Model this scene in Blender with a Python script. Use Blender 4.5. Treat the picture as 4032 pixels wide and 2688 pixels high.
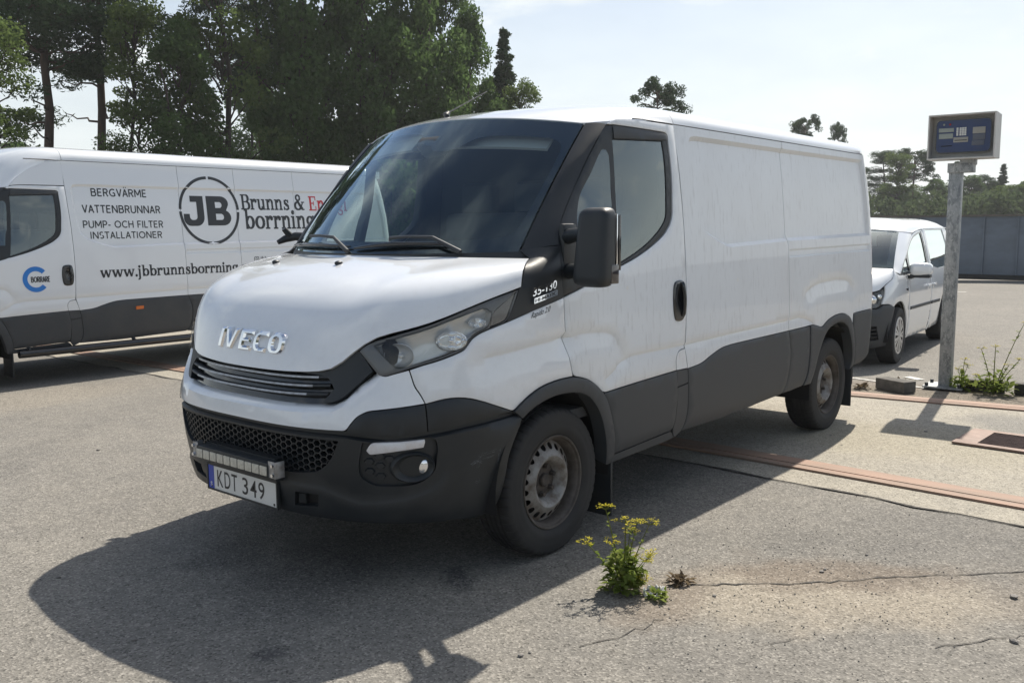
import bpy, bmesh, math, random
import numpy as np
from mathutils import Vector, Matrix, Euler
from mathutils.geometry import delaunay_2d_cdt
random.seed(7); RNG = np.random.default_rng(7)
scene = bpy.context.scene
for o in list(bpy.data.objects): bpy.data.objects.remove(o)
COL = scene.collection
rad = math.radians

# ------------------------------------------------------------------ camera, sky, sun, exposure
cam_d = bpy.data.cameras.new('camera'); cam = bpy.data.objects.new('camera', cam_d); COL.objects.link(cam)
cam_d.sensor_width = 36.0; cam_d.lens = 36.0 * 3613.4 / 4032.0
cam_d.clip_start = 0.05; cam_d.clip_end = 3000
def set_camera(loc, yaw, pitch, roll):
    f = Vector((math.cos(yaw)*math.cos(pitch), math.sin(yaw)*math.cos(pitch), -math.sin(pitch)))
    r = Vector((math.sin(yaw), -math.cos(yaw), 0)); u = r.cross(f)
    c, s = math.cos(roll), math.sin(roll)
    r2 = c*r + s*u; u2 = -s*r + c*u
    m = Matrix((( r2.x, u2.x, -f.x, loc[0]), (r2.y, u2.y, -f.y, loc[1]), (r2.z, u2.z, -f.z, loc[2]), (0, 0, 0, 1)))
    cam.matrix_world = m
set_camera((-3.3044, -3.4882, 1.5209), 0.6991, 0.1236, -0.0058)
scene.camera = cam
SUN_TO = Vector((0.84, 0.145, 1.0)).normalized()
sun_el = math.asin(SUN_TO.z); sun_az = math.atan2(SUN_TO.y, SUN_TO.x)
w_ = bpy.data.worlds.new('World'); scene.world = w_; w_.use_nodes = True
nt = w_.node_tree; nt.nodes.clear()
def N(tree, typ, **kw):
    n = tree.nodes.new(typ)
    for k, v in kw.items():
        if k in n.inputs: n.inputs[k].default_value = v
        else: setattr(n, k, v)
    return n
wo = N(nt, 'ShaderNodeOutputWorld'); bg = N(nt, 'ShaderNodeBackground'); bg.inputs[1].default_value = 0.075
sky = N(nt, 'ShaderNodeTexSky', sky_type='NISHITA', sun_disc=False, sun_elevation=sun_el, sun_rotation=math.pi/2 - sun_az,
        altitude=50.0, air_density=1.0, dust_density=1.6, ozone_density=1.0)
geo = N(nt, 'ShaderNodeTexCoord')
# flatten the direction onto a cloud layer so the clouds foreshorten towards the horizon
sep = N(nt, 'ShaderNodeSeparateXYZ'); nt.links.new(geo.outputs['Generated'], sep.inputs[0])
zz = N(nt, 'ShaderNodeMath', operation='MAXIMUM'); nt.links.new(sep.outputs[2], zz.inputs[0]); zz.inputs[1].default_value = 0.0
za = N(nt, 'ShaderNodeMath', operation='ADD'); nt.links.new(zz.outputs[0], za.inputs[0]); za.inputs[1].default_value = 0.16
dx = N(nt, 'ShaderNodeMath', operation='DIVIDE'); nt.links.new(sep.outputs[0], dx.inputs[0]); nt.links.new(za.outputs[0], dx.inputs[1])
dy = N(nt, 'ShaderNodeMath', operation='DIVIDE'); nt.links.new(sep.outputs[1], dy.inputs[0]); nt.links.new(za.outputs[0], dy.inputs[1])
cxy = N(nt, 'ShaderNodeCombineXYZ'); nt.links.new(dx.outputs[0], cxy.inputs[0]); nt.links.new(dy.outputs[0], cxy.inputs[1])
cn = N(nt, 'ShaderNodeTexNoise', Scale=1.15, Detail=9.0, Roughness=0.6, Distortion=0.25); nt.links.new(cxy.outputs[0], cn.inputs['Vector'])
cr_ = N(nt, 'ShaderNodeMapRange'); cr_.interpolation_type = 'SMOOTHSTEP'
cr_.inputs[1].default_value = 0.45; cr_.inputs[2].default_value = 0.68
nt.links.new(cn.outputs['Fac'], cr_.inputs[0])
# thin high haze whitens the sky towards the horizon
hz_ = N(nt, 'ShaderNodeMapRange'); hz_.inputs[1].default_value = 0.0; hz_.inputs[2].default_value = 0.36; hz_.inputs[3].default_value = 1.0; hz_.inputs[4].default_value = 0.0
nt.links.new(zz.outputs[0], hz_.inputs[0])
mx = N(nt, 'ShaderNodeMath', operation='MAXIMUM'); nt.links.new(cr_.outputs[0], mx.inputs[0]); nt.links.new(hz_.outputs[0], mx.inputs[1])
cn2 = N(nt, 'ShaderNodeTexNoise', Scale=2.6, Detail=6.0, Roughness=0.55); nt.links.new(cxy.outputs[0], cn2.inputs['Vector'])
cc = N(nt, 'ShaderNodeMix', data_type='RGBA'); nt.links.new(cn2.outputs['Fac'], cc.inputs[0])
cc.inputs[6].default_value = (6.9, 7.4, 7.6, 1); cc.inputs[7].default_value = (9.6, 10.0, 9.9, 1)
mxc = N(nt, 'ShaderNodeMix', data_type='RGBA'); nt.links.new(mx.outputs[0], mxc.inputs[0])
nt.links.new(sky.outputs[0], mxc.inputs[6]); nt.links.new(cc.outputs[2], mxc.inputs[7])
nt.links.new(mxc.outputs[2], bg.inputs[0]); nt.links.new(bg.outputs[0], wo.inputs[0])
sun_d = bpy.data.lights.new('sun', 'SUN'); sun_d.energy = 4.2; sun_d.angle = rad(0.53); sun_d.color = (1.0, 0.93, 0.82)
sun = bpy.data.objects.new('sun', sun_d); COL.objects.link(sun)
sun.rotation_euler = SUN_TO.to_track_quat('Z', 'Y').to_euler()
vs = scene.view_settings; vs.view_transform = 'Standard'; vs.look = 'None'; vs.exposure = 0.66; vs.gamma = 1.0; vs.use_curve_mapping = False
scene.render.engine = 'CYCLES'

# ------------------------------------------------------------------ materials
def mat(name, col, rough=0.5, metal=0.0, coat=0.0, spec=0.5):
    m = bpy.data.materials.new(name); m.use_nodes = True
    b = m.node_tree.nodes['Principled BSDF']
    b.inputs['Base Color'].default_value = (*col, 1); b.inputs['Roughness'].default_value = rough
    b.inputs['Metallic'].default_value = metal; b.inputs['Coat Weight'].default_value = coat; b.inputs['Coat Roughness'].default_value = 0.04
    b.inputs['Specular IOR Level'].default_value = spec
    return m
def vary(m, c2, scale=(4, 4, 4), lo=0.45, hi=0.7, detail=6, rough2=None, bump=0.0, bscale=None, fac=1.0):
    """second colour mixed in by object-space noise, optional roughness change and fine bump"""
    t = m.node_tree; b = t.nodes['Principled BSDF']
    tc = N(t, 'ShaderNodeTexCoord'); mp = N(t, 'ShaderNodeMapping'); mp.inputs['Scale'].default_value = scale
    t.links.new(tc.outputs['Object'], mp.inputs[0])
    n = N(t, 'ShaderNodeTexNoise', Scale=1.0, Detail=float(detail), Roughness=0.62); t.links.new(mp.outputs[0], n.inputs['Vector'])
    r = N(t, 'ShaderNodeMapRange'); r.inputs[1].default_value = lo; r.inputs[2].default_value = hi; r.inputs[4].default_value = fac
    t.links.new(n.outputs['Fac'], r.inputs[0])
    mix = N(t, 'ShaderNodeMix', data_type='RGBA'); t.links.new(r.outputs[0], mix.inputs[0])
    src = b.inputs['Base Color']
    if src.is_linked: t.links.new(src.links[0].from_socket, mix.inputs[6])
    else: mix.inputs[6].default_value = src.default_value[:]
    mix.inputs[7].default_value = (*c2, 1)
    t.links.new(mix.outputs[2], b.inputs['Base Color'])
    if rough2 is not None:
        rr = N(t, 'ShaderNodeMapRange'); rr.inputs[3].default_value = b.inputs['Roughness'].default_value; rr.inputs[4].default_value = rough2
        t.links.new(r.outputs[0], rr.inputs[0]); t.links.new(rr.outputs[0], b.inputs['Roughness'])
    if bump:
        n2 = N(t, 'ShaderNodeTexNoise', Scale=bscale or 200.0, Detail=4.0); t.links.new(tc.outputs['Object'], n2.inputs['Vector'])
        bp = N(t, 'ShaderNodeBump', Strength=bump, Distance=0.002); t.links.new(n2.outputs['Fac'], bp.inputs['Height'])
        t.links.new(bp.outputs[0], b.inputs['Normal'])
    return m
def glassmat(name, tint, refl=1.0, rough=0.0, gcol=(1, 1, 1)):
    m = bpy.data.materials.new(name); m.use_nodes = True; t = m.node_tree; t.nodes.clear()
    o = N(t, 'ShaderNodeOutputMaterial'); tr = N(t, 'ShaderNodeBsdfTransparent'); tr.inputs[0].default_value = (*tint, 1)
    gl = N(t, 'ShaderNodeBsdfGlossy', Roughness=rough); gl.inputs[0].default_value = (*gcol, 1)
    lw = N(t, 'ShaderNodeLayerWeight', Blend=0.5); pw = N(t, 'ShaderNodeMath', operation='POWER'); pw.inputs[1].default_value = 5.0; t.links.new(lw.outputs['Facing'], pw.inputs[0])
    ml = N(t, 'ShaderNodeMath', operation='MULTIPLY_ADD'); ml.inputs[1].default_value = .96*1.5*refl; ml.inputs[2].default_value = .04*1.9*refl; ml.use_clamp = True
    t.links.new(pw.outputs[0], ml.inputs[0]); mxs = N(t, 'ShaderNodeMixShader')
    t.links.new(ml.outputs[0], mxs.inputs[0]); t.links.new(tr.outputs[0], mxs.inputs[1]); t.links.new(gl.outputs[0], mxs.inputs[2])
    t.links.new(mxs.outputs[0], o.inputs[0])
    return m
M = {}
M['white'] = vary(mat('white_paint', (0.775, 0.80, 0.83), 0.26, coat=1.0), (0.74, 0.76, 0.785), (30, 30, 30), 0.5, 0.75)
M['white_dirty'] = vary(vary(mat('dusty_white_paint', (0.765, 0.79, 0.815), 0.38, coat=0.45), (0.50, 0.505, 0.51), (46, 46, 9), 0.54, 0.72, 8, fac=0.55),
                        (0.70, 0.715, 0.73), (3.2, 3.2, 1.2), 0.45, 0.70, 7, fac=0.5)
M['white_clean'] = mat('clean_white_paint', (0.785, 0.81, 0.835), 0.22, coat=0.8)
M['clad'] = vary(mat('slate_grey_plastic', (0.036, 0.042, 0.050), 0.50), (0.058, 0.060, 0.062), (3, 3, 3), 0.40, 0.70, 8, 0.62, 0.25, 420)
M['black'] = vary(mat('black_plastic', (0.012, 0.016, 0.020), 0.42), (0.024, 0.027, 0.030), (6, 6, 6), 0.42, 0.7, 8, 0.55, 0.2, 500)
M['gloss_black'] = mat('gloss_black', (0.010, 0.011, 0.013), 0.12, coat=0.5)
M['dark'] = mat('dark_void', (0.008, 0.008, 0.009), 0.8)
M['interior'] = mat('interior_plastic', (0.085, 0.09, 0.095), 0.7)
M['seat'] = mat('seat_fabric', (0.10, 0.105, 0.115), 0.9)
M['headliner'] = mat('headliner_grey', (0.45, 0.45, 0.44), 0.9)
M['chrome'] = mat('chrome', (0.85, 0.86, 0.88), 0.06, metal=1.0)
M['steel'] = vary(mat('steel_bracket', (0.42, 0.43, 0.45), 0.4, metal=0.7), (0.25, 0.24, 0.23), (40, 40, 40), 0.4, 0.7)
M['rubber'] = vary(mat('tyre_rubber', (0.016, 0.016, 0.017), 0.75), (0.036, 0.035, 0.033), (9, 9, 9), 0.42, 0.75, 8, 0.9)
M['rim'] = vary(mat('silver_steel_wheel', (0.27, 0.262, 0.25), 0.55, metal=0.2), (0.12, 0.095, 0.075), (16, 16, 16), 0.42, 0.66, 8, 0.7)
M['rim_in'] = vary(mat('brake_dusted_wheel', (0.10, 0.088, 0.078), 0.7, metal=0.3), (0.05, 0.04, 0.033), (18, 18, 18), 0.4, 0.7)
M['rust'] = vary(mat('rusty_hub', (0.075, 0.060, 0.050), 0.8), (0.03, 0.027, 0.025), (40, 40, 40), 0.4, 0.7)
M['glass'] = glassmat('side_glass', (0.55, 0.65, 0.61), 2.1, gcol=(.93, 1.0, .98))
M['wglass'] = glassmat('windscreen_glass', (0.80, 0.88, 0.87), 1.3, gcol=(.80, .94, 1.0))
M['lens'] = glassmat('clear_lens', (0.95, 0.96, 0.96), 0.45)
M['frit'] = mat('glass_frit', (0.012, 0.014, 0.018), 0.10)
M['reflector'] = mat('reflector', (0.88, 0.89, 0.90), 0.12, metal=0.9)
M['hl_in'] = mat('headlamp_bezel', (0.10, 0.105, 0.11), 0.45)
M['hl_grey'] = mat('headlamp_grey', (0.55, 0.56, 0.56), 0.25, metal=0.5)
M['white_lens'] = vary(mat('milky_lens', (0.72, 0.72, 0.74), 0.18, coat=0.6), (0.60, 0.55, 0.52), (12, 12, 12), 0.45, 0.7)
M['plate'] = mat('plate_white', (0.74, 0.74, 0.72), 0.35)
M['plate_blue'] = mat('plate_blue', (0.02, 0.06, 0.42), 0.35)
M['ink'] = mat('black_ink', (0.02, 0.022, 0.026), 0.45)
M['ink_grey'] = mat('grey_vinyl', (0.028, 0.032, 0.036), 0.4)
M['red'] = mat('red_lens', (0.30, 0.012, 0.015), 0.15, coat=0.6)
M['red_ink'] = mat('red_vinyl', (0.55, 0.02, 0.03), 0.4)
M['blue_ink'] = mat('blue_vinyl', (0.02, 0.20, 0.62), 0.4)
M['amber'] = mat('amber_lens', (0.65, 0.16, 0.03), 0.25, coat=0.4)
M['smoke'] = mat('smoked_lens', (0.035, 0.028, 0.030), 0.10, coat=0.7)
M['led'] = vary(mat('led_optics', (0.60, 0.57, 0.49), 0.3), (0.42, 0.40, 0.34), (60, 60, 60), 0.4, 0.7)

# ------------------------------------------------------------------ object helpers
def link(name, me, m, parent=None):
    o = bpy.data.objects.new(name, me); COL.objects.link(o)
    if m is not None and not me.materials: me.materials.append(m)
    if parent is not None: o.parent = parent
    return o
def thing(name, label, cat, loc=(0, 0, 0), rz=0.0, group=None):
    o = bpy.data.objects.new(name, None); COL.objects.link(o); o.empty_display_size = 0.2
    o.location = loc; o.rotation_euler = (0, 0, rz); o['label'] = label; o['category'] = cat
    if group: o['group'] = group
    return o
def tag(o, label, cat, group=None):
    o['label'] = label; o['category'] = cat
    if group: o['group'] = group
    return o
def struct(o): o['kind'] = 'structure'; return o
def stuff(o): o['kind'] = 'stuff'; return o
def copy_tree(o, parent=None, keep=None):
    c = o.copy(); COL.objects.link(c); c.parent = parent
    for ch in list(o.children):
        if keep is None or keep(ch): copy_tree(ch, c)
    return c
def meshdata(name, V, Fc, smooth=True, ang=35):
    me = bpy.data.meshes.new(name); me.from_pydata([tuple(map(float, v)) for v in V], [], Fc); me.validate()
    if smooth:
        me.polygons.foreach_set('use_smooth', [True]*len(me.polygons))
        if ang: me.set_sharp_from_angle(angle=rad(ang))
    me.update(); return me
def mob(name, V, Fc, m, parent=None, smooth=True, ang=35): return link(name, meshdata(name, V, Fc, smooth, ang), m, parent)
def bm_ob(name, bm, m, parent=None, smooth=False, ang=35):
    me = bpy.data.meshes.new(name); bm.normal_update(); bm.to_mesh(me); bm.free()
    if smooth:
        me.polygons.foreach_set('use_smooth', [True]*len(me.polygons)); me.set_sharp_from_angle(angle=rad(ang))
    return link(name, me, m, parent)
def b_box(bm, c, s, rot=None, bev=0.0, seg=2):
    r = bmesh.ops.create_cube(bm, size=1.0); vs = r['verts']
    bmesh.ops.scale(bm, vec=s, verts=vs)
    if bev: 
        es = list({e for v in vs for e in v.link_edges}); 
        rr = bmesh.ops.bevel(bm, geom=es, offset=bev, segments=seg, affect='EDGES', profile=0.6); vs = list({v for f in rr['faces'] for v in f.verts} | {v for v in vs if v.is_valid})
    if rot is not None: bmesh.ops.rotate(bm, cent=(0, 0, 0), matrix=rot, verts=vs)
    bmesh.ops.translate(bm, vec=c, verts=vs); return vs
def box(name, c, s, m, parent=None, rot=None, bev=0.0, seg=2):
    bm = bmesh.new(); b_box(bm, c, s, rot, bev, seg); return bm_ob(name, bm, m, parent, smooth=bev > 0)
def b_tube(bm, pts, r, n=8, cap=True):
    pts = [Vector(p) for p in pts]; rs = [float(q) for q in r] if isinstance(r, (list, tuple)) else [float(r)]*len(pts)
    rings = []; up = None
    for i, p in enumerate(pts):
        t = (pts[min(i+1, len(pts)-1)] - pts[max(i-1, 0)]).normalized()
        if up is None: up = Vector((0, 0, 1)) if abs(t.z) < 0.9 else Vector((1, 0, 0))
        a = t.cross(up).normalized(); b = a.cross(t).normalized(); up = b
        rings.append([bm.verts.new(p + rs[i]*(math.cos(2*math.pi*k/n)*a + math.sin(2*math.pi*k/n)*b)) for k in range(n)])
    for A, B in zip(rings, rings[1:]):
        for k in range(n): bm.faces.new((A[k], B[k], B[(k+1) % n], A[(k+1) % n]))
    if cap: bm.faces.new(rings[0]); bm.faces.new(rings[-1][::-1])
def tube(name, pts, r, m, parent=None, n=8):
    bm = bmesh.new(); b_tube(bm, pts, r, n); bmesh.ops.recalc_face_normals(bm, faces=bm.faces[:]); return bm_ob(name, bm, m, parent, smooth=True, ang=50)
def lathe(prof, n, axis_pt, flip=1):
    """profile of (radius, depth) spun about the y axis through axis_pt; depth is added to y*flip"""
    V = []; Fc = []; k = len(prof)
    for i in range(n):
        a = 2*math.pi*i/n
        for r, d in prof: V.append((axis_pt[0] + r*math.cos(a), axis_pt[1] + flip*d, axis_pt[2] + r*math.sin(a)))
    for i in range(n):
        j = (i+1) % n
        for q in range(k-1):
            f = (i*k+q, i*k+q+1, j*k+q+1, j*k+q); Fc.append(f if flip < 0 else f[::-1])
    return V, Fc
def grid_faces(nu, nv, flip=False):
    Fc = []
    for i in range(nu-1):
        for j in range(nv-1):
            f = (i*nv+j, (i+1)*nv+j, (i+1)*nv+j+1, i*nv+j+1); Fc.append(f[::-1] if flip else f)
    return Fc
def sheet(name, G, m, parent, th=0.012, side=0, ang=35, flip=False):
    """grid of points (nu,nv,3) -> skin with an inward return; side=+1 mirrors to the other flank"""
    G = np.array(G, float); nu, nv = G.shape[:2]
    du = np.gradient(G, axis=0); dv = np.gradient(G, axis=1); n = np.cross(du, dv); n /= np.linalg.norm(n, axis=2, keepdims=True) + 1e-12
    if flip: n = -n
    V = [tuple(p) for p in G.reshape(-1, 3)]; Fc = grid_faces(nu, nv, flip)
    loop = [i*nv for i in range(nu)] + [(nu-1)*nv+j for j in range(1, nv)] + [i*nv+nv-1 for i in range(nu-2, -1, -1)] + [j for j in range(nv-2, 0, -1)]
    if th:
        base = len(V); nn = n.reshape(-1, 3)
        for q in loop: V.append(tuple(np.array(V[q]) - nn[q]*th))
        L = len(loop)
        for i in range(L):
            a, b = loop[i], loop[(i+1) % L]; f = (a, base+i, base+(i+1) % L, b); Fc.append(f[::-1] if flip else f)
    if side > 0: V = [(x, -y, z) for x, y, z in V]; Fc = [f[::-1] for f in Fc]
    return mob(name, V, Fc, m, parent, True, ang)

# ------------------------------------------------------------------ body skin: u runs round the vehicle from the nose centre, z is height
def crv(z, A, B):
    z = np.clip(np.asarray(z, float), A[0], A[-1]-1e-9); i = np.clip(np.searchsorted(A, z, side='right')-1, 0, len(A)-2)
    m = np.gradient(B, A); h = A[i+1]-A[i]; t = (z-A[i])/h
    return (2*t**3-3*t**2+1)*B[i] + (t**3-2*t**2+t)*h*m[i] + (-2*t**3+3*t**2)*B[i+1] + (t**3-t**2)*h*m[i+1]
class Belt:
    def __init__(s, ZW, WW, ZF, XF, x0=0.5, p=4.0, q=3.0, xr=4.06, rr=0.09, zr=None, xrs=None, aref=1.5, kz=None, kv=None):
        s.kz, s.kv = kz, kv
        s.ZW, s.WW, s.ZF, s.XF = map(np.array, (ZW, WW, ZF, XF)); s.x0, s.p, s.q, s.xr, s.rr = x0, p, q, xr, rr
        s.zr = np.array(zr if zr else [0.2, 2.5]); s.xrs = np.array(xrs if xrs else [0.0, 0.0])
        s.th = np.concatenate([[0], np.geomspace(1e-6, .15, 200), np.linspace(.15, np.pi/2, 1200)[1:]])
        X = aref*np.cos(s.th)**(2/p); Y = np.sin(s.th)**(2/q); X[-1] = 0
        s.U = np.concatenate([[0], np.cumsum(np.hypot(np.diff(X), np.diff(Y)))]); s.U0 = s.U[-1]; s.UR = s.U0 + xr - x0
    def raw(s, u, z):
        u, z = np.broadcast_arrays(np.asarray(u, float), np.asarray(z, float)); sg = np.where(u < 0, -1.0, 1.0); u = np.abs(u)
        th = np.interp(u, s.U, s.th); a = s.x0 - crv(z, s.ZF, s.XF); w = crv(z, s.ZW, s.WW)
        x = np.where(u < s.U0, s.x0 - a*np.maximum(np.cos(th), 0)**(2/s.p), s.x0 + u - s.U0)
        y = w*np.where(u < s.U0, np.sin(th)**(2/s.q), 1)
        if s.kz is not None: y = y - np.interp(z, s.kz, s.kv)*np.clip(1.0-x, 0, 1.6)**1.5
        e = u - s.UR; ang = np.clip(e/s.rr, 0, np.pi/2); fl = np.maximum(e - s.rr*np.pi/2, 0)
        x = np.where(e > 0, s.xr + s.rr*np.sin(ang), x); y = np.where(e > 0, w - s.rr*(1-np.cos(ang)) - fl, y)
        x = x + np.interp(z, s.zr, s.xrs)*np.clip((u - s.UR + 0.5)/0.5, 0, 1)
        return np.stack([x, -y*sg, z + 0*x], -1)
    def __call__(s, u, z, off=0.0):
        P = s.raw(u, z); h = 1e-3
        tu = s.raw(np.asarray(u)+h, z) - s.raw(np.asarray(u)-h, z); tz = s.raw(u, np.asarray(z)+h) - s.raw(u, np.asarray(z)-h)
        n = np.cross(tu, tz); n = n/(np.linalg.norm(n, axis=-1, keepdims=True) + 1e-12)
        return P + n*np.asarray(off)[..., None], n
VAN = Belt([.15, .25, .35, .45, .6, .8, .95, 1.1, 1.35, 1.6, 1.85, 2.0, 2.07, 2.3],
           [.90, .93, .965, .985, .998, 1.004, 1.006, 1.0, .987, .967, .942, .922, .912, .875],
           [.15, .25, .32, .45, .6, .72, .8, .9, 1.0, 1.1, 1.25, 1.5, 2.3],
           [-.94, -.97, -1.0, -1.03, -1.05, -1.05, -1.03, -.99, -.96, -.935, -.89, -.8, -.6],
           zr=[.3, .9, 1.5, 1.75, 2.08, 2.3], xrs=[-.02, 0.0, 0.0, -.015, -.065, -.12],
           kz=[1.30, 1.44, 1.58, 1.70, 2.0], kv=[0.0, .020, .065, .098, .110])   # the cab draws in towards the screen
U0 = VAN.U0; ux = lambda x: x - 0.5 + U0

def inpoly(P, poly):
    x, y = P[:, 0], P[:, 1]; r = np.zeros(len(P), bool); q = np.asarray(poly); j = len(q)-1
    for i in range(len(q)):
        xi, yi = q[i]; xj, yj = q[j]
        if yi != yj:
            c = ((yi > y) != (yj > y)) & (x < (xj-xi)*(y-yi)/(yj-yi) + xi); r ^= c
        j = i
    return r
def segdist(P, pl, closed=False):
    pl = np.asarray(pl, float); d = np.full(len(P), 1e9); n = len(pl)
    for i in range(n if closed else n-1):
        a = pl[i]; b = pl[(i+1) % n]; ab = b-a; L = (ab**2).sum() + 1e-15
        t = np.clip(((P-a) @ ab)/L, 0, 1); d = np.minimum(d, np.linalg.norm(P - a - t[:, None]*ab, axis=1))
    return d
def area2(p): p = np.asarray(p); return 0.5*np.sum(p[:, 0]*np.roll(p[:, 1], -1) - np.roll(p[:, 0], -1)*p[:, 1])
def inset(poly, d):
    """shrink a loop by d (mitred)"""
    p = np.asarray(poly, float)
    if area2(p) < 0: p = p[::-1]
    e = np.roll(p, -1, 0) - p; e /= np.linalg.norm(e, axis=1, keepdims=True) + 1e-12
    n = np.stack([-e[:, 1], e[:, 0]], 1); n0 = np.roll(n, 1, 0); m = n + n0; m /= np.maximum(np.linalg.norm(m, axis=1, keepdims=True), 1e-9)
    k = 1/np.maximum((m*n).sum(1), 0.45)
    return p + m*(d*k)[:, None]
def densify(pl, h, closed=True):
    pl = np.asarray(pl, float); out = []; n = len(pl)
    for i in range(n if closed else n-1):
        a, b = pl[i], pl[(i+1) % n]; k = max(1, int(math.ceil(np.linalg.norm(b-a)/h)))
        for q in range(k): out.append(a + (b-a)*q/k)
    if not closed: out.append(pl[-1])
    return np.array(out)
def smooth_pl(pl, it=2, closed=False):
    p = np.asarray(pl, float)
    for _ in range(it):
        nx = np.roll(p, -1, 0)
        if closed: p = np.stack([.75*p+.25*nx, .25*p+.75*nx], 1).reshape(-1, 2)
        else:
            q = np.stack([.75*p[:-1]+.25*p[1:], .25*p[:-1]+.75*p[1:]], 1).reshape(-1, 2); p = np.vstack([p[:1], q, p[-1:]])
    return p
def rnd(poly, r=.03, amax=62):
    """soften the gentle corners of a loop, leave the real ones sharp"""
    p = np.asarray(poly, float); p = p[np.linalg.norm(p - np.roll(p, 1, 0), axis=1) > 1e-5]; n = len(p); out = []
    for i in range(n):
        a, b, c = p[i-1], p[i], p[(i+1) % n]; u = a-b; v = c-b; lu, lv = np.linalg.norm(u), np.linalg.norm(v)
        if lu < 1e-6 or lv < 1e-6: continue
        turn = 180 - math.degrees(math.acos(np.clip((u @ v)/(lu*lv), -1, 1)))
        if turn < 4 or turn > amax: out.append(b); continue
        d = min(r if turn > 25 else .08, .46*lu, .46*lv); A = b+u/lu*d; C = b+v/lv*d
        for t in (0, .33, .67, 1): out.append((1-t)**2*A + 2*(1-t)*t*b + t*t*C)
    return np.array(out)
def tri2d(loops, cons, cell):
    """constrained triangulation of loops[0] minus loops[1:], filled with an even point grid"""
    vs = []; es = []
    def add(pl, closed):
        b = len(vs); vs.extend([Vector((float(x), float(y))) for x, y in pl]); n = len(pl)
        es.extend([(b+i, b+(i+1) % n) for i in range(n if closed else n-1)])
    for l in loops: add(l, True)
    for c in cons: add(c, False)
    o = np.asarray(loops[0]); lo = o.min(0); hi = o.max(0)
    gx, gy = np.meshgrid(np.arange(lo[0]+cell*.5, hi[0], cell), np.arange(lo[1]+cell*.5, hi[1], cell*.9)); gx[::2] += cell*.5
    G = np.stack([gx.ravel(), gy.ravel()], 1); k = inpoly(G, o)
    for l in loops[1:]: k &= ~inpoly(G, l)
    G = G[k]; d = np.full(len(G), 1e9)
    for l in loops: d = np.minimum(d, segdist(G, l, True))
    for c in cons: d = np.minimum(d, segdist(G, c))
    G = G[d > cell*.42]; vs.extend([Vector((float(x), float(y))) for x, y in G])
    v, e, f, *_ = delaunay_2d_cdt(vs, es, [], 0, 1e-6)
    v = np.array([(a.x, a.y) for a in v]); f = np.array([t for t in f if len(t) == 3]); c = v[f].mean(1)
    k = inpoly(c, o)
    for l in loops[1:]: k &= ~inpoly(c, l)
    f = f[k]; a = v[f]; ar = (a[:, 1, 0]-a[:, 0, 0])*(a[:, 2, 1]-a[:, 0, 1]) - (a[:, 1, 1]-a[:, 0, 1])*(a[:, 2, 0]-a[:, 0, 0])
    f[ar < 0] = f[ar < 0][:, ::-1]; f = f[np.abs(ar) > 1e-10]
    used = np.unique(f); remap = -np.ones(len(v), int); remap[used] = np.arange(len(used))
    return v[used], remap[f]
def panel(name, poly, m, parent, belt=None, off=0.0, th=0.014, cell=0.05, holes=(), gap=0.0025, disp=None, cons=(), side=-1, roll=0.0, ang=40, both=False, mapf=None, rn=.03):
    """a body panel: outline in (u,z), triangulated, laid on the skin, with an inward return edge"""
    key = None
    if rn: poly = rnd(poly, rn); holes = [rnd(h, rn) for h in holes]
    lp = [densify(inset(poly, gap), cell*.8)]
    for h in holes: lp.append(densify(inset(h, -gap), cell*.8))
    cs = [densify(c, cell*.8, False) for c in cons]
    if roll: cs.append(np.vstack([(q := densify(inset(poly, gap+roll), cell*.8)), q[:1]]))
    v, f = tri2d(lp, cs, cell)
    o = np.full(len(v), float(off))
    if disp is not None: o = o + disp(v)
    cnt = {}
    for t in f:
        for a, b in ((t[0], t[1]), (t[1], t[2]), (t[2], t[0])): cnt[(a, b)] = 1
    bd = [(a, b) for (a, b) in cnt if (b, a) not in cnt]
    if roll:
        for a, b in bd: o[a] = min(o[a], off - roll*.6)
    P, n = (mapf or belt or VAN)(v[:, 0], v[:, 1], o)
    V = [tuple(p) for p in P]; Fc = [tuple(int(i) for i in t) for t in f]; mp = {}
    if th:
        for a, b in bd:
            for q in (a, b):
                if q not in mp: mp[q] = len(V); V.append(tuple(P[q] - n[q]*th))
            Fc.append((int(a), mp[a], mp[b], int(b)))
    res = []
    for sd in ((-1, 1) if both else (side,)):
        if sd > 0: VV = [(x, -y, z) for x, y, z in V]; FF = [t[::-1] for t in Fc]
        else: VV, FF = V, Fc
        res.append(mob(name, VV, FF, m, parent if not isinstance(parent, (tuple, list)) else parent[0 if sd < 0 else 1], True, ang))
    return res if both else res[0]
def valley(lines):
    """crease pressed into the sheet: (polyline, width above, width below, depth)"""
    def f(v):
        d = np.zeros(len(v))
        for pl, wu, wl, dep in lines:
            ds = segdist(v, pl); zi = np.interp(v[:, 0], *zip(*sorted(map(tuple, pl))))
            w = np.where(v[:, 1] >= zi, wu, wl); d -= dep*np.clip(1 - ds/w, 0, 1)
        return d
    return f
def offs(pl, d):
    p = np.asarray(pl, float); t = np.gradient(p, axis=0); t /= np.linalg.norm(t, axis=1, keepdims=True)+1e-12
    return p + np.stack([-t[:, 1], t[:, 0]], 1)*d

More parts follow.
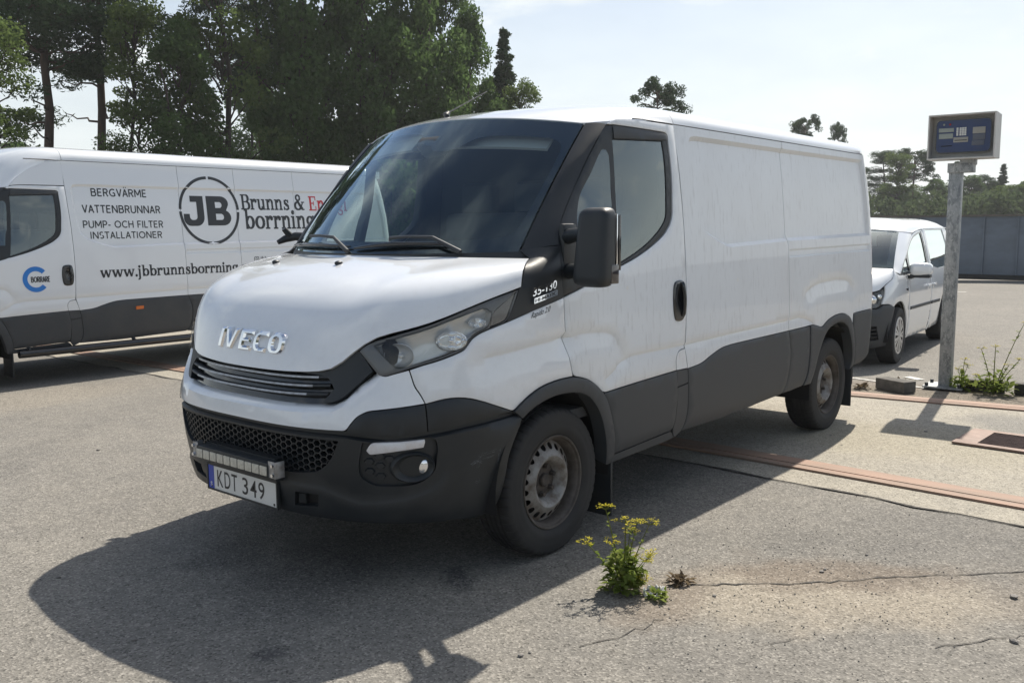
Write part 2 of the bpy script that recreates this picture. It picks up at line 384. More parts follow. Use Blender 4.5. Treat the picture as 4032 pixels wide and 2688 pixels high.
# ------------------------------------------------------------------ lettering
_tc = {}
def text_tris(s, bold=0.0, shear=0.0, extrude=0.0, bevel=0.0, space=1.0):
    key = (s, bold, shear, extrude, bevel, space)
    if key in _tc: return _tc[key]
    cu = bpy.data.curves.new('lettering', 'FONT'); cu.body = s; cu.offset = bold; cu.shear = shear; cu.extrude = extrude; cu.bevel_depth = bevel
    cu.space_character = space; cu.resolution_u = 4; cu.bevel_resolution = 1
    o = bpy.data.objects.new('lettering', cu); COL.objects.link(o); dg = bpy.context.evaluated_depsgraph_get(); dg.update()
    me = bpy.data.meshes.new_from_object(o.evaluated_get(dg)); bpy.data.objects.remove(o); bpy.data.curves.remove(cu)
    V = np.array([tuple(v.co) for v in me.vertices]).reshape(-1, 3); Fc = [tuple(p.vertices) for p in me.polygons]; bpy.data.meshes.remove(me)
    _tc[key] = (V, Fc); return V, Fc
def text_on(name, s, m, parent, mapf, width=None, height=None, off=0.002, side=-1, **kw):
    """lettering mapped by mapf(tx,ty,h) with tx in 0..width and ty in 0..height"""
    V, Fc = text_tris(s, **kw)
    lo = V.min(0); hi = V.max(0); W0, H0 = hi[0]-lo[0], hi[1]-lo[1]
    if width is None: width = W0*height/H0
    if height is None: height = H0*width/W0
    tx = (V[:, 0]-lo[0])/W0*width; ty = (V[:, 1]-lo[1])/H0*height; k = min(width/W0, height/H0)
    P = mapf(tx, ty, off + (V[:, 2]-lo[2])*k)
    return mob(name, P, Fc, m, parent, False)

def block_letter(name, outline, holes, m, parent, mapf, x0, z0, w, h, depth=.006, dome=.009, slant=0.0):
    """a letter cut as one plate with bevelled edges; outline in a unit box, mapped by mapf(tx,ty,height)"""
    T = lambda pl: np.array([(x*w + slant*y*h, y*h) for x, y in pl]); loops = [T(outline)] + [T(q)[::-1] for q in holes]
    cs = []
    for i, l in enumerate(loops):
        q = inset(l, dome*(1 if i == 0 else -1)); q = densify(q, .008); cs.append(np.vstack([q, q[:1]]))
    loops = [densify(l if area2(l) > 0 else l[::-1], .008 if dome else .02) for l in loops]
    v, f = tri2d(loops, cs if dome else [], .008 if dome else .03)
    d = np.full(len(v), 1e9)
    for l in loops: d = np.minimum(d, segdist(v, l, True))
    hh = depth*(np.clip(d/max(dome, 1e-6), 0, 1)**.6 if dome else np.ones(len(v))) + (.16*v[:, 1] if dome else 0)
    P = mapf(x0+v[:, 0], z0+v[:, 1], .001+hh); cnt = {(int(t[i]), int(t[(i+1) % 3])) for t in f for i in range(3)}; V = [tuple(p) for p in P]; n_ = len(V); B = mapf(x0+v[:, 0], z0+v[:, 1], -.001+0*hh); V += [tuple(p) for p in B]
    return mob(name, V, [tuple(int(q) for q in t) for t in f] + [(a, a+n_, b+n_, b) for a, b in cnt if (b, a) not in cnt], m, parent, True, 25)
def arc_pts(cx, cy, rx, ry, a0, a1, k=10): return [(cx+rx*math.cos(math.radians(a)), cy+ry*math.sin(math.radians(a))) for a in np.linspace(a0, a1, k)]
BLOCK = {
 'I': ([(0, 0), (1, 0), (1, 1), (0, 1)], []),
 'V': ([(.30, 0), (.62, 0), (1, 1), (.70, 1), (.47, .34), (.30, 1), (0, 1)], []),
 'E': ([(0, 0), (1, 0), (1, .23), (.34, .23), (.34, .40), (.88, .40), (.88, .61), (.34, .61), (.34, .77), (1, .77), (1, 1), (0, 1)], []),
 'C': ([(1, 0), (1, .24), (.48, .24)] + arc_pts(.48, .38, .16, .14, 270, 180, 5) + arc_pts(.48, .62, .16, .14, 180, 90, 5) + [(1, .76), (1, 1)] + arc_pts(.40, .62, .40, .38, 90, 180, 7) + arc_pts(.40, .38, .40, .38, 180, 270, 7), []),
 'O': (arc_pts(.60, .38, .40, .38, -90, 0, 7) + arc_pts(.60, .62, .40, .38, 0, 90, 7) + arc_pts(.40, .62, .40, .38, 90, 180, 7) + arc_pts(.40, .38, .40, .38, 180, 270, 7), [arc_pts(.54, .40, .13, .16, -90, 0, 5) + arc_pts(.54, .60, .13, .16, 0, 90, 5) + arc_pts(.46, .60, .13, .16, 90, 180, 5) + arc_pts(.46, .40, .13, .16, 180, 270, 5)]),
 'J': ([(.0, .40), (.0, .22)] + arc_pts(.33, .25, .33, .25, 180, 270, 8)[1:] + arc_pts(.62, .30, .38, .30, 270, 360, 8) + [(1, 1), (.36, 1), (.36, .80), (.66, .80), (.66, .34)] + arc_pts(.52, .32, .14, .12, 0, -90, 5) + arc_pts(.42, .32, .13, .12, 270, 180, 5) + [(.29, .40)], []),
 'B': ([(0, 0), (.60, 0)] + arc_pts(.66, .27, .34, .27, -80, 65, 9) + arc_pts(.60, .76, .32, .24, -30, 90, 8) + [(0, 1)], [[(.36, .19), (.60, .19)] + arc_pts(.60, .29, .09, .10, -60, 60, 5) + [(.60, .40), (.36, .40)], [(.36, .60), (.56, .60)] + arc_pts(.56, .70, .08, .09, -60, 60, 5) + [(.56, .80), (.36, .80)]]),
}

# ------------------------------------------------------------------ panel van (outlines measured on the skin: u along, z up)
HOOD_LOW = [(0, .917), (.19, .919), (.349, .925), (.464, .934), (.516, .948), (.559, .976), (.61, 1.023), (.661, 1.060), (.713, 1.087), (.895, 1.128), (1.083, 1.194), (1.208, 1.231), (1.357, 1.266)]
LAMP = [(.626, 1.022), (.652, 1.046), (.691, 1.064), (.797, 1.095), (.895, 1.121), (.988, 1.153), (1.083, 1.187), (1.208, 1.224), (1.347, 1.256), (1.323, 1.187), (1.289, 1.119), (1.241, 1.108), (1.181, 1.093), (1.142, 1.080), (1.110, 1.062), (1.093, 1.039), (1.077, 1.018), (1.047, 1.006), (.972, .982), (.904, .966), (.843, .949), (.787, .932), (.750, .921), (.729, .924), (.709, .942), (.655, .995)]
LAMP_CLEAR = [(.690, 1.045), (.798, 1.081), (.897, 1.106), (.998, 1.141), (1.086, 1.168), (1.160, 1.188), (1.200, 1.165), (1.19, 1.106), (1.142, 1.090), (1.101, 1.068), (1.068, 1.026), (.971, .996), (.841, .962), (.799, .953), (.750, .989), (.717, 1.020)]
LAMP_REAR = [(1.205, 1.163), (1.330, 1.243), (1.285, 1.126), (1.200, 1.104)]
BUMP_IN = [(0, .805), (.169, .805), (.305, .806), (.444, .811), (.55, .816), (.595, .839), (.636, .886), (.705, .936)]
BUMP_OUT = [(.709, .944), (.750, .921), (.787, .932), (.848, .948), (.882, .880), (.916, .846), (.944, .809), (.831, .797), (.715, .786), (.676, .763), (.655, .733), (.638, .705), (.4, .704), (0, .704)]
TRIM_A = [(.638, .704), (.655, .733), (.676, .763), (.715, .786), (.831, .797), (.944, .808), (.960, .750), (.968, .694), (.81, .679), (.66, .690)]
TRIM_B = [(.944, .808), (1.033, .826), (1.129, .818), (1.216, .790), (1.373, .731), (1.214, .719), (1.068, .703), (.968, .694), (.960, .750)]
LOW_TOP = [(0, .690), (.4, .690), (.638, .688), (.81, .664), (.974, .678), (1.068, .686), (1.237, .699), (1.433, .714)]
LOW_EDGE = [(1.433, .714), (1.416, .666), (1.38, .596), (1.351, .535), (1.33, .421), (1.313, .354), (1.285, .300), (1.206, .273), (1.067, .283), (.789, .300), (.653, .307), (.503, .314), (0, .316)]
MESH = [(0, .664), (.35, .663), (.600, .660), (.575, .598), (.536, .552), (.492, .523), (.36, .505), (0, .505)]
FOG = [(.706, .655), (.893, .664), (.985, .666), (1.002, .655), (1.010, .623), (.997, .525), (.956, .492), (.911, .473), (.843, .470), (.741, .475), (.692, .508), (.685, .549)]
DRL = [(.738, .660), (.855, .660), (.958, .664), (.962, .652), (.954, .626), (.854, .617), (.731, .604), (.717, .624)]
TOW = [(.366, .418), (.488, .420), (.478, .366), (.352, .358)]
QUARTER_LOW = [(1.289, 1.119), (1.454, 1.161), (1.662, 1.205)]
DOOR_FRONT = [(2.189, 2.023), (2.122, 1.965), (1.976, 1.837), (1.857, 1.708), (1.759, 1.609), (1.715, 1.564), (1.681, 1.525), (1.659, 1.482), (1.644, 1.437), (1.644, 1.372), (1.65, 1.263), (1.662, 1.205)]
DOOR_FRONT2 = [(1.662, 1.205), (1.681, 1.025), (1.716, .926), (1.753, .835)]
ARCH_F = [(1.373, .731), (1.401, .752), (1.451, .785), (1.528, .818), (1.639, .835), (1.753, .835), (1.814, .823), (1.877, .804), (1.953, .763), (2.004, .721)]
ARCH_F_END = [(2.039, .674), (2.07, .61), (2.102, .526), (2.135, .433), (2.139, .389), (2.149, .345)]
ARCH_F_IN = [(2.07, .345), (2.053, .421), (2.033, .492), (1.996, .59), (1.949, .662), (1.883, .723), (1.811, .752), (1.713, .764), (1.622, .764), (1.537, .746), (1.47, .722), (1.425, .690)]
DOOR_REAR = [(2.781, .858), (2.780, .872), (2.796, 1.09), (2.800, 1.14), (2.802, 1.365), (2.798, 1.627), (2.786, 1.861), (2.777, 2.062)]
DOOR_TOP = [(2.341, 2.06), (2.265, 2.055), (2.23, 2.044), (2.205, 2.033), (2.189, 2.023)]
BLACK_IN = [(2.221, 2.019), (2.231, 2.022), (2.434, 2.019), (2.683, 2.013), (2.702, 2.002), (2.703, 1.975), (2.709, 1.857), (2.707, 1.754), (2.689, 1.58), (2.664, 1.535), (2.596, 1.478), (2.47, 1.42), (2.315, 1.366), (2.167, 1.328), (1.788, 1.234), (1.662, 1.205)]
GLASS = [(2.231, 1.945), (2.643, 1.96), (2.651, 1.886), (2.648, 1.752), (2.629, 1.58), (2.598, 1.542), (2.539, 1.498), (2.439, 1.443), (2.319, 1.396), (2.169, 1.35), (2.195, 1.536), (2.219, 1.715)]
QGLASS = [(2.161, 1.897), (2.174, 1.885), (2.183, 1.866), (2.177, 1.761), (2.162, 1.607), (2.128, 1.45), (1.825, 1.45), (1.832, 1.53), (1.853, 1.593), (1.89, 1.662), (2.009, 1.774), (2.089, 1.859), (2.121, 1.886)]
VISOR = [(2.231, 2.021), (2.434, 2.018), (2.68, 2.012), (2.7, 2.001), (2.701, 1.972), (2.229, 1.953)]
FLAP = [(2.697, .746), (2.690, .811), (2.705, .842), (2.732, .854), (2.781, .858)]
CLAD_D = [(2.004, .721), (2.307, .734), (2.697, .746), (2.725, .598), (2.719, .541), (2.716, .454), (2.696, .414), (2.405, .401), (2.139, .389), (2.135, .433), (2.102, .526), (2.07, .61), (2.039, .674)]
RECESS = [(2.915, 1.96), (2.925, 1.99), (2.945, 2.010), (3.01, 2.018), (4.124, 2.018), (5.675, 2.022), (5.690, 1.441), (4.163, 1.421), (3.331, 1.396), (3.255, 1.413), (3.075, 1.473), (3.008, 1.512), (2.969, 1.555), (2.951, 1.623), (2.925, 1.80)]
ARCH_R = [(4.725, .806), (4.818, .848), (4.96, .876), (5.142, .879), (5.276, .834), (5.335, .771)]
VAL_FENDER = [(1.20, .975), (1.304, .985), (1.46, 1.001), (1.681, 1.020)]
BLISTER = [(1.681, 1.022), (1.84, 1.024), (1.95, 1.020), (2.03, 1.012), (2.08, .998), (2.127, .968), (2.160, .92)]
VAL_DOOR = [(2.032, .787), (2.116, .825), (2.17, .855), (2.251, .874), (2.488, .876), (2.790, .876)]
BLISTER_R = [(4.47, 1.07), (4.52, 1.087), (4.584, 1.103), (4.694, 1.119), (4.983, 1.130), (5.197, 1.118), (5.27, 1.100), (5.31, 1.06)]
VALS = [(VAL_FENDER, .026, .12, .016), (BLISTER, .030, .10, .015), (VAL_DOOR, .016, .05, .009)]

def loft(name, A, B, m, parent, n=8, bulge=0.0, th=0.012, both=True, k=None, ang=40):
    """skin stretched between two 3-D edges, bowed outwards"""
    A = np.asarray(A, float); B = np.asarray(B, float)
    def resamp(C, k):
        L = np.concatenate([[0], np.cumsum(np.linalg.norm(np.diff(C, axis=0), axis=1))]); t = np.linspace(0, L[-1], k)
        return np.stack([np.interp(t, L, C[:, i]) for i in range(3)], 1)
    k = k or max(len(A), len(B), 14); A = resamp(A, k); B = resamp(B, k)
    t = np.linspace(0, 1, n); G = A[:, None]*(1-t)[None, :, None] + B[:, None]*t[None, :, None]
    du = np.gradient(G, axis=0); dv = np.gradient(G, axis=1); nn = np.cross(dv, du); nn /= np.linalg.norm(nn, axis=2, keepdims=True)+1e-12
    b = np.atleast_1d(np.asarray(bulge, float)); b = np.interp(np.linspace(0, 1, k), np.linspace(0, 1, len(b)), b)
    G = G + nn*(b[:, None]*4*t*(1-t))[..., None]
    return [sheet(name, G, m, parent if not isinstance(parent, (list, tuple)) else parent[0 if sd < 0 else 1], th, sd, ang, flip=True) for sd in ((-1, 1) if both else (-1,))]

WS_BOT = lambda y: np.stack([-.385 + .300*(np.abs(y)/.82)**2.2, y, 1.395 + .012*(np.abs(y)/.82)**2], -1)
WS_TOP = lambda y: np.stack([.285 + .190*(np.abs(y)/.78)**2.2, y, 2.083 - .056*(np.abs(y)/.78)**2], -1)
def ws_surf(a, t, off=0.0):
    """a: -1..1 across (left negative y), t: 0..1 up the glass"""
    a = np.asarray(a, float); t = np.asarray(t, float); a, t = np.broadcast_arrays(a, t)
    P = WS_BOT(.82*a)*(1-t)[..., None] + WS_TOP(.78*a)*t[..., None]
    n = np.array([-.72, 0, .69]) + np.stack([0*a, .30*a, 0*a], -1); n /= np.linalg.norm(n, axis=-1, keepdims=True)
    return P + n*(0.018*4*t*(1-t) + np.asarray(off))[..., None], n
def ws_map(u, v, o): return ws_surf(np.asarray(u)/.80, np.asarray(v)/.93, o)

def hood_grid(nu=26, nt=22):
    pl = smooth_pl(HOOD_LOW, 2); L = np.concatenate([[0], np.cumsum(np.linalg.norm(np.diff(pl, axis=0), axis=1))]); s = np.linspace(0, 1, nu)
    lo = np.stack([np.interp(s*L[-1], L, pl[:, i]) for i in range(2)], 1)
    P0, n0 = VAN(lo[:, 0], lo[:, 1], 0.002); P0u, _ = VAN(lo[:, 0], lo[:, 1]+.02, 0.002); tu = (P0u-P0)/.02
    yt = -.895*s**.85; zt = 1.392 - .010*(s**2); xt = -.395 + .295*(np.abs(yt)/.895)**2.3
    P3 = np.stack([xt, yt, zt], 1)
    dz = (P3[:, 2]-P0[:, 2])[:, None]
    P1 = P0 + tu*dz*.62
    P2 = P3 + (P0-P3)*np.array([.66, .66, 0]) - dz*np.array([0, 0, .20])
    t = np.linspace(0, 1, nt)[None, :, None]
    G = (1-t)**3*P0[:, None] + 3*(1-t)**2*t*P1[:, None] + 3*(1-t)*t*t*P2[:, None] + t**3*P3[:, None]
    # pressed feature lines running back over the bonnet
    for j in range(nt):
        y = np.abs(G[:, j, 1]); tt = j/(nt-1); amp = .010*np.clip((tt-.45)/.3, 0, 1)*np.clip((1.0-tt)/.12, 0, 1)
        G[:, j, 2] -= amp*np.exp(-((y-(.50+.10*tt))/.11)**2)
    return G
def make_hood(parent):
    G = hood_grid(); R = G.copy(); R[:, :, 1] *= -1
    full = np.concatenate([R[:0:-1], G], 0)
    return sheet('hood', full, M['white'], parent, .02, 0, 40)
def hood_pt(a, t):
    G = hood_grid(60, 40); i = a*(59); j = t*39; i0 = min(int(i), 58); j0 = min(int(j), 38)
    return G[i0, j0] + (G[i0+1, j0]-G[i0, j0])*(i-i0) + (G[i0, j0+1]-G[i0, j0])*(j-j0)

def roof_fn(x_rear, zg, zc, nv=25, Lc=.85, Le=.30):
    """half roof from the windscreen's top edge back; v=0 centre, v=1 gutter"""
    v = np.linspace(0, 1, nv); k = .80
    fr = np.zeros((nv, 3)); q = v <= k; fr[q] = WS_TOP(-.78*v[q]/k)
    c0 = WS_TOP(np.array([-.78]))[0]; c1 = VAN(np.array([2.215]), np.array([2.035]))[0][0]; tt = ((v[~q]-k)/(1-k))[:, None]; fr[~q] = c0 + (c1-c0)*tt
    fr[:, 2] += .004
    wg = float(crv(zg, VAN.ZW, VAN.WW))
    ys = -wg*np.sin(v*np.pi/2)**.92
    h = zc - zg; a = np.abs(ys)/wg; zs = zg + h*(.82*np.maximum(1-a**9, 0)**.45 + .18*(1-a**2)); ys[-1] = -wg; zs[-1] = zg
    def P(j, xx):
        x0 = fr[j, 0]; e = np.clip((xx-x0)/(Le if v[j] > .999 else Lc), 0, 1); ee = 1-(1-e)**2.4
        z = fr[j, 2]+(zs[j]-fr[j, 2])*ee
        if v[j] < .99: z -= (zc-zg)*.6*max(0, 1-(x_rear-xx)/.20)**2.2*(1-a[j]**4)
        y = fr[j, 1]+(ys[j]-fr[j, 1])*ee
        if xx < 1.3: y += float(np.interp(z, VAN.kz, VAN.kv))*max(0, 1-xx)**1.5*v[j]**2*ee
        y *= 1 - .07*max(0, 1-(x_rear-xx)/.10)**2
        return (xx, y, z)
    return fr, P
def make_roof(parent, m, x_rear, zg, zc, xsplit=1.118, **kw):
    fr, P = roof_fn(x_rear, zg, zc, **kw); nv = len(fr); out = []
    for nm, n, a0, a1 in (('roof_front', 16, None, xsplit-.003), ('roof', 40, xsplit+.003, x_rear)):
        G = np.array([[P(j, (fr[j, 0] if a0 is None else a0) + (a1-(fr[j, 0] if a0 is None else a0))*(i/(n-1))) for j in range(nv)] for i in range(n)])
        R = G.copy(); R[:, :, 1] *= -1
        out.append(sheet(nm, np.concatenate([R[:, :0:-1], G], 1), m, parent, .014, 0, 40, flip=True))
    return out

def steel_wheel(parent, loc, side=-1, holes=20):
    """steel disc wheel with a ring of hand holes; outer face towards side"""
    sg = side
    prof = [(.203, .150), (.196, .120), (.190, .070), (.1925, .035), (.199, .012), (.209, .004), (.219, .002), (.221, -.002), (.218, -.006), (.211, -.004), (.206, .006), (.199, .024), (.197, .060)]
    V, Fc = lathe(prof, 64, loc, -sg)
    rim = mob('wheel', V, Fc, M['rim_in'], parent, True, 40)
    # disc with holes, mapped from (angle*r0, radius)
    r0 = .16; C = 2*math.pi*r0
    outer = [(0, .082), (C, .082), (C, .197), (0, .197)]; hs = []
    for i in range(holes):
        cx = (i+.5)*C/holes; hs.append([(cx+.0145*math.cos(t), .164+.0155*math.sin(t)) for t in np.linspace(0, 2*math.pi, 14, endpoint=False)])
    v, f = tri2d([densify(outer, .016)] + [np.array(h) for h in hs], [], .017)
    rr = v[:, 1]; aa = v[:, 0]/r0
    dp = np.interp(rr, [.082, .088, .098, .108, .118, .127, .134, .142, .150, .165, .180, .190, .197], [.062, .050, .026, .013, .009, .010, .015, .023, .029, .040, .050, .056, .060])
    Vd = [(loc[0]+r*math.cos(a), loc[1]-sg*d, loc[2]+r*math.sin(a)) for r, a, d in zip(rr, aa, dp)]
    mob('wheel_disc', Vd, [tuple(int(q) for q in (t if sg > 0 else t[::-1])) for t in f], M['rim'], rim, True, 40)
    V, Fc = lathe([(0.0, .040), (.026, .040), (.031, .045), (.031, .060), (.048, .060), (.060, .064), (.084, .064)], 40, loc, -sg)
    mob('hub', V, Fc, M['rust'], rim, True, 40)
    V, Fc = lathe([(0.0, .085), (.20, .085)], 40, loc, -sg); mob('brake_disc', V, Fc, M['dark'], rim)
    bm = bmesh.new()
    for i in range(6):
        a = 2*math.pi*(i+.3)/6; c = Vector((loc[0]+.066*math.cos(a), loc[1]-sg*.052, loc[2]+.066*math.sin(a)))
        r = bmesh.ops.create_cone(bm, cap_ends=True, segments=6, radius1=.0125, radius2=.011, depth=.026)
        bmesh.ops.rotate(bm, cent=(0, 0, 0), matrix=Matrix.Rotation(math.pi/2*(1 if sg < 0 else -1), 3, 'X'), verts=r['verts']); bmesh.ops.translate(bm, vec=c, verts=r['verts'])
    bm_ob('lug_nuts', bm, M['rust'], rim)
    # tyre: ribs cut by grooves, shoulder blocks sunk between sipes
    tp = [(.205, .140), (.222, .188), (.262, .206), (.300, .205), (.322, .196), (.337, .180), (.344, .164), (.3465, .150), (.3465, .136), (.339, .1335), (.339, .1275), (.347, .125), (.3475, .108), (.340, .1055), (.340, .0985), (.3475, .096), (.3475, .079), (.340, .0765), (.340, .0695), (.347, .067), (.3465, .050), (.339, .0475), (.339, .0415), (.3465, .039), (.3465, .024), (.344, .010), (.337, -.004), (.330, -.009), (.318, -.0135), (.312, -.013), (.300, -.0165), (.285, -.0175), (.268, -.016), (.262, -.0175), (.245, -.013), (.230, -.006), (.222, -.001), (.214, .012)]
    n = 240; V, Fc = lathe(tp, n, loc, -sg); V = np.array(V).reshape(n, len(tp), 3); c = np.array(loc)
    for i in range(n):
        if i % 5 == 0:
            for q in list(range(3, 9)) + list(range(22, 28)):
                d = V[i, q]-c; d[1] = 0; V[i, q] -= d/np.linalg.norm(d)*.0055
        if i % 5 == 2:
            for q in (11, 12, 15, 16, 19, 20):
                d = V[i, q]-c; d[1] = 0; V[i, q] -= d/np.linalg.norm(d)*.003
        a = 2*math.pi*i/n; k = 1.0
        V[i, :, 2] = np.maximum(V[i, :, 2], .0012)
    mob('tyre', V.reshape(-1, 3), Fc, M['rubber'], rim, True, 30)
    return rim

def belt_map(u0, z0, flip=False, belt=None, tilt=0.0):
    """lettering plane laid on the left flank; text reads from the nose towards the tail"""
    b = belt or VAN
    return lambda tx, ty, h: b(u0 + tx, z0 + ty + tilt*tx, h)[0]

def van_front(R):
    """everything from the bonnet to the doors, both sides"""
    box_ = box
    mir = lambda half: [(u, z) for u, z in half] + [(-u, z) for u, z in half[::-1] if u > 1e-6]
    dv = valley(VALS); vcons = []
    make_hood(R)
    # front apron with a lip that leans back to the grille
    half = BUMP_IN + BUMP_OUT
    lipf = mir(BUMP_IN[::-1])  # inner edge, left to right
    lip = np.array([(u, z) for u, z in BUMP_IN]); lip2 = np.vstack([lip[:0:-1]*[-1, 1], lip])
    def lipd(v):
        d = segdist(v, lip2); return -.042*np.clip(1-d/.042, 0, 1)**1.4
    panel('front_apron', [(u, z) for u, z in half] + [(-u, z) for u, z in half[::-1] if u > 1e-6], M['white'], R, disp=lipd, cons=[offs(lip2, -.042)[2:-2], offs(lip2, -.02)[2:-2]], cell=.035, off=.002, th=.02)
    # black lower bumper with its mesh opening, lamp pockets and tow covers
    half = LOW_TOP + LOW_EDGE[1:]
    full = half + [(-u, z) for u, z in half[::-1] if u > 1e-6]
    mesh_full = MESH + [(-u, z) for u, z in MESH[::-1] if u > 1e-6]
    m2 = lambda p: [(-u, z) for u, z in p][::-1]
    low_cr = np.array([(0, .462), (.257, .462), (.371, .455), (.516, .452), (.619, .416), (.681, .397), (.779, .400), (.883, .414), (.972, .440), (1.027, .484), (1.055, .56)])
    lc2 = np.vstack([low_cr[:0:-1]*[-1, 1], low_cr])
    top2 = np.array([(-u, z) for u, z in LOW_TOP[::-1]][:-1] + LOW_TOP)
    def bd(v):
        d = np.where(v[:, 1] < np.interp(v[:, 0], lc2[:, 0], lc2[:, 1]), 0.0, -.010)
        ds = segdist(v, lc2); s = np.sign(np.interp(v[:, 0], lc2[:, 0], lc2[:, 1]) - v[:, 1]); t = np.clip(ds/.012, 0, 1)
        d = np.where(np.abs(v[:, 0]) < 1.055, -.005 + .005*s*t, np.clip(-.010+(np.abs(v[:, 0])-1.055)*.12, -.01, 0))
        return d - .018*np.clip(1-segdist(v, top2)/.014, 0, 1)
    panel('lower_bumper', full, M['black'], R, holes=[mesh_full, FOG, m2(FOG), TOW, m2(TOW)], disp=bd, cons=[lc2, offs(lc2, .012), offs(lc2, -.012), offs(top2, -.014)[1:-1]], cell=.04, off=.006, th=.03, roll=.004)
    # hexagonal mesh behind the opening
    bmv = []; bmf = []
    hx = .034; 
    panel('mesh_backing', inset(mesh_full, -.02)[::1], M['dark'], R, off=-.075, cell=.08, th=0, gap=0)
    def hexring(cx, cz, r, wdt, depth0, depth1):
        a = np.linspace(0, 2*np.pi, 6, endpoint=False); ro = [(cx+r*1.25*math.cos(t), cz+r*math.sin(t)) for t in a]; ri = [(cx+(r-wdt)*1.25*math.cos(t), cz+(r-wdt)*math.sin(t)) for t in a]
        o1, _ = VAN(np.array([p[0] for p in ro]), np.array([p[1] for p in ro]), depth0); i1, _ = VAN(np.array([p[0] for p in ri]), np.array([p[1] for p in ri]), depth0)
        i2, _ = VAN(np.array([p[0] for p in ri]), np.array([p[1] for p in ri]), depth1); b = len(bmv)
        bmv.extend([tuple(p) for p in np.vstack([o1, i1, i2])])
        for k in range(6):
            n = (k+1) % 6; bmf.append((b+k, b+n, b+6+n, b+6+k)); bmf.append((b+6+k, b+6+n, b+12+n, b+12+k))
    r = .0165; ins = inset(mesh_full, -.006)
    for i in range(-27, 28):
        for j in range(-1, 9):
            cx = i*r*1.25*1.5; cz = .50 + j*r*math.sqrt(3) + (r*math.sqrt(3)/2 if i % 2 else 0)
            if inpoly(np.array([[cx, cz]]), ins)[0]: hexring(cx, cz, r*1.0, .0032, -.016, -.05)
    mm = mob('bumper_mesh', bmv, bmf, M['black'], R, False)
    stuff(mm)
    # upper corner trims
    panel('corner_trim', TRIM_A, M['black'], (R, R), both=True, off=.004, roll=.003)
    panel('corner_trim', TRIM_B, M['black'], (R, R), both=True, off=.004, roll=.003)
    # strip between apron and bumper
    st = [(0, .702), (.638, .702), (.81, .677), (.968, .692), (1.068, .701), (1.214, .717), (1.40, .722), (1.44, .716), (1.237, .694), (1.068, .681), (.974, .672), (.81, .658), (.638, .682), (0, .684)]
    panel('bumper_strip', st + [(-u, z) for u, z in st[::-1] if u > 1e-6], M['black'], R, off=-.022, gap=0, cell=.04)
    # lamp pockets, indicator strips and fog lamps
    P0s = panel('fog_lamp_panel', inset(FOG, -.004), M['black'], (R, R), both=True, off=-.020, gap=0, cell=.03)
    for sd in (-1, 1):
        P = P0s[0 if sd < 0 else 1]
        V = []; Fc = []; C, n = VAN(np.array([.905]), np.array([.545])); 
        c = C[0]; n = n[0]; fwd = np.array([-.86, -.50, .05]); fwd /= np.linalg.norm(fwd)
        a = np.cross(fwd, [0, 0, 1]); a /= np.linalg.norm(a); b = np.cross(a, fwd); k = 32
        prof = [(1.0, -.022), (.97, -.004), (.90, .004), (.82, .000), (.62, -.022), (.46, -.040), (.40, -.048)]
        ta = np.cross(n, [0, 0, 1]); ta /= np.linalg.norm(ta); tb = np.cross(ta, n)
        for q in range(k):
            t = 2*math.pi*q/k
            for rr, dd in prof: V.append(c + n*(dd-.004) + (.095*rr*math.cos(t) + .024*(1-rr))*ta*-1 + .066*rr*math.sin(t)*tb)
        npf = len(prof)
        for q in range(k):
            for s in range(npf-1): Fc.append((q*npf+s, q*npf+s+1, ((q+1) % k)*npf+s+1, ((q+1) % k)*npf+s)[::-1])
        cf = c - ta*.030 + n*(-.034)
        Vl = []; Fl = []
        for q in range(k):
            t = 2*math.pi*q/k
            for rr, dd in [(.040, -.006), (.038, .002), (.028, .008), (.012, .011), (.0, .012)]: Vl.append(cf + rr*(math.cos(t)*a+math.sin(t)*b) + fwd*dd)
        for q in range(k):
            for s in range(4): Fl.append((q*5+s, q*5+s+1, ((q+1) % k)*5+s+1, ((q+1) % k)*5+s))
        mr = (lambda W: [(x, -y, z) for x, y, z in W]) if sd > 0 else (lambda W: [tuple(p) for p in W])
        fl = (lambda F_: [f[::-1] for f in F_]) if sd > 0 else (lambda F_: F_)
        mob('fog_lamp_ring', mr(V), fl(Fc), M['black'], P, True, 40)
        mob('fog_lamp', mr(Vl), fl(Fl), M['reflector'], P, True, 40)
        # relief of the pocket
        hv = []; hf = []
        for (hu, hz2) in ((.728, .575), (.772, .556), (.728, .532), (.772, .510), (.812, .585), (.728+.044*2-.044, .598)):
            q0, q1 = VAN(np.array([hu+.024*math.cos(t) for t in np.linspace(0, 2*np.pi, 6, endpoint=False)]), np.array([hz2+.017*math.sin(t) for t in np.linspace(0, 2*np.pi, 6, endpoint=False)]), -.020)
            q2, _ = VAN(np.array([hu+.019*math.cos(t) for t in np.linspace(0, 2*np.pi, 6, endpoint=False)]), np.array([hz2+.013*math.sin(t) for t in np.linspace(0, 2*np.pi, 6, endpoint=False)]), -.013)
            b0 = len(hv); hv.extend([tuple(p) for p in np.vstack([q0, q2])])
            for k2 in range(6): hf.append((b0+k2, b0+(k2+1) % 6, b0+6+(k2+1) % 6, b0+6+k2))
            hf.append(tuple(b0+6+k2 for k2 in range(6)))
        mob('pocket_relief', mr(hv), fl(hf), M['black'], P, False)
    panel('indicator_lamp', DRL, M['white_lens'], (R, R), both=True, off=-.004, roll=.006, th=.03, cell=.02)
    panel('tow_cover', inset(TOW, -.002), M['dark'], (R, R), both=True, off=-.025, gap=0)
    panel('tow_cap', [(.372, .412), (.418, .413), (.412, .366), (.362, .362)], M['black'], (R, R), both=True, off=-.006)
    # grille
    gl = [(u, z+.02) for u, z in HOOD_LOW[:10]] ; gb = [(.72, .93), (.640, .872), (.600, .828), (.56, .804), (.444, .797), (.305, .794), (0, .792)]
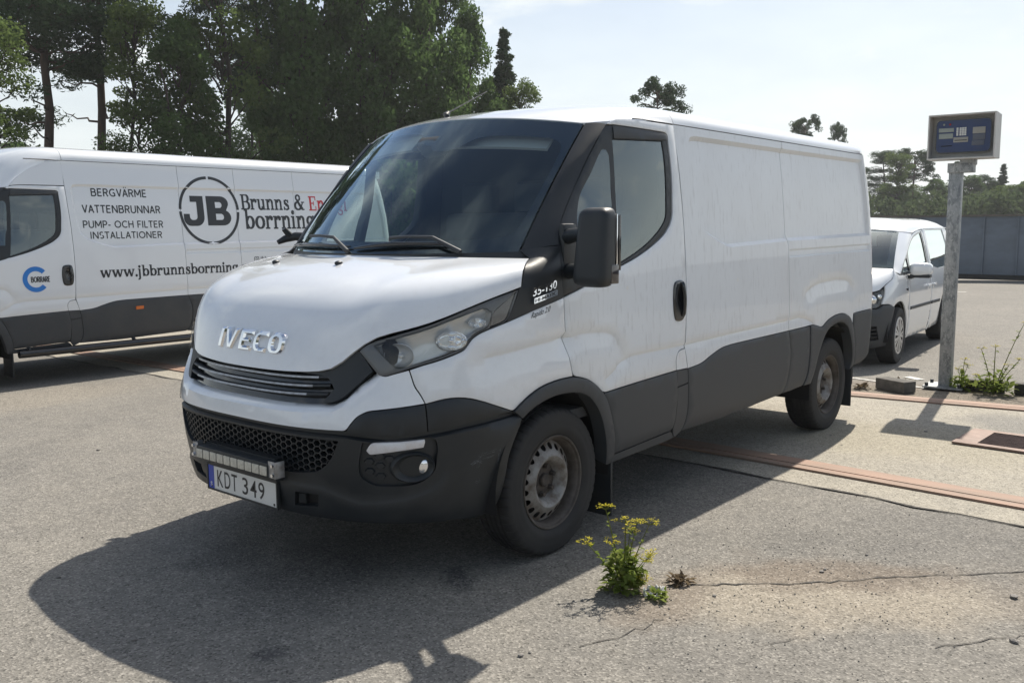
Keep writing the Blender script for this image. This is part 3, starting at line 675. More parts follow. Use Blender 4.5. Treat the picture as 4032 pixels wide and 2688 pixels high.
    gh = gl[:9] + [(.76, 1.05), (.74, .95)] + gb
    g = panel('grille', gh + [(-u, z) for u, z in gh[::-1] if u > 1e-6], M['gloss_black'], R, off=-.048, gap=0, cell=.05)
    sur = [(.30, .928), (.464, .934), (.516, .948), (.559, .976), (.61, 1.023), (.626, 1.024), (.655, .995), (.700, .945), (.640, .885), (.597, .838), (.55, .815), (.50, .813), (.54, .87), (.50, .915)]
    panel('grille_surround', sur, M['black'], (g, g), both=True, off=-.012, cell=.03, th=.04)
    for z0, ue in ((.908, .455), (.874, .435), (.841, .415)):
        us = np.linspace(-.52, .52, 61); sec = [(-.046, .012), (-.020, .010), (-.012, .003), (-.012, -.004), (-.020, -.006), (-.046, -.004)]
        G = np.array([[VAN(u, z0 + b + .012*(abs(u)/.5)**2.5 - .004, a)[0] for a, b in sec] for u in us])
        sl = sheet('grille_slat', G, M['black'], g, 0, 0, 40, flip=False)
        us = np.linspace(-ue, ue, 51); sec = [(-.014, .0022), (-.0095, .0022), (-.0095, -.0058), (-.014, -.0058)]
        G = np.array([[VAN(u, z0 + b + .012*(abs(u)/.5)**2.5 - .004, a)[0] for a, b in sec] for u in us])
        sheet('slat_trim', G, M['steel'], sl, 0, 0, 20)
    # headlamps
    hl = panel('headlight', LAMP, M['hl_in'], (R, R), both=True, holes=[LAMP_CLEAR, LAMP_REAR], off=.001, th=.06, cell=.03, roll=.003)
    panel('lamp_housing', inset(LAMP_CLEAR, -.006), M['hl_grey'], hl, both=True, off=-.040, th=0, gap=0, cell=.03, disp=lambda v: .030*np.clip((v[:, 1]-np.interp(v[:, 0], [.69, .9, 1.2], [1.02, 1.075, 1.16]))/.03, 0, 1))
    panel('lamp_wall', LAMP_CLEAR, M['hl_grey'], hl, both=True, off=-.040, th=-.040, gap=0, holes=[inset(LAMP_CLEAR, .003)], cell=.02)
    panel('lamp_shroud', [(.692, 1.046), (.752, 1.066), (.738, 1.02), (.748, .985), (.792, .958), (.750, .987), (.717, 1.020)], M['hl_in'], hl, both=True, off=-.020, th=0, gap=0, cell=.02, rn=0)
    panel('rear_lamp_filter', LAMP_REAR, M['smoke'], hl, both=True, off=-.006, cell=.03)
    panel('headlight_lens', inset(LAMP, .010), M['lens'], hl, both=True, off=.007, th=0, cell=.04, disp=lambda v: .006*np.clip(segdist(v, LAMP, True)/.05, 0, 1))
    for sd in (-1, 1):
        H = hl[0 if sd < 0 else 1]
        for u, z, rr, sq, nm, fl in ((.800, 1.005, .062, .80, 'dipped_beam', 0), (1.02, 1.058, .060, .62, 'main_beam', 5), (1.135, 1.125, .036, .55, 'daytime_lamp', 4)):
            C, n = VAN(np.array([u]), np.array([z]), -.014); c = C[0]; fwd = n[0]*.75 + np.array([-1, -.15, .0])*.45; fwd /= np.linalg.norm(fwd)
            a = np.cross(fwd, [0, 0, 1]); a /= np.linalg.norm(a); b = np.cross(a, fwd); k = 30; V = []; Fc = []
            pr = [(1.04, .002), (1.0, .004), (.96, -.004), (.82, -.020), (.55, -.036), (.25, -.042), (.16, -.020), (.0, -.016)]
            for q in range(k):
                t = 2*math.pi*q/k; fac = 1 + (0.05 if fl and q % 2 else 0)
                for s, d in pr: V.append(c + rr*s*fac*(math.cos(t)*a + math.sin(t)*b*sq) + fwd*(d*.8+.006))
            L = len(pr)
            for q in range(k):
                for s in range(L-1): Fc.append((q*L+s, q*L+s+1, ((q+1) % k)*L+s+1, ((q+1) % k)*L+s))
            if sd > 0: V = [(x, -y, z_) for x, y, z_ in V]; Fc = [f[::-1] for f in Fc]
            mob(nm, V, Fc, M['reflector'] if nm != 'dipped_beam' else M['hl_grey'], H, True, 30)
    # wings
    fen = QUARTER_LOW + DOOR_FRONT2[0:] + ARCH_F[:6][::-1] + TRIM_B[:5][::-1][1:] + [(.916, .846), (.882, .880), (.848, .948), (.904, .965), (.972, .981), (1.047, 1.005), (1.077, 1.017), (1.093, 1.038), (1.110, 1.061), (1.142, 1.079), (1.181, 1.092), (1.241, 1.107)]
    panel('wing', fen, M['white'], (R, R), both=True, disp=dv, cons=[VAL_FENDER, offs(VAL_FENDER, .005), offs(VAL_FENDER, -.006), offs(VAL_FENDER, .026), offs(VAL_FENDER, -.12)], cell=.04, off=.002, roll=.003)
    # black panel behind the lamp, pillar
    hg = hood_grid(); tip = [tuple(p) for p in hg[-1]]
    B1 = lambda pl, o=0.0: [tuple(p) for p in VAN(np.array([q[0] for q in pl]), np.array([q[1] for q in pl]), o)[0]]
    cnr = tuple(WS_BOT(np.array([-.83]))[0] + np.array([-.004, -.006, .006]))
    A = B1([(1.289, 1.121), (1.323, 1.189), (1.352, 1.262)]) + [tuple(np.array(p)+[.012, .002, 0]) for p in tip] + [cnr]
    D = B1([(1.66, 1.207), (1.648, 1.263), (1.642, 1.372), (1.642, 1.437)])
    loft('quarter_panel', A, D, M['black'], R, 10, [.006, .010, .010, .008])
    A = [cnr] + [tuple(p) for p in WS_BOT(np.array([-.82]))*(1-t) + WS_TOP(np.array([-.785]))*t for t in ()] 
    tt = np.linspace(0, 1, 16); A = [tuple(ws_surf(-1.012, t, .004)[0]) for t in tt]
    D = B1([(1.638, 1.441), (1.653, 1.482), (1.676, 1.525), (1.709, 1.564), (1.753, 1.609), (1.852, 1.708), (1.97, 1.837), (2.114, 1.965), (2.185, 2.021)])
    loft('roof_pillar', A, D, M['black'], R, 12, [.008, .010, .010, .006])
    # windscreen, printed border, cowl
    u = np.linspace(-1, 1, 41); G = np.array([[ws_surf(a, t)[0] for t in np.linspace(0, 1, 13)] for a in u])
    ws = sheet('windscreen', G, M['wglass'], R, 0, 0, 60, flip=True)
    wl = np.array([(-.80, 0), (.80, 0), (.80, .93), (-.80, .93)])
    hole = smooth_pl([(-.735, .10), (-.60, .082), (0, .078), (.60, .082), (.735, .10), (.760, .16), (.765, .80), (.745, .862), (.66, .872), (.20, .855), (.03, .815), (.01, .74), (-.07, .73), (-.09, .685), (-.24, .685), (-.30, .76), (-.38, .80), (-.66, .80), (-.74, .785), (-.775, .70), (-.765, .16)], 1, True)
    panel('printed_border', wl, M['frit'], ws, mapf=ws_map, holes=[hole], off=-.003, th=0, cell=.05, gap=0)
    yy = np.linspace(-.86, .86, 31); c2 = WS_BOT(yy) + np.array([0, 0, .004]); hx_ = -.385 + .295*(np.abs(yy)/.895)**2.3
    c1 = np.stack([hx_+.0, yy, 1.362+0*yy], 1)
    sheet('cowl', np.stack([c1 , c1*.5+c2*.5+[0, 0, -.02], c2], 1), M['black'], R, 0, 0, 60)
    # wheel arch trims
    tr = ARCH_F + ARCH_F_END + ARCH_F_IN
    panel('arch_trim', tr, M['clad'], (R, R), both=True, off=.012, th=.075, cell=.03, roll=.006)
    # doors
    dr = DOOR_FRONT2 + ARCH_F[6:] + [(2.307, .734), (2.697, .746)] + FLAP[1:] + DOOR_REAR[1:] + DOOR_TOP + BLACK_IN
    dd = panel('front_door', dr, M['white_dirty'], (R, R), both=True, disp=dv, cons=[BLISTER, offs(BLISTER, .005), offs(BLISTER, -.006), offs(BLISTER, .03), offs(BLISTER, -.1), VAL_DOOR, offs(VAL_DOOR, .005), offs(VAL_DOOR, -.006), offs(VAL_DOOR, .016), offs(VAL_DOOR, -.05)], cell=.04, off=.002, roll=.003)
    fr = DOOR_FRONT[::-1][:-1] + [(2.189, 2.020)] + BLACK_IN[:-1]
    panel('window_frame', fr, M['black'], dd, both=True, holes=[inset(GLASS, -.006), QGLASS], off=-.003, cell=.035, roll=.004, th=.05)
    panel('door_glass', GLASS, M['glass'], dd, both=True, off=-.010, th=0, cell=.06, gap=-.004)
    panel('quarter_glass', QGLASS, M['glass'], dd, both=True, off=-.006, th=0, cell=.06, gap=-.002)
    panel('upper_panel', VISOR, M['clad'], dd, both=True, off=.002, roll=.003)
    sealg = inset(GLASS, -.005)
    panel('window_seal', inset(GLASS, -.026), M['gloss_black'], dd, both=True, holes=[inset(GLASS, .003)], off=.0025, th=.02, cell=.02, roll=.004) if False else None
    panel('door_cladding', CLAD_D, M['clad'], dd, both=True, off=.006, roll=.004, cell=.05)
    HAND = smooth_pl([(2.66, 1.222), (2.70, 1.236), (2.745, 1.236), (2.772, 1.222), (2.783, 1.13), (2.772, 1.035), (2.745, 1.012), (2.695, 1.010), (2.660, 1.024), (2.648, 1.12)], 2, True)
    hs = panel('handle_bowl', HAND, M['gloss_black'], dd, both=True, off=.010, th=.02, cell=.012, disp=lambda v: -.0065*np.clip(1-((v[:, 0]-2.722)/.030)**2-((v[:, 1]-1.135)/.062)**2, 0, 1), roll=.006)
    for sd in (-1, 1):
        zz2 = np.linspace(1.040, 1.222, 14); pts = [VAN(2.742+.004*math.sin((z-1.04)/.182*math.pi), z, .010+.010*math.sin((z-1.04)/.182*math.pi)**.6)[0] for z in zz2]
        if sd > 0: pts = [np.array([p[0], -p[1], p[2]]) for p in pts]
        tube('door_handle', pts, [.010]+[.0125]*12+[.010], M['gloss_black'], dd[0 if sd < 0 else 1], 10)
    # sill, pillar cover and fuel flap
    panel('sill_strip', [(2.139, .386), (2.405, .398), (2.700, .410), (2.735, .362), (2.622, .354), (2.149, .342)], M['clad'], (R, R), both=True, off=.001)
    panel('fuel_flap', FLAP + [(2.790, .835), (2.818, .744)], M['white_dirty'], (R, R), both=True, off=.001)
    panel('pillar_cover', [(2.697, .746), (2.818, .742), (2.831, .662), (2.711, .652)], M['clad'], (R, R), both=True, off=.003)
    panel('pillar_cover', [(2.712, .650), (2.832, .660), (2.836, .619), (2.846, .506), (2.836, .433), (2.803, .386), (2.737, .362), (2.700, .412), (2.716, .454), (2.719, .541), (2.722, .598)], M['clad'], (R, R), both=True, off=.003)
    # wipers and washer jets
    def wiper(e0, e1, hub, knee, piv):
        e0, e1, hub, knee, piv = map(np.array, (e0, e1, hub, knee, piv)); bm = bmesh.new()
        q = np.linspace(0, 1, 11); bow = .022*np.sin(q*math.pi)
        b_tube(bm, [ws_surf(*(e0+(e1-e0)*t + [0, w*.55]), .012+w*.25)[0] for t, w in zip(q, bow)], [.005]+[.008, .009, .010, .012, .012, .011, .010, .009, .008]+[.005], 8)
        o = bm_ob('wiper', bm, M['gloss_black'], R, True, 50)
        bm = bmesh.new(); b_tube(bm, [ws_surf(*hub, .034)[0], ws_surf(*((hub+knee)/2), .044)[0], ws_surf(*knee, .040)[0]], [.008, .007, .008], 8); b_tube(bm, [ws_surf(*knee, .040)[0], ws_surf(*piv, .022)[0]], [.008, .012], 8)
        bm_ob('wiper_arm', bm, M['clad'], o, True, 50)
    wiper((1.01, .012), (.01, .040), (.50, .085), (.17, .075), (-.01, .00)); wiper((-.04, .028), (-.66, .052), (-.30, .075), (-.57, .072), (-.745, -.008))
    for y in (.42, -.10):
        bm = bmesh.new(); r = bmesh.ops.create_uvsphere(bm, u_segments=12, v_segments=8, radius=1.0); bmesh.ops.scale(bm, vec=(.022, .016, .012), verts=r['verts'])
        hp = min(((abs(p[1]+abs(y)) + abs(p[0]+.52)*.5, tuple(p)) for row in hood_grid(60, 40) for p in row))[1]
        bmesh.ops.translate(bm, vec=(hp[0], y, hp[2]+.004), verts=r['verts']); bm_ob('washer_jet', bm, M['black'], R, True)
    # mirrors
    for sd in (-1,):
        bm = bmesh.new()
        vs_ = b_box(bm, (0, 0, 0), (.125, .165, .345), None, .052, 5)
        for v in vs_:
            v.co.y *= 1 - .07*(v.co.z/.18); v.co.x += -.018*(v.co.y/.11)**2 + .02*(v.co.z/.18)
            if v.co.x > .03: v.co.x = .03 + (v.co.x-.03)*.4
        bmesh.ops.translate(bm, vec=MIRROR_C, verts=bm.verts)
        if sd > 0: bmesh.ops.scale(bm, vec=(1, -1, 1), verts=bm.verts); bmesh.ops.reverse_faces(bm, faces=bm.faces[:])
        mh = bm_ob('door_mirror', bm, M['black'], R, True, 50)
        c = Vector(MIRROR_C); fx = lambda p: Vector((p[0], p[1]*(-1 if sd > 0 else 1), p[2]))
        for dz_ in (.055, -.105):
            tube('mirror_arm', [fx((c.x+.0, c.y+.06, c.z+dz_)), fx((c.x+.04, c.y+.135, c.z+dz_)), fx((c.x+.075, c.y+.215, c.z+dz_-.01))], [.030, .030, .036], M['black'], mh, 12)
        box('mirror_foot', fx((c.x+.09, c.y+.226, c.z-.02)), (.10, .036, .25), M['black'], mh, bev=.016)
        box('mirror_glass', fx((c.x+.062, c.y, c.z+.02)), (.008, .13, .25), M['chrome'], mh, bev=.003)
        box('mirror_indicator', fx((c.x+.014, c.y-.080, c.z-.115)), (.060, .016, .085), M['smoke'], mh, bev=.007)
        box('mirror_rim', fx((c.x+.050, c.y-.083, c.z+.02)), (.018, .008, .24), M['gloss_black'], mh, bev=.004)
# the far side carries only the bent bracket of its mirror
MIRROR_C = (.015, -1.185, 1.432)

def van_wheels(R, wb, z=.347):
    for x, yo, zz in ((0.0, .955, .345), (wb, .940, .347)):
        for sd in (-1, 1): steel_wheel(R, (x, sd*yo, zz), sd)
def van_inside(R, xr, zg):
    """cab interior, floor, wells and the dark inner skin behind the panel gaps"""
    # inner skin
    P = [(1.289, 1.10), (1.66, 1.18)] + [(2.16, 1.31), (2.312, 1.35), (2.468, 1.40), (2.60, 1.462), (2.69, 1.56), (2.72, 1.76), (2.715, 2.03), (2.73, zg-.012), (ux(xr)-.02, zg-.012), (ux(xr)+.02, .42)]
    wr = WB_ - .5 + U0
    P += [(wr+.36, .42), (wr+.345, .55), (wr+.29, .68), (wr+.2, .775), (wr+.08, .81), (wr-.06, .81), (wr-.2, .775), (wr-.3, .69), (wr-.36, .57), (wr-.39, .44), (2.81, .40), (2.10, .40)]
    P += [(2.05, .50), (2.01, .585), (1.955, .67), (1.885, .73), (1.81, .76), (1.713, .77), (1.622, .77), (1.537, .752), (1.47, .728), (1.30, .76), (1.0, .83), (.95, .90), (.87, .96)]
    P += [(1.047, 1.0), (1.11, 1.06), (1.18, 1.09)]
    panel('inner_skin', P, M['dark'], (R, R), both=True, off=-.032, gap=0, th=0, cell=.12)
    panel('front_core', [(0, .33), (.65, .33), (1.2, .30), (1.25, .66), (.9, .78), (.6, .79), (0, .78), (-.6, .79), (-.9, .78), (-1.25, .66), (-1.2, .30), (-.65, .33)], M['dark'], R, off=-.085, gap=0, th=0, cell=.1)
    bm = bmesh.new()
    b_box(bm, ((xr+1.0)/2+.05, 0, .46), (xr-1.15, 1.78, .10)); b_box(bm, ((WB_)/2, .42, .36), (WB_-1.0, .12, .14)); b_box(bm, (WB_/2, -.42, .36), (WB_-1.0, .12, .14))
    b_box(bm, (-.35, 0, .50), (.9, 1.35, .24)); b_box(bm, (-.42, 0, .92), (.75, 1.45, .30))
    bm_ob('underbody', bm, M['dark'], R)
    tube('front_axle', [(0, -.80, .345), (0, .80, .345)], .05, M['dark'], R, 10); tube('rear_axle', [(WB_, -.80, .35), (WB_, .80, .35)], .065, M['dark'], R, 10)
    # wheel wells
    for x0, nm in ((0.0, 'front_wheel_well'), (WB_, 'rear_wheel_well')):
        for sd in (-1, 1):
            t = np.linspace(-.15, math.pi+.15, 26); G = np.array([[(x0+.42*math.cos(a)*(1.02), sd*y, .355+.425*math.sin(a)) for y in (.60, .80, .972)] for a in t])
            sheet(nm, G, M['dark'], R, 0, 0, 60)
            box('well_wall', (x0, sd*.60, .57), (.84, .01, .50), M['dark'], R)
    # mud flaps
    for sd in (-1, 1):
        if sd < 0: bm = bmesh.new(); b_box(bm, (.455, sd*.86, .25 if sd < 0 else .42), (.016, .235, .36 if sd < 0 else .12), Matrix.Rotation(.0, 3, 'Y'), .006); b_box(bm, (.448, sd*.87, .44), (.05, .23, .14), None, .012); bm_ob('mud_flap', bm, M['black'], R, True)
        bm = bmesh.new(); b_box(bm, (WB_+.415, sd*.86, .285 if sd < 0 else .38), (.014, .22, .33 if sd < 0 else .14), None, .005); bm_ob('mud_flap', bm, M['black'], R, True)
    # cab
    bm = bmesh.new(); b_box(bm, (.62, 0, .62), (1.15, 1.8, .05)); bm_ob('cab_floor', bm, M['interior'], R)
    bk = [(1.20, y, z) for y, z in ((-.93, .55), (.93, .55), (.93, 1.5), (.88, 2.03), (.7, 2.11), (0, 2.13), (-.7, 2.11), (-.88, 2.03), (-.93, 1.5))]
    mob('bulkhead', bk, [tuple(range(9))], M['interior'], R, False)
    yy = np.linspace(-.88, .88, 15)
    prof = [(.02, 1.335), (.06, 1.345), (.16, 1.35), (.30, 1.33), (.37, 1.27), (.39, 1.12), (.46, .95), (.40, .70)]
    G = np.array([[(x - .30*(1-min(1, abs(y)/.86)**2)*(1 if i < 2 else .55 if i < 3 else .12), y, z) for i, (x, z) in enumerate(prof)] for y in yy])
    dash = sheet('dashboard', G, M['interior'], R, 0, 0, 50)
    box('dash_tray', (.16, -.32, 1.372), (.22, .42, .05), M['interior'], dash, bev=.02); box('instrument_hood', (.28, -.45, 1.365), (.16, .34, .09), M['interior'], dash, bev=.03)
    box('paper_sheet', (.02, .22, 1.366), (.20, .30, .006), M['headliner'], dash, Matrix.Rotation(.3, 3, 'Z'))
    bm = bmesh.new(); c = Vector((.52, -.45, 1.30)); ax = Matrix.Rotation(rad(-62), 3, 'Y'); 
    ring = [c + ax @ Vector((.215*math.cos(t), .215*math.sin(t), 0)) for t in np.linspace(0, 2*math.pi, 33)]
    b_tube(bm, ring, .017, 8, False)
    for t in (0.2, 2.94, 4.71): b_tube(bm, [c + ax @ Vector((.20*math.cos(t), .20*math.sin(t), 0)), c + ax @ Vector((0, 0, -.03))], [.014, .03], 6)
    bm_ob('steering_wheel', bm, M['interior'], R, True, 50)
    for y, w in ((-.45, .50), (.27, .92)):
        bm = bmesh.new(); b_box(bm, (.86, y, .92), (.50, w, .16), None, .05, 3); b_box(bm, (1.10, y, 1.28), (.15, w, .66), Matrix.Rotation(0, 3, 'Y'), .055, 3)
        for hy in ([y] if w < .6 else [y-.22, y+.22]): b_box(bm, (1.12, hy, 1.70), (.10, .26, .20), None, .04, 3)
        bm_ob('seat', bm, M['seat'], R, True)
    us = np.linspace(-.80, .80, 9); G = np.array([[(x, y*(.96), 2.06 + .045*min(1, (x-.45)/.5) - .03*(y/.8)**2) for x in (.50, .75, 1.0, 1.19)] for y in us])
    sheet('headliner', G, M['headliner'], R, 0, 0, 60)
    for a0, a1 in ((-.86, -.16), (.16, .86)):
        G = np.array([[ws_surf(a, t, -.045)[0] for t in (.80, .92)] for a in np.linspace(a0, a1, 7)]); sheet('sun_visor', G, M['headliner'], R, .015, 0, 60)
    p = ws_surf(0.0, .84, -.05)[0]; box('camera_pod', p, (.07, .16, .10), M['interior'], R, Matrix.Rotation(rad(-45), 3, 'Y'), .02)

def van_cargo(R, xr, zg, wb, seams, dirt, feats):
    """load-bay flanks, claddings, rear corners and doors"""
    e = ux(xr) - 5.721; white = M['white_dirty'] if dirt else M['white']
    UE = ux(xr) + .085; wr = wb - 3.385
    A = lambda pl: [(u + wr, z) for u, z in pl]; E = lambda pl: [(u + e, z) for u, z in pl]
    rec = [(u if u < 3.4 else (u + e if u > 5 else seams[0]), z) for u, z in RECESS]
    arch = A([(4.509, .836), (4.582, .835)] + ARCH_R)
    top = zg - .004
    val_r = A(BLISTER_R); vside = [(2.781, .874), (3.37, .886), (seams[0], .897)] + A([(4.322, .904), (4.454, .884), (4.56, .852)])
    vs_ = [(np.array(vside), .016, .05, .010), (np.array(val_r), .028, .12, .014), (np.array(A([(5.36, .922), (5.66, .928)])), .014, .04, .007)]
    g1 = [((s_, .0), (s_, .0)) for s_ in ()]
    gx = seams[0]+.012
    groove = np.array([(gx, 1.312), (gx, 1.368), (5.69+e, 1.380), (5.69+e, 1.322)])
    vf = valley(vs_)
    def disp(v):
        d = vf(v); k = inpoly(v, rec); ds = segdist(v, rec, True); d -= np.where(k, .021*np.clip(ds/.022, 0, 1), 0)
        if feats:
            k = inpoly(v, groove); ds = segdist(v, groove, True); d -= np.where(k, .012*np.clip(ds/.012, 0, 1), 0)
        return d
    lp_ = lambda d: np.vstack([(q := inset(rec, d)), q[:1]])
    cons0 = [lp_(-.005), lp_(0.0), lp_(.0045), lp_(.0175), lp_(.022), lp_(.027), offs(vside, .005), offs(vside, -.006), offs(val_r, .006), offs(val_r, -.008), np.array(vside), offs(vside, .016), offs(vside, -.05), np.array(val_r), offs(val_r, .028), offs(val_r, -.12)]
    if feats: cons0 += [np.vstack([groove, groove[:1]]), np.vstack([(q := inset(groove, .012)), q[:1]])]
    low0 = [(2.818, .742), (2.95, .751), (3.003, .762), (3.05, .777), (3.147, .804), (3.222, .819), (3.338, .825)]
    edges = [2.781] + list(seams) + [UE]
    front_edge = [(2.762, top)] + [(u, z) for u, z in DOOR_REAR[::-1][1:-1]]
    if zg > 2.15: front_edge = [(2.765, top), (2.777, 2.062)] + [(u, z) for u, z in DOOR_REAR[::-1][1:-1]]
    out = []
    for i in range(len(edges)-1):
        a, b = edges[i], edges[i+1]; last = i == len(edges)-2
        if i == 0: poly = front_edge + low0 + [(b, .832), (b, top)]
        elif not last: poly = [(a, top), (a, .832), (b, .832), (b, top)]
        else: poly = [(a, top), (a, .832)] + arch + E([(5.335, .858), (5.401, .862), (5.671, .866)]) + [(b-.03, .868), (b-.03, .93), (b-.045, .93), (b-.045, 1.45), (b-.02, 1.46), (b-.02, top)] if e == wr or abs(e-wr) < 2 else None
        ss = set()
        cs = []
        P_in = inset(poly, .006)
        for c in cons0:   # keep the part of each feature line that lies inside this sheet
            q = densify(c, .03, False); k = inpoly(q, P_in); run = []
            for pt, kk in zip(q, k):
                if kk: run.append(pt)
                elif len(run) > 1: cs.append(np.array(run)); run = []
                else: run = []
            if len(run) > 1: cs.append(np.array(run))
        out.append(panel('side_panel', poly, white, (R, R), both=True, disp=disp, cons=cs, cell=.045, off=.002))
    # claddings
    cl0 = low0 + [(seams[0], .832)]; r_ = [(.052, .69), (.051, .585), (.022, .462), (-.017, .409)]
    lo = lambda u: .381 + (u-3.265)*.033 if u < 4.2 else .41
    s0 = seams[0]
    panel('side_cladding', cl0 + [(s0+a, z) for a, z in r_] + [(3.265, .383), (2.803, .388), (2.836, .433), (2.846, .506), (2.836, .619)], M['clad'], (R, R), both=True, off=.006, roll=.005, cell=.06)
    prev = s0
    for s1 in list(seams[1:]):
        panel('side_cladding', [(prev, .832), (s1, .832)] + [(s1+a, z) for a, z in r_] + [(prev+a, z) for a, z in r_[::-1]], M['clad'], (R, R), both=True, off=.006, roll=.005, cell=.06); prev = s1
    pe = A([(4.509, .834), (4.535, .612), (4.525, .493), (4.477, .417)])
    panel('side_cladding', [(prev, .832)] + pe + [(prev+a, z) for a, z in r_[::-1]], M['clad'], (R, R), both=True, off=.006, roll=.005, cell=.05)
    tr = A([(4.509, .834), (4.582, .835)] + ARCH_R + [(5.385, .66), (5.415, .55), (5.425, .45), (5.35, .42), (5.374, .481), (5.362, .567), (5.302, .68), (5.223, .769), (5.122, .812), (5.0, .816), (4.856, .789), (4.764, .731), (4.685, .617), (4.629, .469), (4.60, .415), (4.477, .417), (4.525, .493), (4.535, .612)])
    panel('arch_trim', tr, M['clad'], (R, R), both=True, off=.011, th=.07, cell=.03, roll=.005)
    rb = A([(5.335, .773), (5.385, .66), (5.415, .55), (5.425, .45)]) + [(5.597+e, .455), (5.70+e, .475), (UE+.02, .56), (UE+.06, .62), (UE+.06, .868), (5.671+e, .866), (5.401+e, .862), (5.335+e, .857)]
    if abs(e-wr) > .05: rb = A([(5.335, .773), (5.385, .66), (5.415, .55), (5.425, .45)]) + [(UE-.2, .455), (UE-.1, .475), (UE+.02, .56), (UE+.06, .62), (UE+.06, .868), (5.401+wr, .862), (5.335+wr, .857)]
    panel('rear_corner', rb, M['clad'], (R, R), both=True, off=.008, roll=.005, cell=.04)
    panel('tail_light', [(UE-.040, .935), (UE+.05, .935), (UE+.05, 1.445), (UE-.040, 1.445)], M['red'], (R, R), both=True, off=.006, roll=.006, cell=.03)
    ue = UE + .06; wm = ux(xr) + .09*math.pi/2 + .955
    dr = panel('rear_door', [(ue-.02, .60), (wm-.01, .60), (wm-.06, zg-.02), (ue-.02, zg-.02)], white, (R, R), both=True, off=.001, cell=.12)
    panel('rear_bumper', [(ue, .44), (wm-.02, .44), (wm-.02, .59), (ue, .59)], M['clad'], (R, R), both=True, off=.02, cell=.12)
    for sd in (-1, 1):
        for z in (1.85, 1.2): 
            p = VAN(ux(xr)+.10, z, .012)[0]
            box('door_hinge', (p[0], sd*abs(p[1]), z), (.03, .03, .11), M['black'], dr[0 if sd < 0 else 1], bev=.006)
    box('rear_gap_filler', (xr-.04, 0, zg+.012), (.07, 1.72, .10), M['white_clean'], R, bev=.01); box('rear_gap_filler', (xr+.045, 0, zg-.055), (.03, 1.60, .07), M['dark'], R)  # unseen strips added to stop sun leaking in under the roof's rear end
    # rain gutter joint
    for sd in (-1, 1):
        pts = [VAN(u, zg-.002, -.004)[0] for u in np.linspace(2.40, ux(xr), 24)]
        tube('roof_joint', [(p[0], sd*abs(p[1]), p[2]) for p in pts], .005, M['black'], R, 5)

WB_ = 3.385
van = thing('panel_van', 'dusty white panel van in the foreground with a light bar above its number plate', 'van')
van_front(van); van_wheels(van, WB_); van_inside(van, 4.06, 2.068)
FRONT = list(van.children)
van_cargo(van, 4.06, 2.068, WB_, [4.155], True, True)
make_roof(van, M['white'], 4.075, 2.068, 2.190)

# ------------------------------------------------------------------ things fixed to the foreground van
def hood_front_map(y0, z0):
    G = hood_grid(120, 120).reshape(-1, 3); Pt = G[(G[:, 2] < 1.16) & (np.abs(G[:, 1]) < .42) & (G[:, 2] > .93)]
    T = lambda y, z: np.stack([np.ones_like(y), y*y, y**4, z, z*z, z**3, y*y*z, y*y*z*z], -1)
    c, *_ = np.linalg.lstsq(T(Pt[:, 1], Pt[:, 2]-1.04), Pt[:, 0], rcond=None)      # smooth fit of the bonnet's front face
    def f(tx, ty, h):
        y = y0-np.asarray(tx, float); z = z0+np.asarray(ty, float); return np.stack([T(y, z-1.04) @ c - np.asarray(h), y, z], -1)
    return f
x_ = .252; hfm = hood_front_map(0, 0)
for ch, wd in (('I', .034), ('V', .106), ('E', .094), ('C', .094), ('O', .104)):
    block_letter('badge_letter', *BLOCK[ch], M['chrome'], van, (lambda tx, ty, h, x=x_: hfm(tx - x, ty, h)), 0, .984, wd, .092, .010, .007, .16 if ch in 'I' else .10 if ch != 'V' else .06)
    x_ -= wd + .013
tilt = lambda u0, z0, sl: (lambda tx, ty, h: VAN(u0+tx, z0+ty+sl*tx, h)[0])
text_on('model_badge', '35-130', M['chrome'], van, tilt(1.416, 1.220, .19), .160, .036, .020, bold=.008, extrude=.04)
bp_ = panel('badge_strip', [(1.431, 1.188), (1.590, 1.219), (1.590, 1.243), (1.431, 1.212)], M['chrome'], van, off=.0195, cell=.03, gap=0, rn=0)
text_on('strip_lettering', 'HI-MATIC', M['ink'], bp_, tilt(1.438, 1.1935, .195), .145, .015, .0206, bold=.008)
text_on('door_script', 'Rapido 2.0', M['ink'], van, tilt(1.431, 1.117, .19), .130, .032, .004, shear=.4, bold=.0)
# number plate
pl = box('number_plate', (-1.0325, 0, .389), (.006, .520, .110), M['plate'], van, bev=.002)
bm = bmesh.new()
for c, s_ in (((-1.032, 0, .4475), (.014, .540, .008)), ((-1.032, 0, .3305), (.014, .540, .008)), ((-1.032, .266, .389), (.014, .009, .110)), ((-1.032, -.266, .389), (.014, .009, .110))): b_box(bm, c, s_)
bm_ob('plate_frame', bm, M['black'], pl)
box('plate_band', (-1.0360, .2385, .389), (.0015, .042, .108), M['plate_blue'], pl)
pm = lambda y0, z0: (lambda tx, ty, h: np.stack([-1.0358 - h, y0 - tx, z0 + ty], -1))
text_on('band_letter', 'S', M['plate'], pl, pm(.2455, .345), .014, .020, .0014, bold=.02)
for ch, y0, wd in (('K', .190, .046), ('D', .132, .046), ('T', .076, .044), ('3', -.008, .043), ('4', -.068, .048), ('9', -.130, .044)):
    text_on('plate_character', ch, M['ink'], pl, pm(y0, .351), wd, .077, .0006, bold=.004)
for y in (.235, -.243): box('plate_screw', (-1.0362, y, .345), (.002, .010, .010), M['ink'], pl)
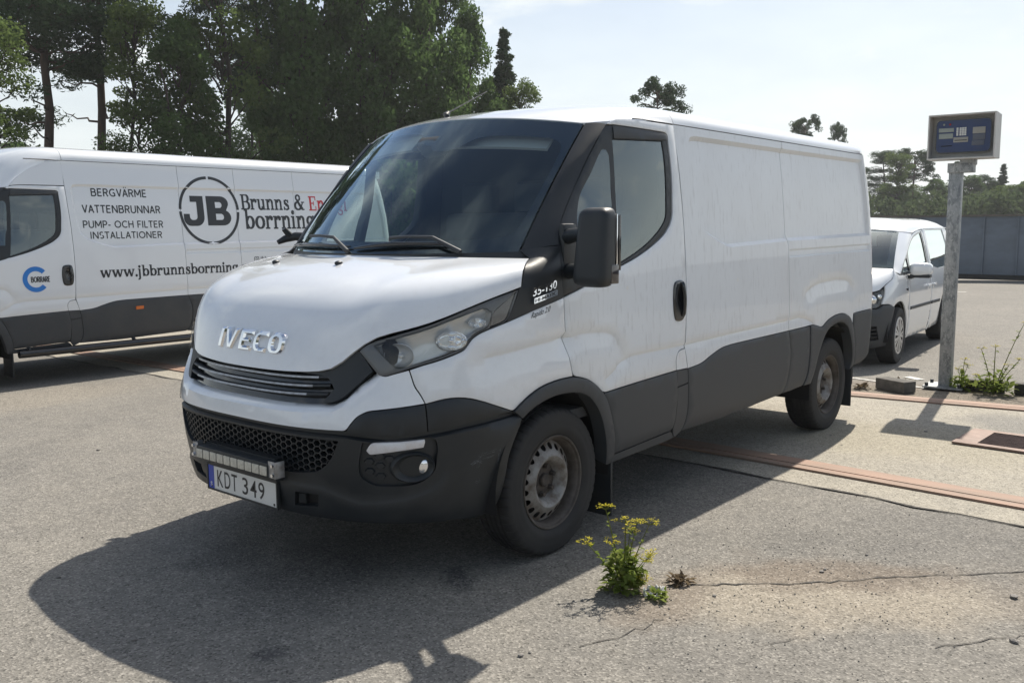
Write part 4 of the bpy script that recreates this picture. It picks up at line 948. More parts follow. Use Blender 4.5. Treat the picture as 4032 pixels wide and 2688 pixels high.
# LED light bar on steel brackets
lb = box('light_bar', (-1.082, -.045, .522), (.066, .545, .066), M['black'], van, bev=.010)
bm = bmesh.new()
for i in range(6): b_box(bm, (-1.066, -.045, .5575+.0), (.004, .52, .012)) if i == 0 else b_box(bm, (-1.066+.008*i, -.045, .5575), (.003, .52, .010))
stuff(bm_ob('cooling_fins', bm, M['black'], lb))
for i in range(10): box('led_lens', (-1.1155, .195-.0535*i, .520), (.006, .048, .040), M['led'], lb, bev=.004)

for y, s1 in ((-.335, 1), (.240, -1)):
    bk = box('light_bracket', (-1.108, y, .530), (.004, .040, .070), M['steel'], lb, bev=.001); box('bracket_leg', (-1.083, y-.019*s1, .527), (.050, .004, .070), M['steel'], bk, bev=.001)
    for zz_ in (.508, .548):
        bm = bmesh.new(); r = bmesh.ops.create_cone(bm, cap_ends=True, segments=6, radius1=.008, radius2=.008, depth=.012); bmesh.ops.rotate(bm, cent=(0, 0, 0), matrix=Matrix.Rotation(math.pi/2, 3, 'Y'), verts=r['verts']); bmesh.ops.translate(bm, vec=(-1.112, y-.012*s1, zz_), verts=r['verts']); bm_ob('bolt', bm, M['chrome'], bk)
box('light_mount', (-1.030, -.045, .470), (.060, .50, .020), M['black'], lb)
# bent mirror bracket left on the far door, aerial on the roof
bm = bmesh.new(); b_tube(bm, [(.10, .955, 1.47), (.06, 1.01, 1.475), (.02, 1.06, 1.46), (-.02, 1.075, 1.44)], [.028, .026, .022, .014], 10); b_tube(bm, [(.04, 1.03, 1.475), (.0, 1.04, 1.52)], [.022, .016], 8)
b_tube(bm, [(.10, .97, 1.34), (.05, 1.03, 1.34), (.02, 1.045, 1.37)], [.030, .026, .016], 10); bmesh.ops.recalc_face_normals(bm, faces=bm.faces[:])
bm_ob('broken_mirror_bracket', bm, M['black'], van, True, 50)
bm = bmesh.new(); b_tube(bm, [(.62, .30, 2.165), (.64, .30, 2.185)], [.022, .012], 10); b_tube(bm, [(.63, .30, 2.18), (.98, .30, 2.34)], [.0045, .003], 6); bmesh.ops.recalc_face_normals(bm, faces=bm.faces[:])
bm_ob('roof_aerial', bm, M['black'], van, True, 50)
# scuffs on the bumper corner
M['scuff'] = vary(mat('pale_scuff', (0.13, 0.14, 0.15), 0.6), (0.02, 0.024, 0.028), (90, 90, 90), .42, .62)
V = []; Fc = []; rs_ = np.random.default_rng(5)
for pts, w_, k_ in (([(1.20, .568), (1.30, .580)], .003, 2), ([(1.205, .548), (1.285, .560)], .003, 2), ([(1.185, .505), (1.205, .580)], .004, 3), ([(1.155, .530), (1.185, .545), (1.215, .528)], .006, 4), ([(1.285, .515), (1.297, .585)], .004, 4), ([(1.272, .535), (1.292, .495)], .003, 3), ([(1.19, .48), (1.198, .455), (1.165, .450)], .003, 2)):
    for _ in range(k_):
        q = densify(np.array(pts, float), .006, False) + rs_.normal(0, .004, 2); q = q[int(rs_.uniform(0, .3)*len(q)):int(rs_.uniform(.65, 1)*len(q))+1]; n_ = len(q)
        if n_ < 2: continue
        ww = w_*.35*rs_.uniform(.2, 1, n_); q = q + rs_.normal(0, .0008, q.shape); P, _n = VAN(q[:, 0]-ww*.5, q[:, 1]+ww, .0066); P2, _n = VAN(q[:, 0]+ww*.5, q[:, 1]-ww, .0066); b_ = len(V); V += [tuple(p) for p in P]+[tuple(p) for p in P2]; Fc += [(b_+i, b_+i+1, b_+n_+i+1, b_+n_+i) for i in range(n_-1)]
stuff(mob('scuff_marks', V, Fc, M['scuff'], van, False))
# dirt runs and chips on the flank are in the paint; two pale transfer specks on the door and load side
for u, z in ((1.661+.55, 1.22), (1.661+1.75, 1.20)):
    q = [(u+.014*math.cos(t)*random.uniform(.6, 1.3), z+.010*math.sin(t)*random.uniform(.6, 1.3)) for t in np.linspace(0, 6.28, 10, endpoint=False)]
    panel('pale_mark', q, M['plate'], van, off=.0035, cell=.02, th=0, gap=0, rn=0)

# ------------------------------------------------------------------ lettered long van behind, same make with a higher roof
ZV = -.08
van2 = thing('delivery_van', 'long white lettered van with a round JB logo parked behind the foreground van', 'van', (.08, 7.40, ZV), 0.0)
for ch in FRONT:
    if ch.name.split('.')[0] in ('mud_flap', 'rear_axle', 'rear_wheel_well', 'well_wall', 'inner_skin', 'underbody'): continue
    if ch.name.split('.')[0] == 'wheel' and ch in FRONT and abs(sum((ch.data.vertices[i].co.x for i in range(50)))/50) > 1.5: continue
    copy_tree(ch, van2)
for o in van2.children_recursive:      # this one is washed: clean paint instead of dusty
    if o.type == 'MESH' and o.name.startswith(('front_door', 'fuel_flap')):
        o.data = o.data.copy(); o.data.materials[0] = M['white_clean']
WB_ = 4.75; XR2 = 5.62; ZG2 = 2.335
VAN1 = VAN; VAN = Belt(VAN1.ZW, VAN1.WW, VAN1.ZF, VAN1.XF, xr=XR2, zr=list(VAN1.zr), xrs=list(VAN1.xrs), kz=VAN1.kz, kv=VAN1.kv)
for sd in (-1, 1): steel_wheel(van2, (WB_, sd*.940, .347), sd)
_rec = RECESS; RECESS = [(u - (.08 if u < 3.4 else 0), z + (.070 if z > 1.9 else .005)) for u, z in RECESS]
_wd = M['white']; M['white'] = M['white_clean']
van_inside(van2, XR2, ZG2) if False else None
P = [(1.289, 1.10), (1.66, 1.18), (2.16, 1.31), (2.60, 1.462), (2.69, 1.56), (2.715, 2.03), (2.73, ZG2-.012), (ux(XR2)-.02, ZG2-.012), (ux(XR2)+.02, .42), (2.81, .40), (2.10, .40), (2.05, .50), (2.01, .585), (1.955, .67), (1.885, .73), (1.713, .77), (1.537, .752), (1.47, .728), (1.30, .76), (1.0, .83), (.87, .96), (1.11, 1.06)]
panel('inner_skin', P, M['dark'], (van2, van2), both=True, off=-.032, gap=0, th=0, cell=.2)
for sd in (-1, 1):
    t = np.linspace(-.15, math.pi+.15, 20); sheet('front_wheel_well', np.array([[(.428*math.cos(a), sd*y, .355+.425*math.sin(a)) for y in (.60, .80, .972)] for a in t]), M['dark'], van2, 0, 0, 60)
    bm = bmesh.new(); b_box(bm, (.455, sd*.86, .27), (.016, .235, .34), None, .006); bm_ob('mud_flap', bm, M['black'], van2, True)
bm = bmesh.new(); b_box(bm, (3.4, 0, .48), (4.9, 1.78, .10)); b_box(bm, (-.2, 0, .55), (1.2, 1.2, .3)); bm_ob('underbody', bm, M['dark'], van2)
van_cargo(van2, XR2, ZG2, WB_, [4.10, 4.85, 5.73], False, True)
make_roof(van2, M['white_clean'], XR2+.015, ZG2, 2.50, Lc=.75, Le=.62)
fr_, P_ = roof_fn(XR2+.015, ZG2, 2.50, Lc=.75, Le=.62)
top_ = []
for x in np.linspace(.60, 1.115, 12):
    z = P_(24, x)[2]; top_.append((ux(x), min(z, ZG2)-.004))
panel('cab_side', [(2.232, 2.050), (2.30, 2.061), (2.40, 2.064), (2.776, 2.067)] + top_[::-1], M['white_clean'], (van2, van2), both=True, off=.001, cell=.05)
M['white'] = _wd; RECESS = _rec; WB_ = 3.385
RECESS2 = [(u + (XR2 + .5 - 4.56 if u > 5 else 0) if u < 3.4 or u > 5 else 4.10, z) for u, z in [(u - (.08 if u < 3.4 else 0), z + (.070 if z > 1.9 else .005)) for u, z in RECESS]]
def field(u, z):
    """how far the pressed-in field lies below the skin at (u,z)"""
    v = np.stack(np.broadcast_arrays(np.asarray(u, float), np.asarray(z, float)), -1).reshape(-1, 2); k = inpoly(v, RECESS2); return -np.where(k, .021*np.clip(segdist(v, RECESS2, True)/.022, 0, 1), 0)
def LAY(u, z, h=.0035): return VAN(u, z, field(u, z).reshape(np.shape(np.broadcast_arrays(u, z)[0])) + h)[0]
L2 = lambda u0, z0, off_=.0035: (lambda tx, ty, h: LAY(u0+tx, z0+ty, h))
def sans(name, s_, m, u0, z0, u1, z1, wt=.165):
    """plain stroke capitals"""
    G_ = {'B': ('L', [(.07, 0, .07, 1), (.07, .94, .32, .94), (.07, .53, .34, .53), (.07, .06, .36, .06)], [(.32, .735, .17, .205, 90, -90), (.35, .295, .19, .235, 90, -90)], .60), 'E': ('L', [(.07, 0, .07, 1), (.07, .94, .48, .94), (.07, .52, .44, .52), (.07, .06, .48, .06)], [], .54), 'R': ('L', [(.07, 0, .07, 1), (.07, .94, .32, .94), (.07, .50, .32, .50), (.30, .50, .52, 0)], [(.32, .72, .18, .22, 90, -90)], .58), 'G': ('L', [(.62, .45, .62, .10), (.42, .47, .62, .47)], [(.42, .50, .35, .44, 55, 320)], .74), 'V': ('L', [(.04, 1, .29, .02), (.54, 1, .29, .02)], [], .58), 'A': ('L', [(.03, 0, .29, .98), (.55, 0, .29, .98), (.13, .33, .45, .33)], [], .58), 'Ä': ('L', [(.03, 0, .29, .98), (.55, 0, .29, .98), (.13, .33, .45, .33), (.15, 1.20, .23, 1.20), (.36, 1.20, .44, 1.20)], [], .58), 'M': ('L', [(.07, 0, .07, 1), (.73, 0, .73, 1), (.09, .98, .40, .25), (.71, .98, .40, .25)], [], .80), 'T': ('L', [(.0, .94, .54, .94), (.27, 0, .27, .94)], [], .54), 'N': ('L', [(.07, 0, .07, 1), (.60, 0, .60, 1), (.09, .97, .58, .03)], [], .67), 'U': ('L', [(.07, .32, .07, 1), (.57, .32, .57, 1)], [(.32, .32, .25, .27, 180, 360)], .64), 'P': ('L', [(.07, 0, .07, 1), (.07, .94, .30, .94), (.07, .44, .30, .44)], [(.30, .69, .19, .25, 90, -90)], .55), '-': ('L', [(.02, .38, .28, .38)], [], .30), 'O': ('L', [], [(.40, .5, .34, .44, 0, 360)], .80), 'C': ('L', [], [(.40, .5, .34, .44, 50, 310)], .68), 'H': ('L', [(.07, 0, .07, 1), (.58, 0, .58, 1), (.07, .52, .58, .52)], [], .65), 'F': ('L', [(.07, 0, .07, 1), (.07, .94, .46, .94), (.07, .50, .42, .50)], [], .50), 'I': ('L', [(.07, 0, .07, 1)], [], .16), 'L': ('L', [(.07, 0, .07, 1), (.07, .06, .44, .06)], [], .47), 'S': ('L', [], [(.25, .73, .19, .21, 40, 250), (.25, .27, .20, .21, 70, -140)], .50), ' ': ('L', [], [], .26)}
    adv = sum(G_[c][3]+.10 for c in s_); sx = (u1-u0)/adv; sy = z1-z0; V = []; Fc = []; x = 0; k = 0
    def strip(pts, w):
        nonlocal k
        p = np.array(pts, float)*[sx, sy]; t = np.gradient(p, axis=0); t /= np.linalg.norm(t, axis=1, keepdims=True)+1e-9; n_ = np.stack([-t[:, 1], t[:, 0]], 1)*w/2; k += 1; P = LAY(u0+np.concatenate([(p-n_)[:, 0], (p+n_)[:, 0]]), z0+np.concatenate([(p-n_)[:, 1], (p+n_)[:, 1]]), .003+.00012*(k % 6)); b = len(V); m_ = len(p); V.extend(tuple(q) for q in P); Fc.extend((b+i, b+i+1, b+m_+i+1, b+m_+i) for i in range(m_-1))
    for c in s_:
        _, ls, ar, a = G_[c]
        for x0, y0, x1, y1 in ls: strip([(x+x0, y0), (x+x1, y1)], wt*sy)
        for cx, cy, rx, ry, a0, a1 in ar: strip([(x+px, py) for px, py in arc_pts(cx, cy, rx, ry, a0, a1, 20)], wt*sy)
        x += a+.10
    mob(name, V, Fc, m, van2, False)
for s_, u0, u1, z0, z1 in (('BERGVÄRME', 3.06, 3.71, 1.965, 2.050), ('VATTENBRUNNAR', 2.945, 3.855, 1.785, 1.870), ('PUMP- OCH FILTER', 2.935, 3.872, 1.622, 1.700), ('INSTALLATIONER', 3.005, 3.848, 1.505, 1.580)):
    sans('lettering', s_, M['ink_grey'], u0, z0, u1, z1)
block_letter('logo_letter', *BLOCK['J'], M['ink_grey'], van2, (lambda tx, ty, h: LAY(tx, ty, .004)), 4.135, 1.640, .270, .355, .002, 0)
block_letter('logo_letter', *BLOCK['B'], M['ink_grey'], van2, (lambda tx, ty, h: LAY(tx, ty, .004)), 4.445, 1.645, .325, .352, .002, 0)
def ring_seg(cu, cz, r, w, a0, a1, m, name, off):
    t = np.linspace(a0, a1, 28); o_ = LAY(cu+r*np.cos(t), cz+r*np.sin(t), .0045); i_ = LAY(cu+(r-w)*np.cos(t), cz+(r-w)*np.sin(t), .0045)
    mob(name, np.vstack([o_, i_]), [(k+1, k, 28+k, 28+k+1) for k in range(27)], m, van2, False)
for k in range(4):
    a = k*math.pi/2 + (.0 if k % 2 else 0); ring_seg(4.485, 1.822, .405, .034, a+.035, a+math.pi/2-.035, M['ink_grey'], 'logo_ring', 0)
# slab-serif hand: strokes as strips and slabs
def glyph(ch):
    q = []
    def R(x0, y0, x1, y1): q.append([(x0, y0), (x1, y0), (x1, y1), (x0, y1)])
    def S(pts):
        p = np.array([(a, b) for a, b, *_ in pts]); w = np.array([c[2] for c in pts]); t = np.gradient(p, axis=0); t /= np.linalg.norm(t, axis=1, keepdims=True); n = np.stack([-t[:, 1], t[:, 0]], 1)*w[:, None]*.6
        for i in range(len(p)-1): q.append([tuple(p[i]-n[i]), tuple(p[i+1]-n[i+1]), tuple(p[i+1]+n[i+1]), tuple(p[i]+n[i])])
    def E(cx, cy, rx, ry, a0, a1, w0=.13, w1=.055, k=22):
        t = np.radians(np.linspace(a0, a1, k)); S([(cx+rx*math.cos(a), cy+ry*math.sin(a), w1+(w0-w1)*abs(math.cos(a))**1.3) for a in t])
    if ch in 'nrui':
        if ch != 'u': R(.06, 0, .19, .50); R(.0, .44, .10, .50); R(.0, 0, .25, .06)
    if ch == 'n': E(.315, .34, .115, .135, 178, 0, .12, .07); R(.37, 0, .49, .36); R(.31, 0, .55, .06); return q, .58
    if ch == 'r': E(.30, .34, .11, .13, 178, 50, .10, .07); E(.365, .405, .045, .045, 0, 360, .07, .07, 12); return q, .45
    if ch == 'i': E(.125, .64, .045, .045, 0, 360, .08, .08, 12); return q, .29
    if ch == 'u': R(.06, .14, .19, .50); R(.0, .44, .10, .50); E(.245, .16, .115, .135, 180, 360, .12, .07); R(.36, 0, .49, .50); R(.29, .44, .40, .50); R(.45, 0, .55, .06); return q, .58
    if ch == 'j': R(.06, -.08, .19, .50); R(.0, .44, .10, .50); E(.035, -.08, .09, .11, 0, -120, .12, .06); E(.125, .64, .045, .045, 0, 360, .08, .08, 12); return q, .29
    if ch == 'b': R(.06, 0, .19, .74); R(.0, .68, .10, .74); E(.30, .25, .17, .215, 155, -155); return q, .56
    if ch == 'o': E(.28, .25, .20, .215, 0, 360, .13, .055, 30); return q, .56
    if ch == 'e': E(.28, .25, .20, .215, 5, 318, .13, .055, 28); R(.12, .235, .50, .29); return q, .55
    if ch == 'a': R(.33, 0, .45, .36); R(.40, 0, .52, .06); E(.26, .35, .13, .12, 0, 150, .11, .07); E(.23, .15, .15, .12, 60, 330, .12, .06); return q, .54
    if ch == 's': S([(.36, .36, .07), (.33, .44, .06), (.24, .475, .07), (.13, .43, .11), (.14, .34, .12), (.24, .27, .13), (.36, .19, .12), (.37, .08, .11), (.26, .025, .07), (.13, .05, .06), (.08, .15, .07)]); R(.345, .33, .40, .50); R(.05, 0, .10, .17); return q, .46
    if ch == 'g': E(.24, .32, .15, .155, 0, 360, .12, .055, 24); S([(.16, .19, .06), (.11, .12, .09), (.16, .06, .10), (.30, .045, .11), (.40, -.02, .10), (.36, -.12, .07)]); E(.23, -.08, .17, .10, -20, -190, .09, .06, 16); E(.43, .45, .05, .04, 0, 360, .06, .06, 10); return q, .53
    if ch == 'w':
        for a, b, w_ in ((.08, .24, .12), (.40, .24, .07), (.40, .56, .12), (.72, .56, .07)): S([(a, .48, w_), ((a+b)/2, .24, w_), (b, .02, w_)])
        R(0, .44, .20, .50); R(.32, .44, .50, .50); R(.62, .44, .80, .50); return q, .82
    if ch == '.': E(.10, .065, .04, .04, 0, 360, .08, .08, 12); return q, .22
    if ch == 'B': R(.07, 0, .21, .70); R(0, .64, .14, .70); R(0, 0, .14, .06); R(.14, .64, .34, .70); R(.14, .335, .36, .39); R(.14, 0, .36, .06); E(.35, .52, .13, .15, 90, -90, .13, .06, 14); E(.37, .19, .16, .16, 90, -90, .13, .06, 14); return q, .60
    if ch == 'E': R(.07, 0, .21, .70); R(0, .64, .14, .70); R(0, 0, .14, .06); R(.14, .64, .55, .70); R(.14, .33, .40, .39); R(.14, 0, .56, .06); R(.49, .50, .55, .66); R(.35, .25, .40, .47); R(.50, .04, .56, .22); return q, .64
    if ch == '&': E(.28, .55, .12, .12, 0, 360, .09, .055, 20); E(.25, .19, .19, .165, 60, 335, .12, .06, 22); S([(.21, .46, .10), (.36, .24, .12), (.54, .04, .12)]); S([(.42, .12, .06), (.52, .25, .06), (.56, .34, .06)]); R(.47, .33, .68, .38); R(.50, 0, .66, .06); return q, .74
    return q, .30
def serif(name, s_, m, u0, z0, width, xh, off):
    V = []; Fc = []; x = 0; k = 0; adv = sum(glyph(c)[1] for c in s_); sx = width/adv; sy = xh/.50
    for c in s_:
        q, a = glyph(c)
        for poly in q:
            b = len(V); k += 1; o_ = off + .00012*(k % 5)
            P = LAY(np.array([u0+(x+px)*sx for px, py in poly]), np.array([z0+py*sy for px, py in poly]), o_); V += [tuple(p) for p in P]; Fc.append(tuple(range(b, b+4)))
        x += a
    for i, f in enumerate(Fc):
        p = np.array([V[j] for j in f])
        if np.cross(p[1]-p[0], p[2]-p[0])[1] > 0: Fc[i] = f[::-1]
    mob(name, V, Fc, m, van2, False)
serif('lettering', 'Brunns', M['ink_grey'], 4.925, 1.840, .73, .135, .0035); serif('lettering', '&', M['ink_grey'], 5.728, 1.843, .18, .145, .0035)
serif('lettering', 'Energi', M['red_ink'], 5.965, 1.838, .65, .135, .0035)
serif('lettering', 'borrningar', M['ink_grey'], 4.955, 1.600, 1.35, .165, .0035)
serif('web_address', 'www.jbbrunnsborrning.se', M['ink'], 3.065, 1.078, 1.93, .085, .004)
# blue C with the trade name on the door
def arcs(cu, cz, r, w, a0, a1, m, name):
    t = np.linspace(a0, a1, 30); o_, _ = VAN(cu+r*np.cos(t), cz+r*np.sin(t), .0045); i_, _ = VAN(cu+(r-w)*np.cos(t), cz+(r-w)*np.sin(t), .0045)
    mob(name, np.vstack([o_, i_]), [(k+1, k, 30+k, 30+k+1) for k in range(29)], m, van2, False)
arcs(2.385, 1.095, .132, .048, .72, 2*math.pi-.72, M['blue_ink'], 'door_emblem')
sans('lettering', 'BORRARE', M['ink'], 2.337, 1.064, 2.532, 1.122, .17)
# small camera pictogram by the bumper line
cm = panel('pictogram', rnd([(5.035, 1.195), (5.105, 1.195), (5.105, 1.255), (5.035, 1.255)], .015, 100), M['ink_grey'], van2, off=.0035, th=0, gap=0, cell=.03, rn=0, holes=[rnd([(5.043, 1.202), (5.097, 1.202), (5.097, 1.248), (5.043, 1.248)], .012, 100)])
arcs(5.07, 1.225, .016, .006, 0, 2*math.pi, M['ink_grey'], 'pictogram')
text_on('lettering', 'jbbrunnsborrning', M['ink_grey'], van2, L2(5.125, 1.205), .60, .052, .0035, bold=.01)
# marker lamp, side step tube
for u in (3.49, 5.2): panel('marker_lamp', [(u-.045, .708), (u+.045, .712), (u+.045, .748), (u-.045, .744)], M['amber'], van2, off=.016, cell=.03, gap=0)
st = tube('side_step', [(.50, -1.02, .335), (5.3, -1.02, .335)], .040, M['gloss_black'], van2, 12)
for x in (.62, 1.75, 2.9, 4.1): tube('step_bracket', [(x, -1.02, .35), (x, -.93, .42)], .02, M['black'], st, 8)

VAN = VAN1

# ------------------------------------------------------------------ small white people carrier on the right
CAR = Belt([.15, .25, .4, .6, .8, .92, 1.0, 1.2, 1.4, 1.52, 1.65, 1.8], [.82, .865, .888, .897, .895, .882, .868, .825, .775, .735, .67, .55],
           [.15, .3, .45, .6, .7, .8, .9, 1.0, 1.2, 1.8], [-.80, -.85, -.88, -.88, -.86, -.81, -.74, -.66, -.5, .0], x0=.35, p=3.2, q=2.6, xr=3.42, rr=.10, aref=1.2,
           zr=[.3, .9, 1.5], xrs=[0.0, 0.0, -.10])
def car_u_scale(b):   # the reference width of this skin is narrower than the vans'
    X = 1.2*np.cos(b.th)**(2/b.p); Y = .9*np.sin(b.th)**(2/b.q); X[-1] = 0
    b.U = np.concatenate([[0], np.cumsum(np.hypot(np.diff(X), np.diff(Y)))]); b.U0 = b.U[-1]; b.UR = b.U0 + b.xr - b.x0
car_u_scale(CAR); cu = lambda x: x - .35 + CAR.U0
M['alloy'] = mat('wheel_cover_silver', (0.55, 0.56, 0.58), 0.3, metal=0.7)
car = thing('compact_van', 'compact white van with a grey front bumper parked beyond the steel post', 'car', (7.22, .647, -.02), .09)
K = dict(belt=CAR)
W_ = M['white_clean']
lowC = [(0, .80), (.45, .815), (.79, .825), (.91, .845), (.97, .895), (1.06, .93), (1.14, .955), (1.17, 1.00), (1.185, 1.05)]
# wing, door, rear flank
ARC = [(1.215, .65), (1.25, .675), (1.32, .695), (1.41, .70), (1.50, .685), (1.58, .64), (1.66, .58), (1.72, .50), (1.765, .40), (1.79, .24)]
WING = [(1.19, 1.035), (1.175, .99), (1.145, .95), (1.06, .925), (.985, .885), (1.0, .80), (.97, .74), (.955, .69), (1.10, .688), (1.20, .652)] + ARC + [(1.86, .24), (1.855, .35), (1.82, .60), (1.79, .80), (1.775, .93), (1.60, .985), (1.38, .985)]
panel('wing', WING, W_, (car, car), both=True, cell=.06, roll=.003, **K)
moldf = lambda v: .012*np.clip(1-np.abs(v[:, 1]-.575)/.03, 0, 1)*(v[:, 0] > 1.9) - .010*np.clip(1-np.abs(v[:, 1]-.33)/.06, 0, 1)
WIN1 = [(1.42, .985), (1.62, 1.095), (1.94, 1.205), (2.08, 1.275), (2.30, 1.36), (2.48, 1.41), (2.78, 1.448), (3.00, 1.462), (3.02, 1.28), (3.02, 1.085), (2.5, 1.02), (1.90, .972)]
DOOR = [(1.785, .93), (1.80, .80), (1.83, .60), (1.865, .35), (1.865, .24), (3.06, .22), (3.10, .50), (3.06, .80), (3.07, 1.10), (3.08, 1.485), (2.78, 1.475), (2.45, 1.435), (2.25, 1.375), (2.05, 1.30), (1.92, 1.225), (1.60, 1.115), (1.39, .998), (1.60, .985)]
dC = panel('front_door', DOOR, W_, (car, car), both=True, holes=[WIN1], cell=.06, roll=.003, **K)
panel('window_frame', inset(WIN1, -.008), M['gloss_black'], dC, both=True, holes=[[(1.98, 1.01), (2.02, 1.215), (2.10, 1.265), (2.32, 1.35), (2.50, 1.395), (2.78, 1.43), (2.955, 1.442), (2.97, 1.28), (2.97, 1.10), (2.5, 1.04)], [(1.55, 1.015), (1.68, 1.09), (1.90, 1.17), (1.94, 1.02)]], off=-.006, cell=.06, gap=0, **K)
panel('door_glass', inset(WIN1, .006), M['glass'], dC, both=True, off=-.014, th=0, cell=.08, gap=0, **K)
WIN2 = [(3.20, 1.03), (3.22, 1.30), (3.26, 1.475), (4.42, 1.475), (4.50, 1.20), (4.50, 1.00), (3.60, .985)]
panel('window_glass', WIN2, M['glass'], (car, car), both=True, off=-.010, th=0, cell=.1, gap=-.004, **K)
REAR = [(3.07, .22), (3.11, .50), (3.07, .80), (3.08, 1.10), (3.09, 1.495), (cu(3.30), 1.50), (cu(3.44), 1.30), (cu(3.50), .90), (cu(3.50), .40), (4.50, .28), (4.47, .45), (4.38, .58), (4.25, .665), (4.09, .70), (3.93, .67), (3.80, .58), (3.71, .45), (3.69, .24)]
panel('rear_flank', REAR, W_, (car, car), both=True, holes=[WIN2], cell=.07, roll=.003, **K)
panel('side_moulding', [(1.90, .568), (3.06, .553), (3.06, .592), (1.90, .607)], M['clad'], (car, car), both=True, off=.010, roll=.004, cell=.05, **K)
panel('side_moulding', [(3.11, .552), (3.66, .545), (3.66, .585), (3.11, .592)], M['clad'], (car, car), both=True, off=.010, roll=.004, cell=.05, **K)
for u in (2.86, 3.20):
    for sd in (-1, 1):
        p = CAR(u, .80, .022)[0]; box('door_handle', (p[0], sd*abs(p[1]), p[2]), (.16, .022, .026), W_, dC[0 if sd < 0 else 1], bev=.008)
        p = CAR(u-.02, .775, .004)[0]; box('handle_recess', (p[0], sd*abs(p[1]), p[2]), (.05, .006, .05), M['white'], dC[0 if sd < 0 else 1], bev=.003)
panel('side_repeater', [(1.63, .83), (1.76, .835), (1.74, .80), (1.67, .80)], M['gloss_black'], (car, car), both=True, off=.006, cell=.03, **K)
# bonnet, lamps, grille, bumper
def car_hood(nu=18, nt=14):
    pl = smooth_pl(lowC, 2); L = np.concatenate([[0], np.cumsum(np.linalg.norm(np.diff(pl, axis=0), axis=1))]); s = np.linspace(0, 1, nu)
    lo = np.stack([np.interp(s*L[-1], L, pl[:, i]) for i in range(2)], 1); P0 = CAR(lo[:, 0], lo[:, 1], .001)[0]; P0u = CAR(lo[:, 0], lo[:, 1]+.02, .001)[0]; tu = (P0u-P0)/.02
    yt = -.795*s**.9; P3 = np.stack([-.36+.30*(np.abs(yt)/.8)**2, yt, 1.075-.015*s**2], 1); dz = (P3[:, 2]-P0[:, 2])[:, None]
    P1 = P0 + tu*dz*.5; P2 = P3 + (P0-P3)*np.array([.6, .6, 0]) - dz*np.array([0, 0, .3]); t = np.linspace(0, 1, nt)[None, :, None]
    return (1-t)**3*P0[:, None] + 3*(1-t)**2*t*P1[:, None] + 3*(1-t)*t*t*P2[:, None] + t**3*P3[:, None]
G = car_hood(); R_ = G.copy(); R_[:, :, 1] *= -1; sheet('hood', np.concatenate([R_[:0:-1], G], 0), W_, car, .015, 0, 40)
HLc = [(.70, .79), (.80, .815), (.90, .832), (.955, .860), (.985, .83), (1.0, .79), (.975, .74), (.945, .69), (.90, .655), (.80, .655), (.72, .68)]
hc = panel('headlight', HLc, M['hl_in'], (car, car), both=True, off=-.01, cell=.04, disp=lambda v: -.035*np.clip(segdist(v, HLc, True)/.03, 0, 1), **K)
panel('headlight_lens', HLc, M['lens'], hc, both=True, off=.006, th=0, cell=.04, **K)
for sd in (-1, 1):
    for u, z, r in ((.80, .745, .055), (.905, .775, .030)):
        p = CAR(u, z, -.012)[0]; bm = bmesh.new(); q = bmesh.ops.create_uvsphere(bm, u_segments=14, v_segments=8, radius=r); bmesh.ops.scale(bm, vec=(.5, 1, 1), verts=q['verts']); bmesh.ops.translate(bm, vec=(p[0]+.01, sd*abs(p[1]), p[2]), verts=q['verts']); bm_ob('lamp_reflector', bm, M['reflector'], hc[0 if sd < 0 else 1], True)
gr = [(0, .68), (.70, .685), (.69, .79), (.45, .80), (0, .79)]; panel('grille', gr + [(-u, z) for u, z in gr[::-1] if u > 0], M['gloss_black'], car, off=-.006, cell=.08, **K)
bu = [(0, .655), (.72, .650), (.90, .645), (.96, .682), (1.10, .685), (1.215, .648), (1.18, .55), (1.155, .45), (1.135, .35), (1.115, .23), (.83, .215), (0, .215)]
ik = [(.80, .46), (.89, .455), (.94, .31), (.80, .305), (.10, .305), (.10, .46)]
panel('front_bumper', bu + [(-u, z) for u, z in bu[::-1] if u > 0], M['clad'], car, off=.012, cell=.06, roll=.005, holes=[ik, [(-u, z) for u, z in ik][::-1]], **K)
panel('bumper_core', [(-.96, .29), (.96, .29), (.96, .48), (-.96, .48)], M['dark'], car, off=-.04, th=0, cell=.1, gap=0, **K)
for z in (.34, .38, .42): sheet('intake_slat', np.array([[CAR(u, z+b, a)[0] for a, b in ((-.03, .008), (.0, .004), (.0, -.006), (-.03, -.008))] for u in np.linspace(-.93, .93, 31)]), M['black'], car, 0, 0, 30)
# screen, pillars, roof
WSb = lambda a: np.stack([-.34+.33*np.abs(a)**2, .80*a, 1.082-.035*a*a], -1); WSt = lambda a: np.stack([.44+.20*np.abs(a)**2.2, .70*a, 1.50-.040*a*a], -1)
aa = np.linspace(-1, 1, 25); tt = np.linspace(0, 1, 9); G = np.array([[WSb(a)*(1-t)+WSt(a)*t + np.array([-.6, 0, .6])*.03*4*t*(1-t) for t in tt] for a in aa])
wsc = sheet('windscreen', G, M['wglass'], car, 0, 0, 60, flip=True)
G = np.array([[WSb(a)*(1-t)+WSt(a)*t + np.array([-.6, 0, .6])*(.03*4*t*(1-t)-.004) for t in tt] for a in aa])
for sl in (np.s_[:2], np.s_[-2:]): sheet('screen_border', G[sl], M['frit'], wsc, 0, 0, 60)
sheet('screen_border', np.array([[WSb(a)*(1-t)+WSt(a)*t + np.array([-.6, 0, .6])*(.03*4*t*(1-t)-.004) for t in (0, .05, .09)] for a in aa]), M['frit'], wsc, 0, 0, 60)
B2 = lambda pl_: [tuple(p) for p in CAR(np.array([q[0] for q in pl_]), np.array([q[1] for q in pl_]), .001)[0]]
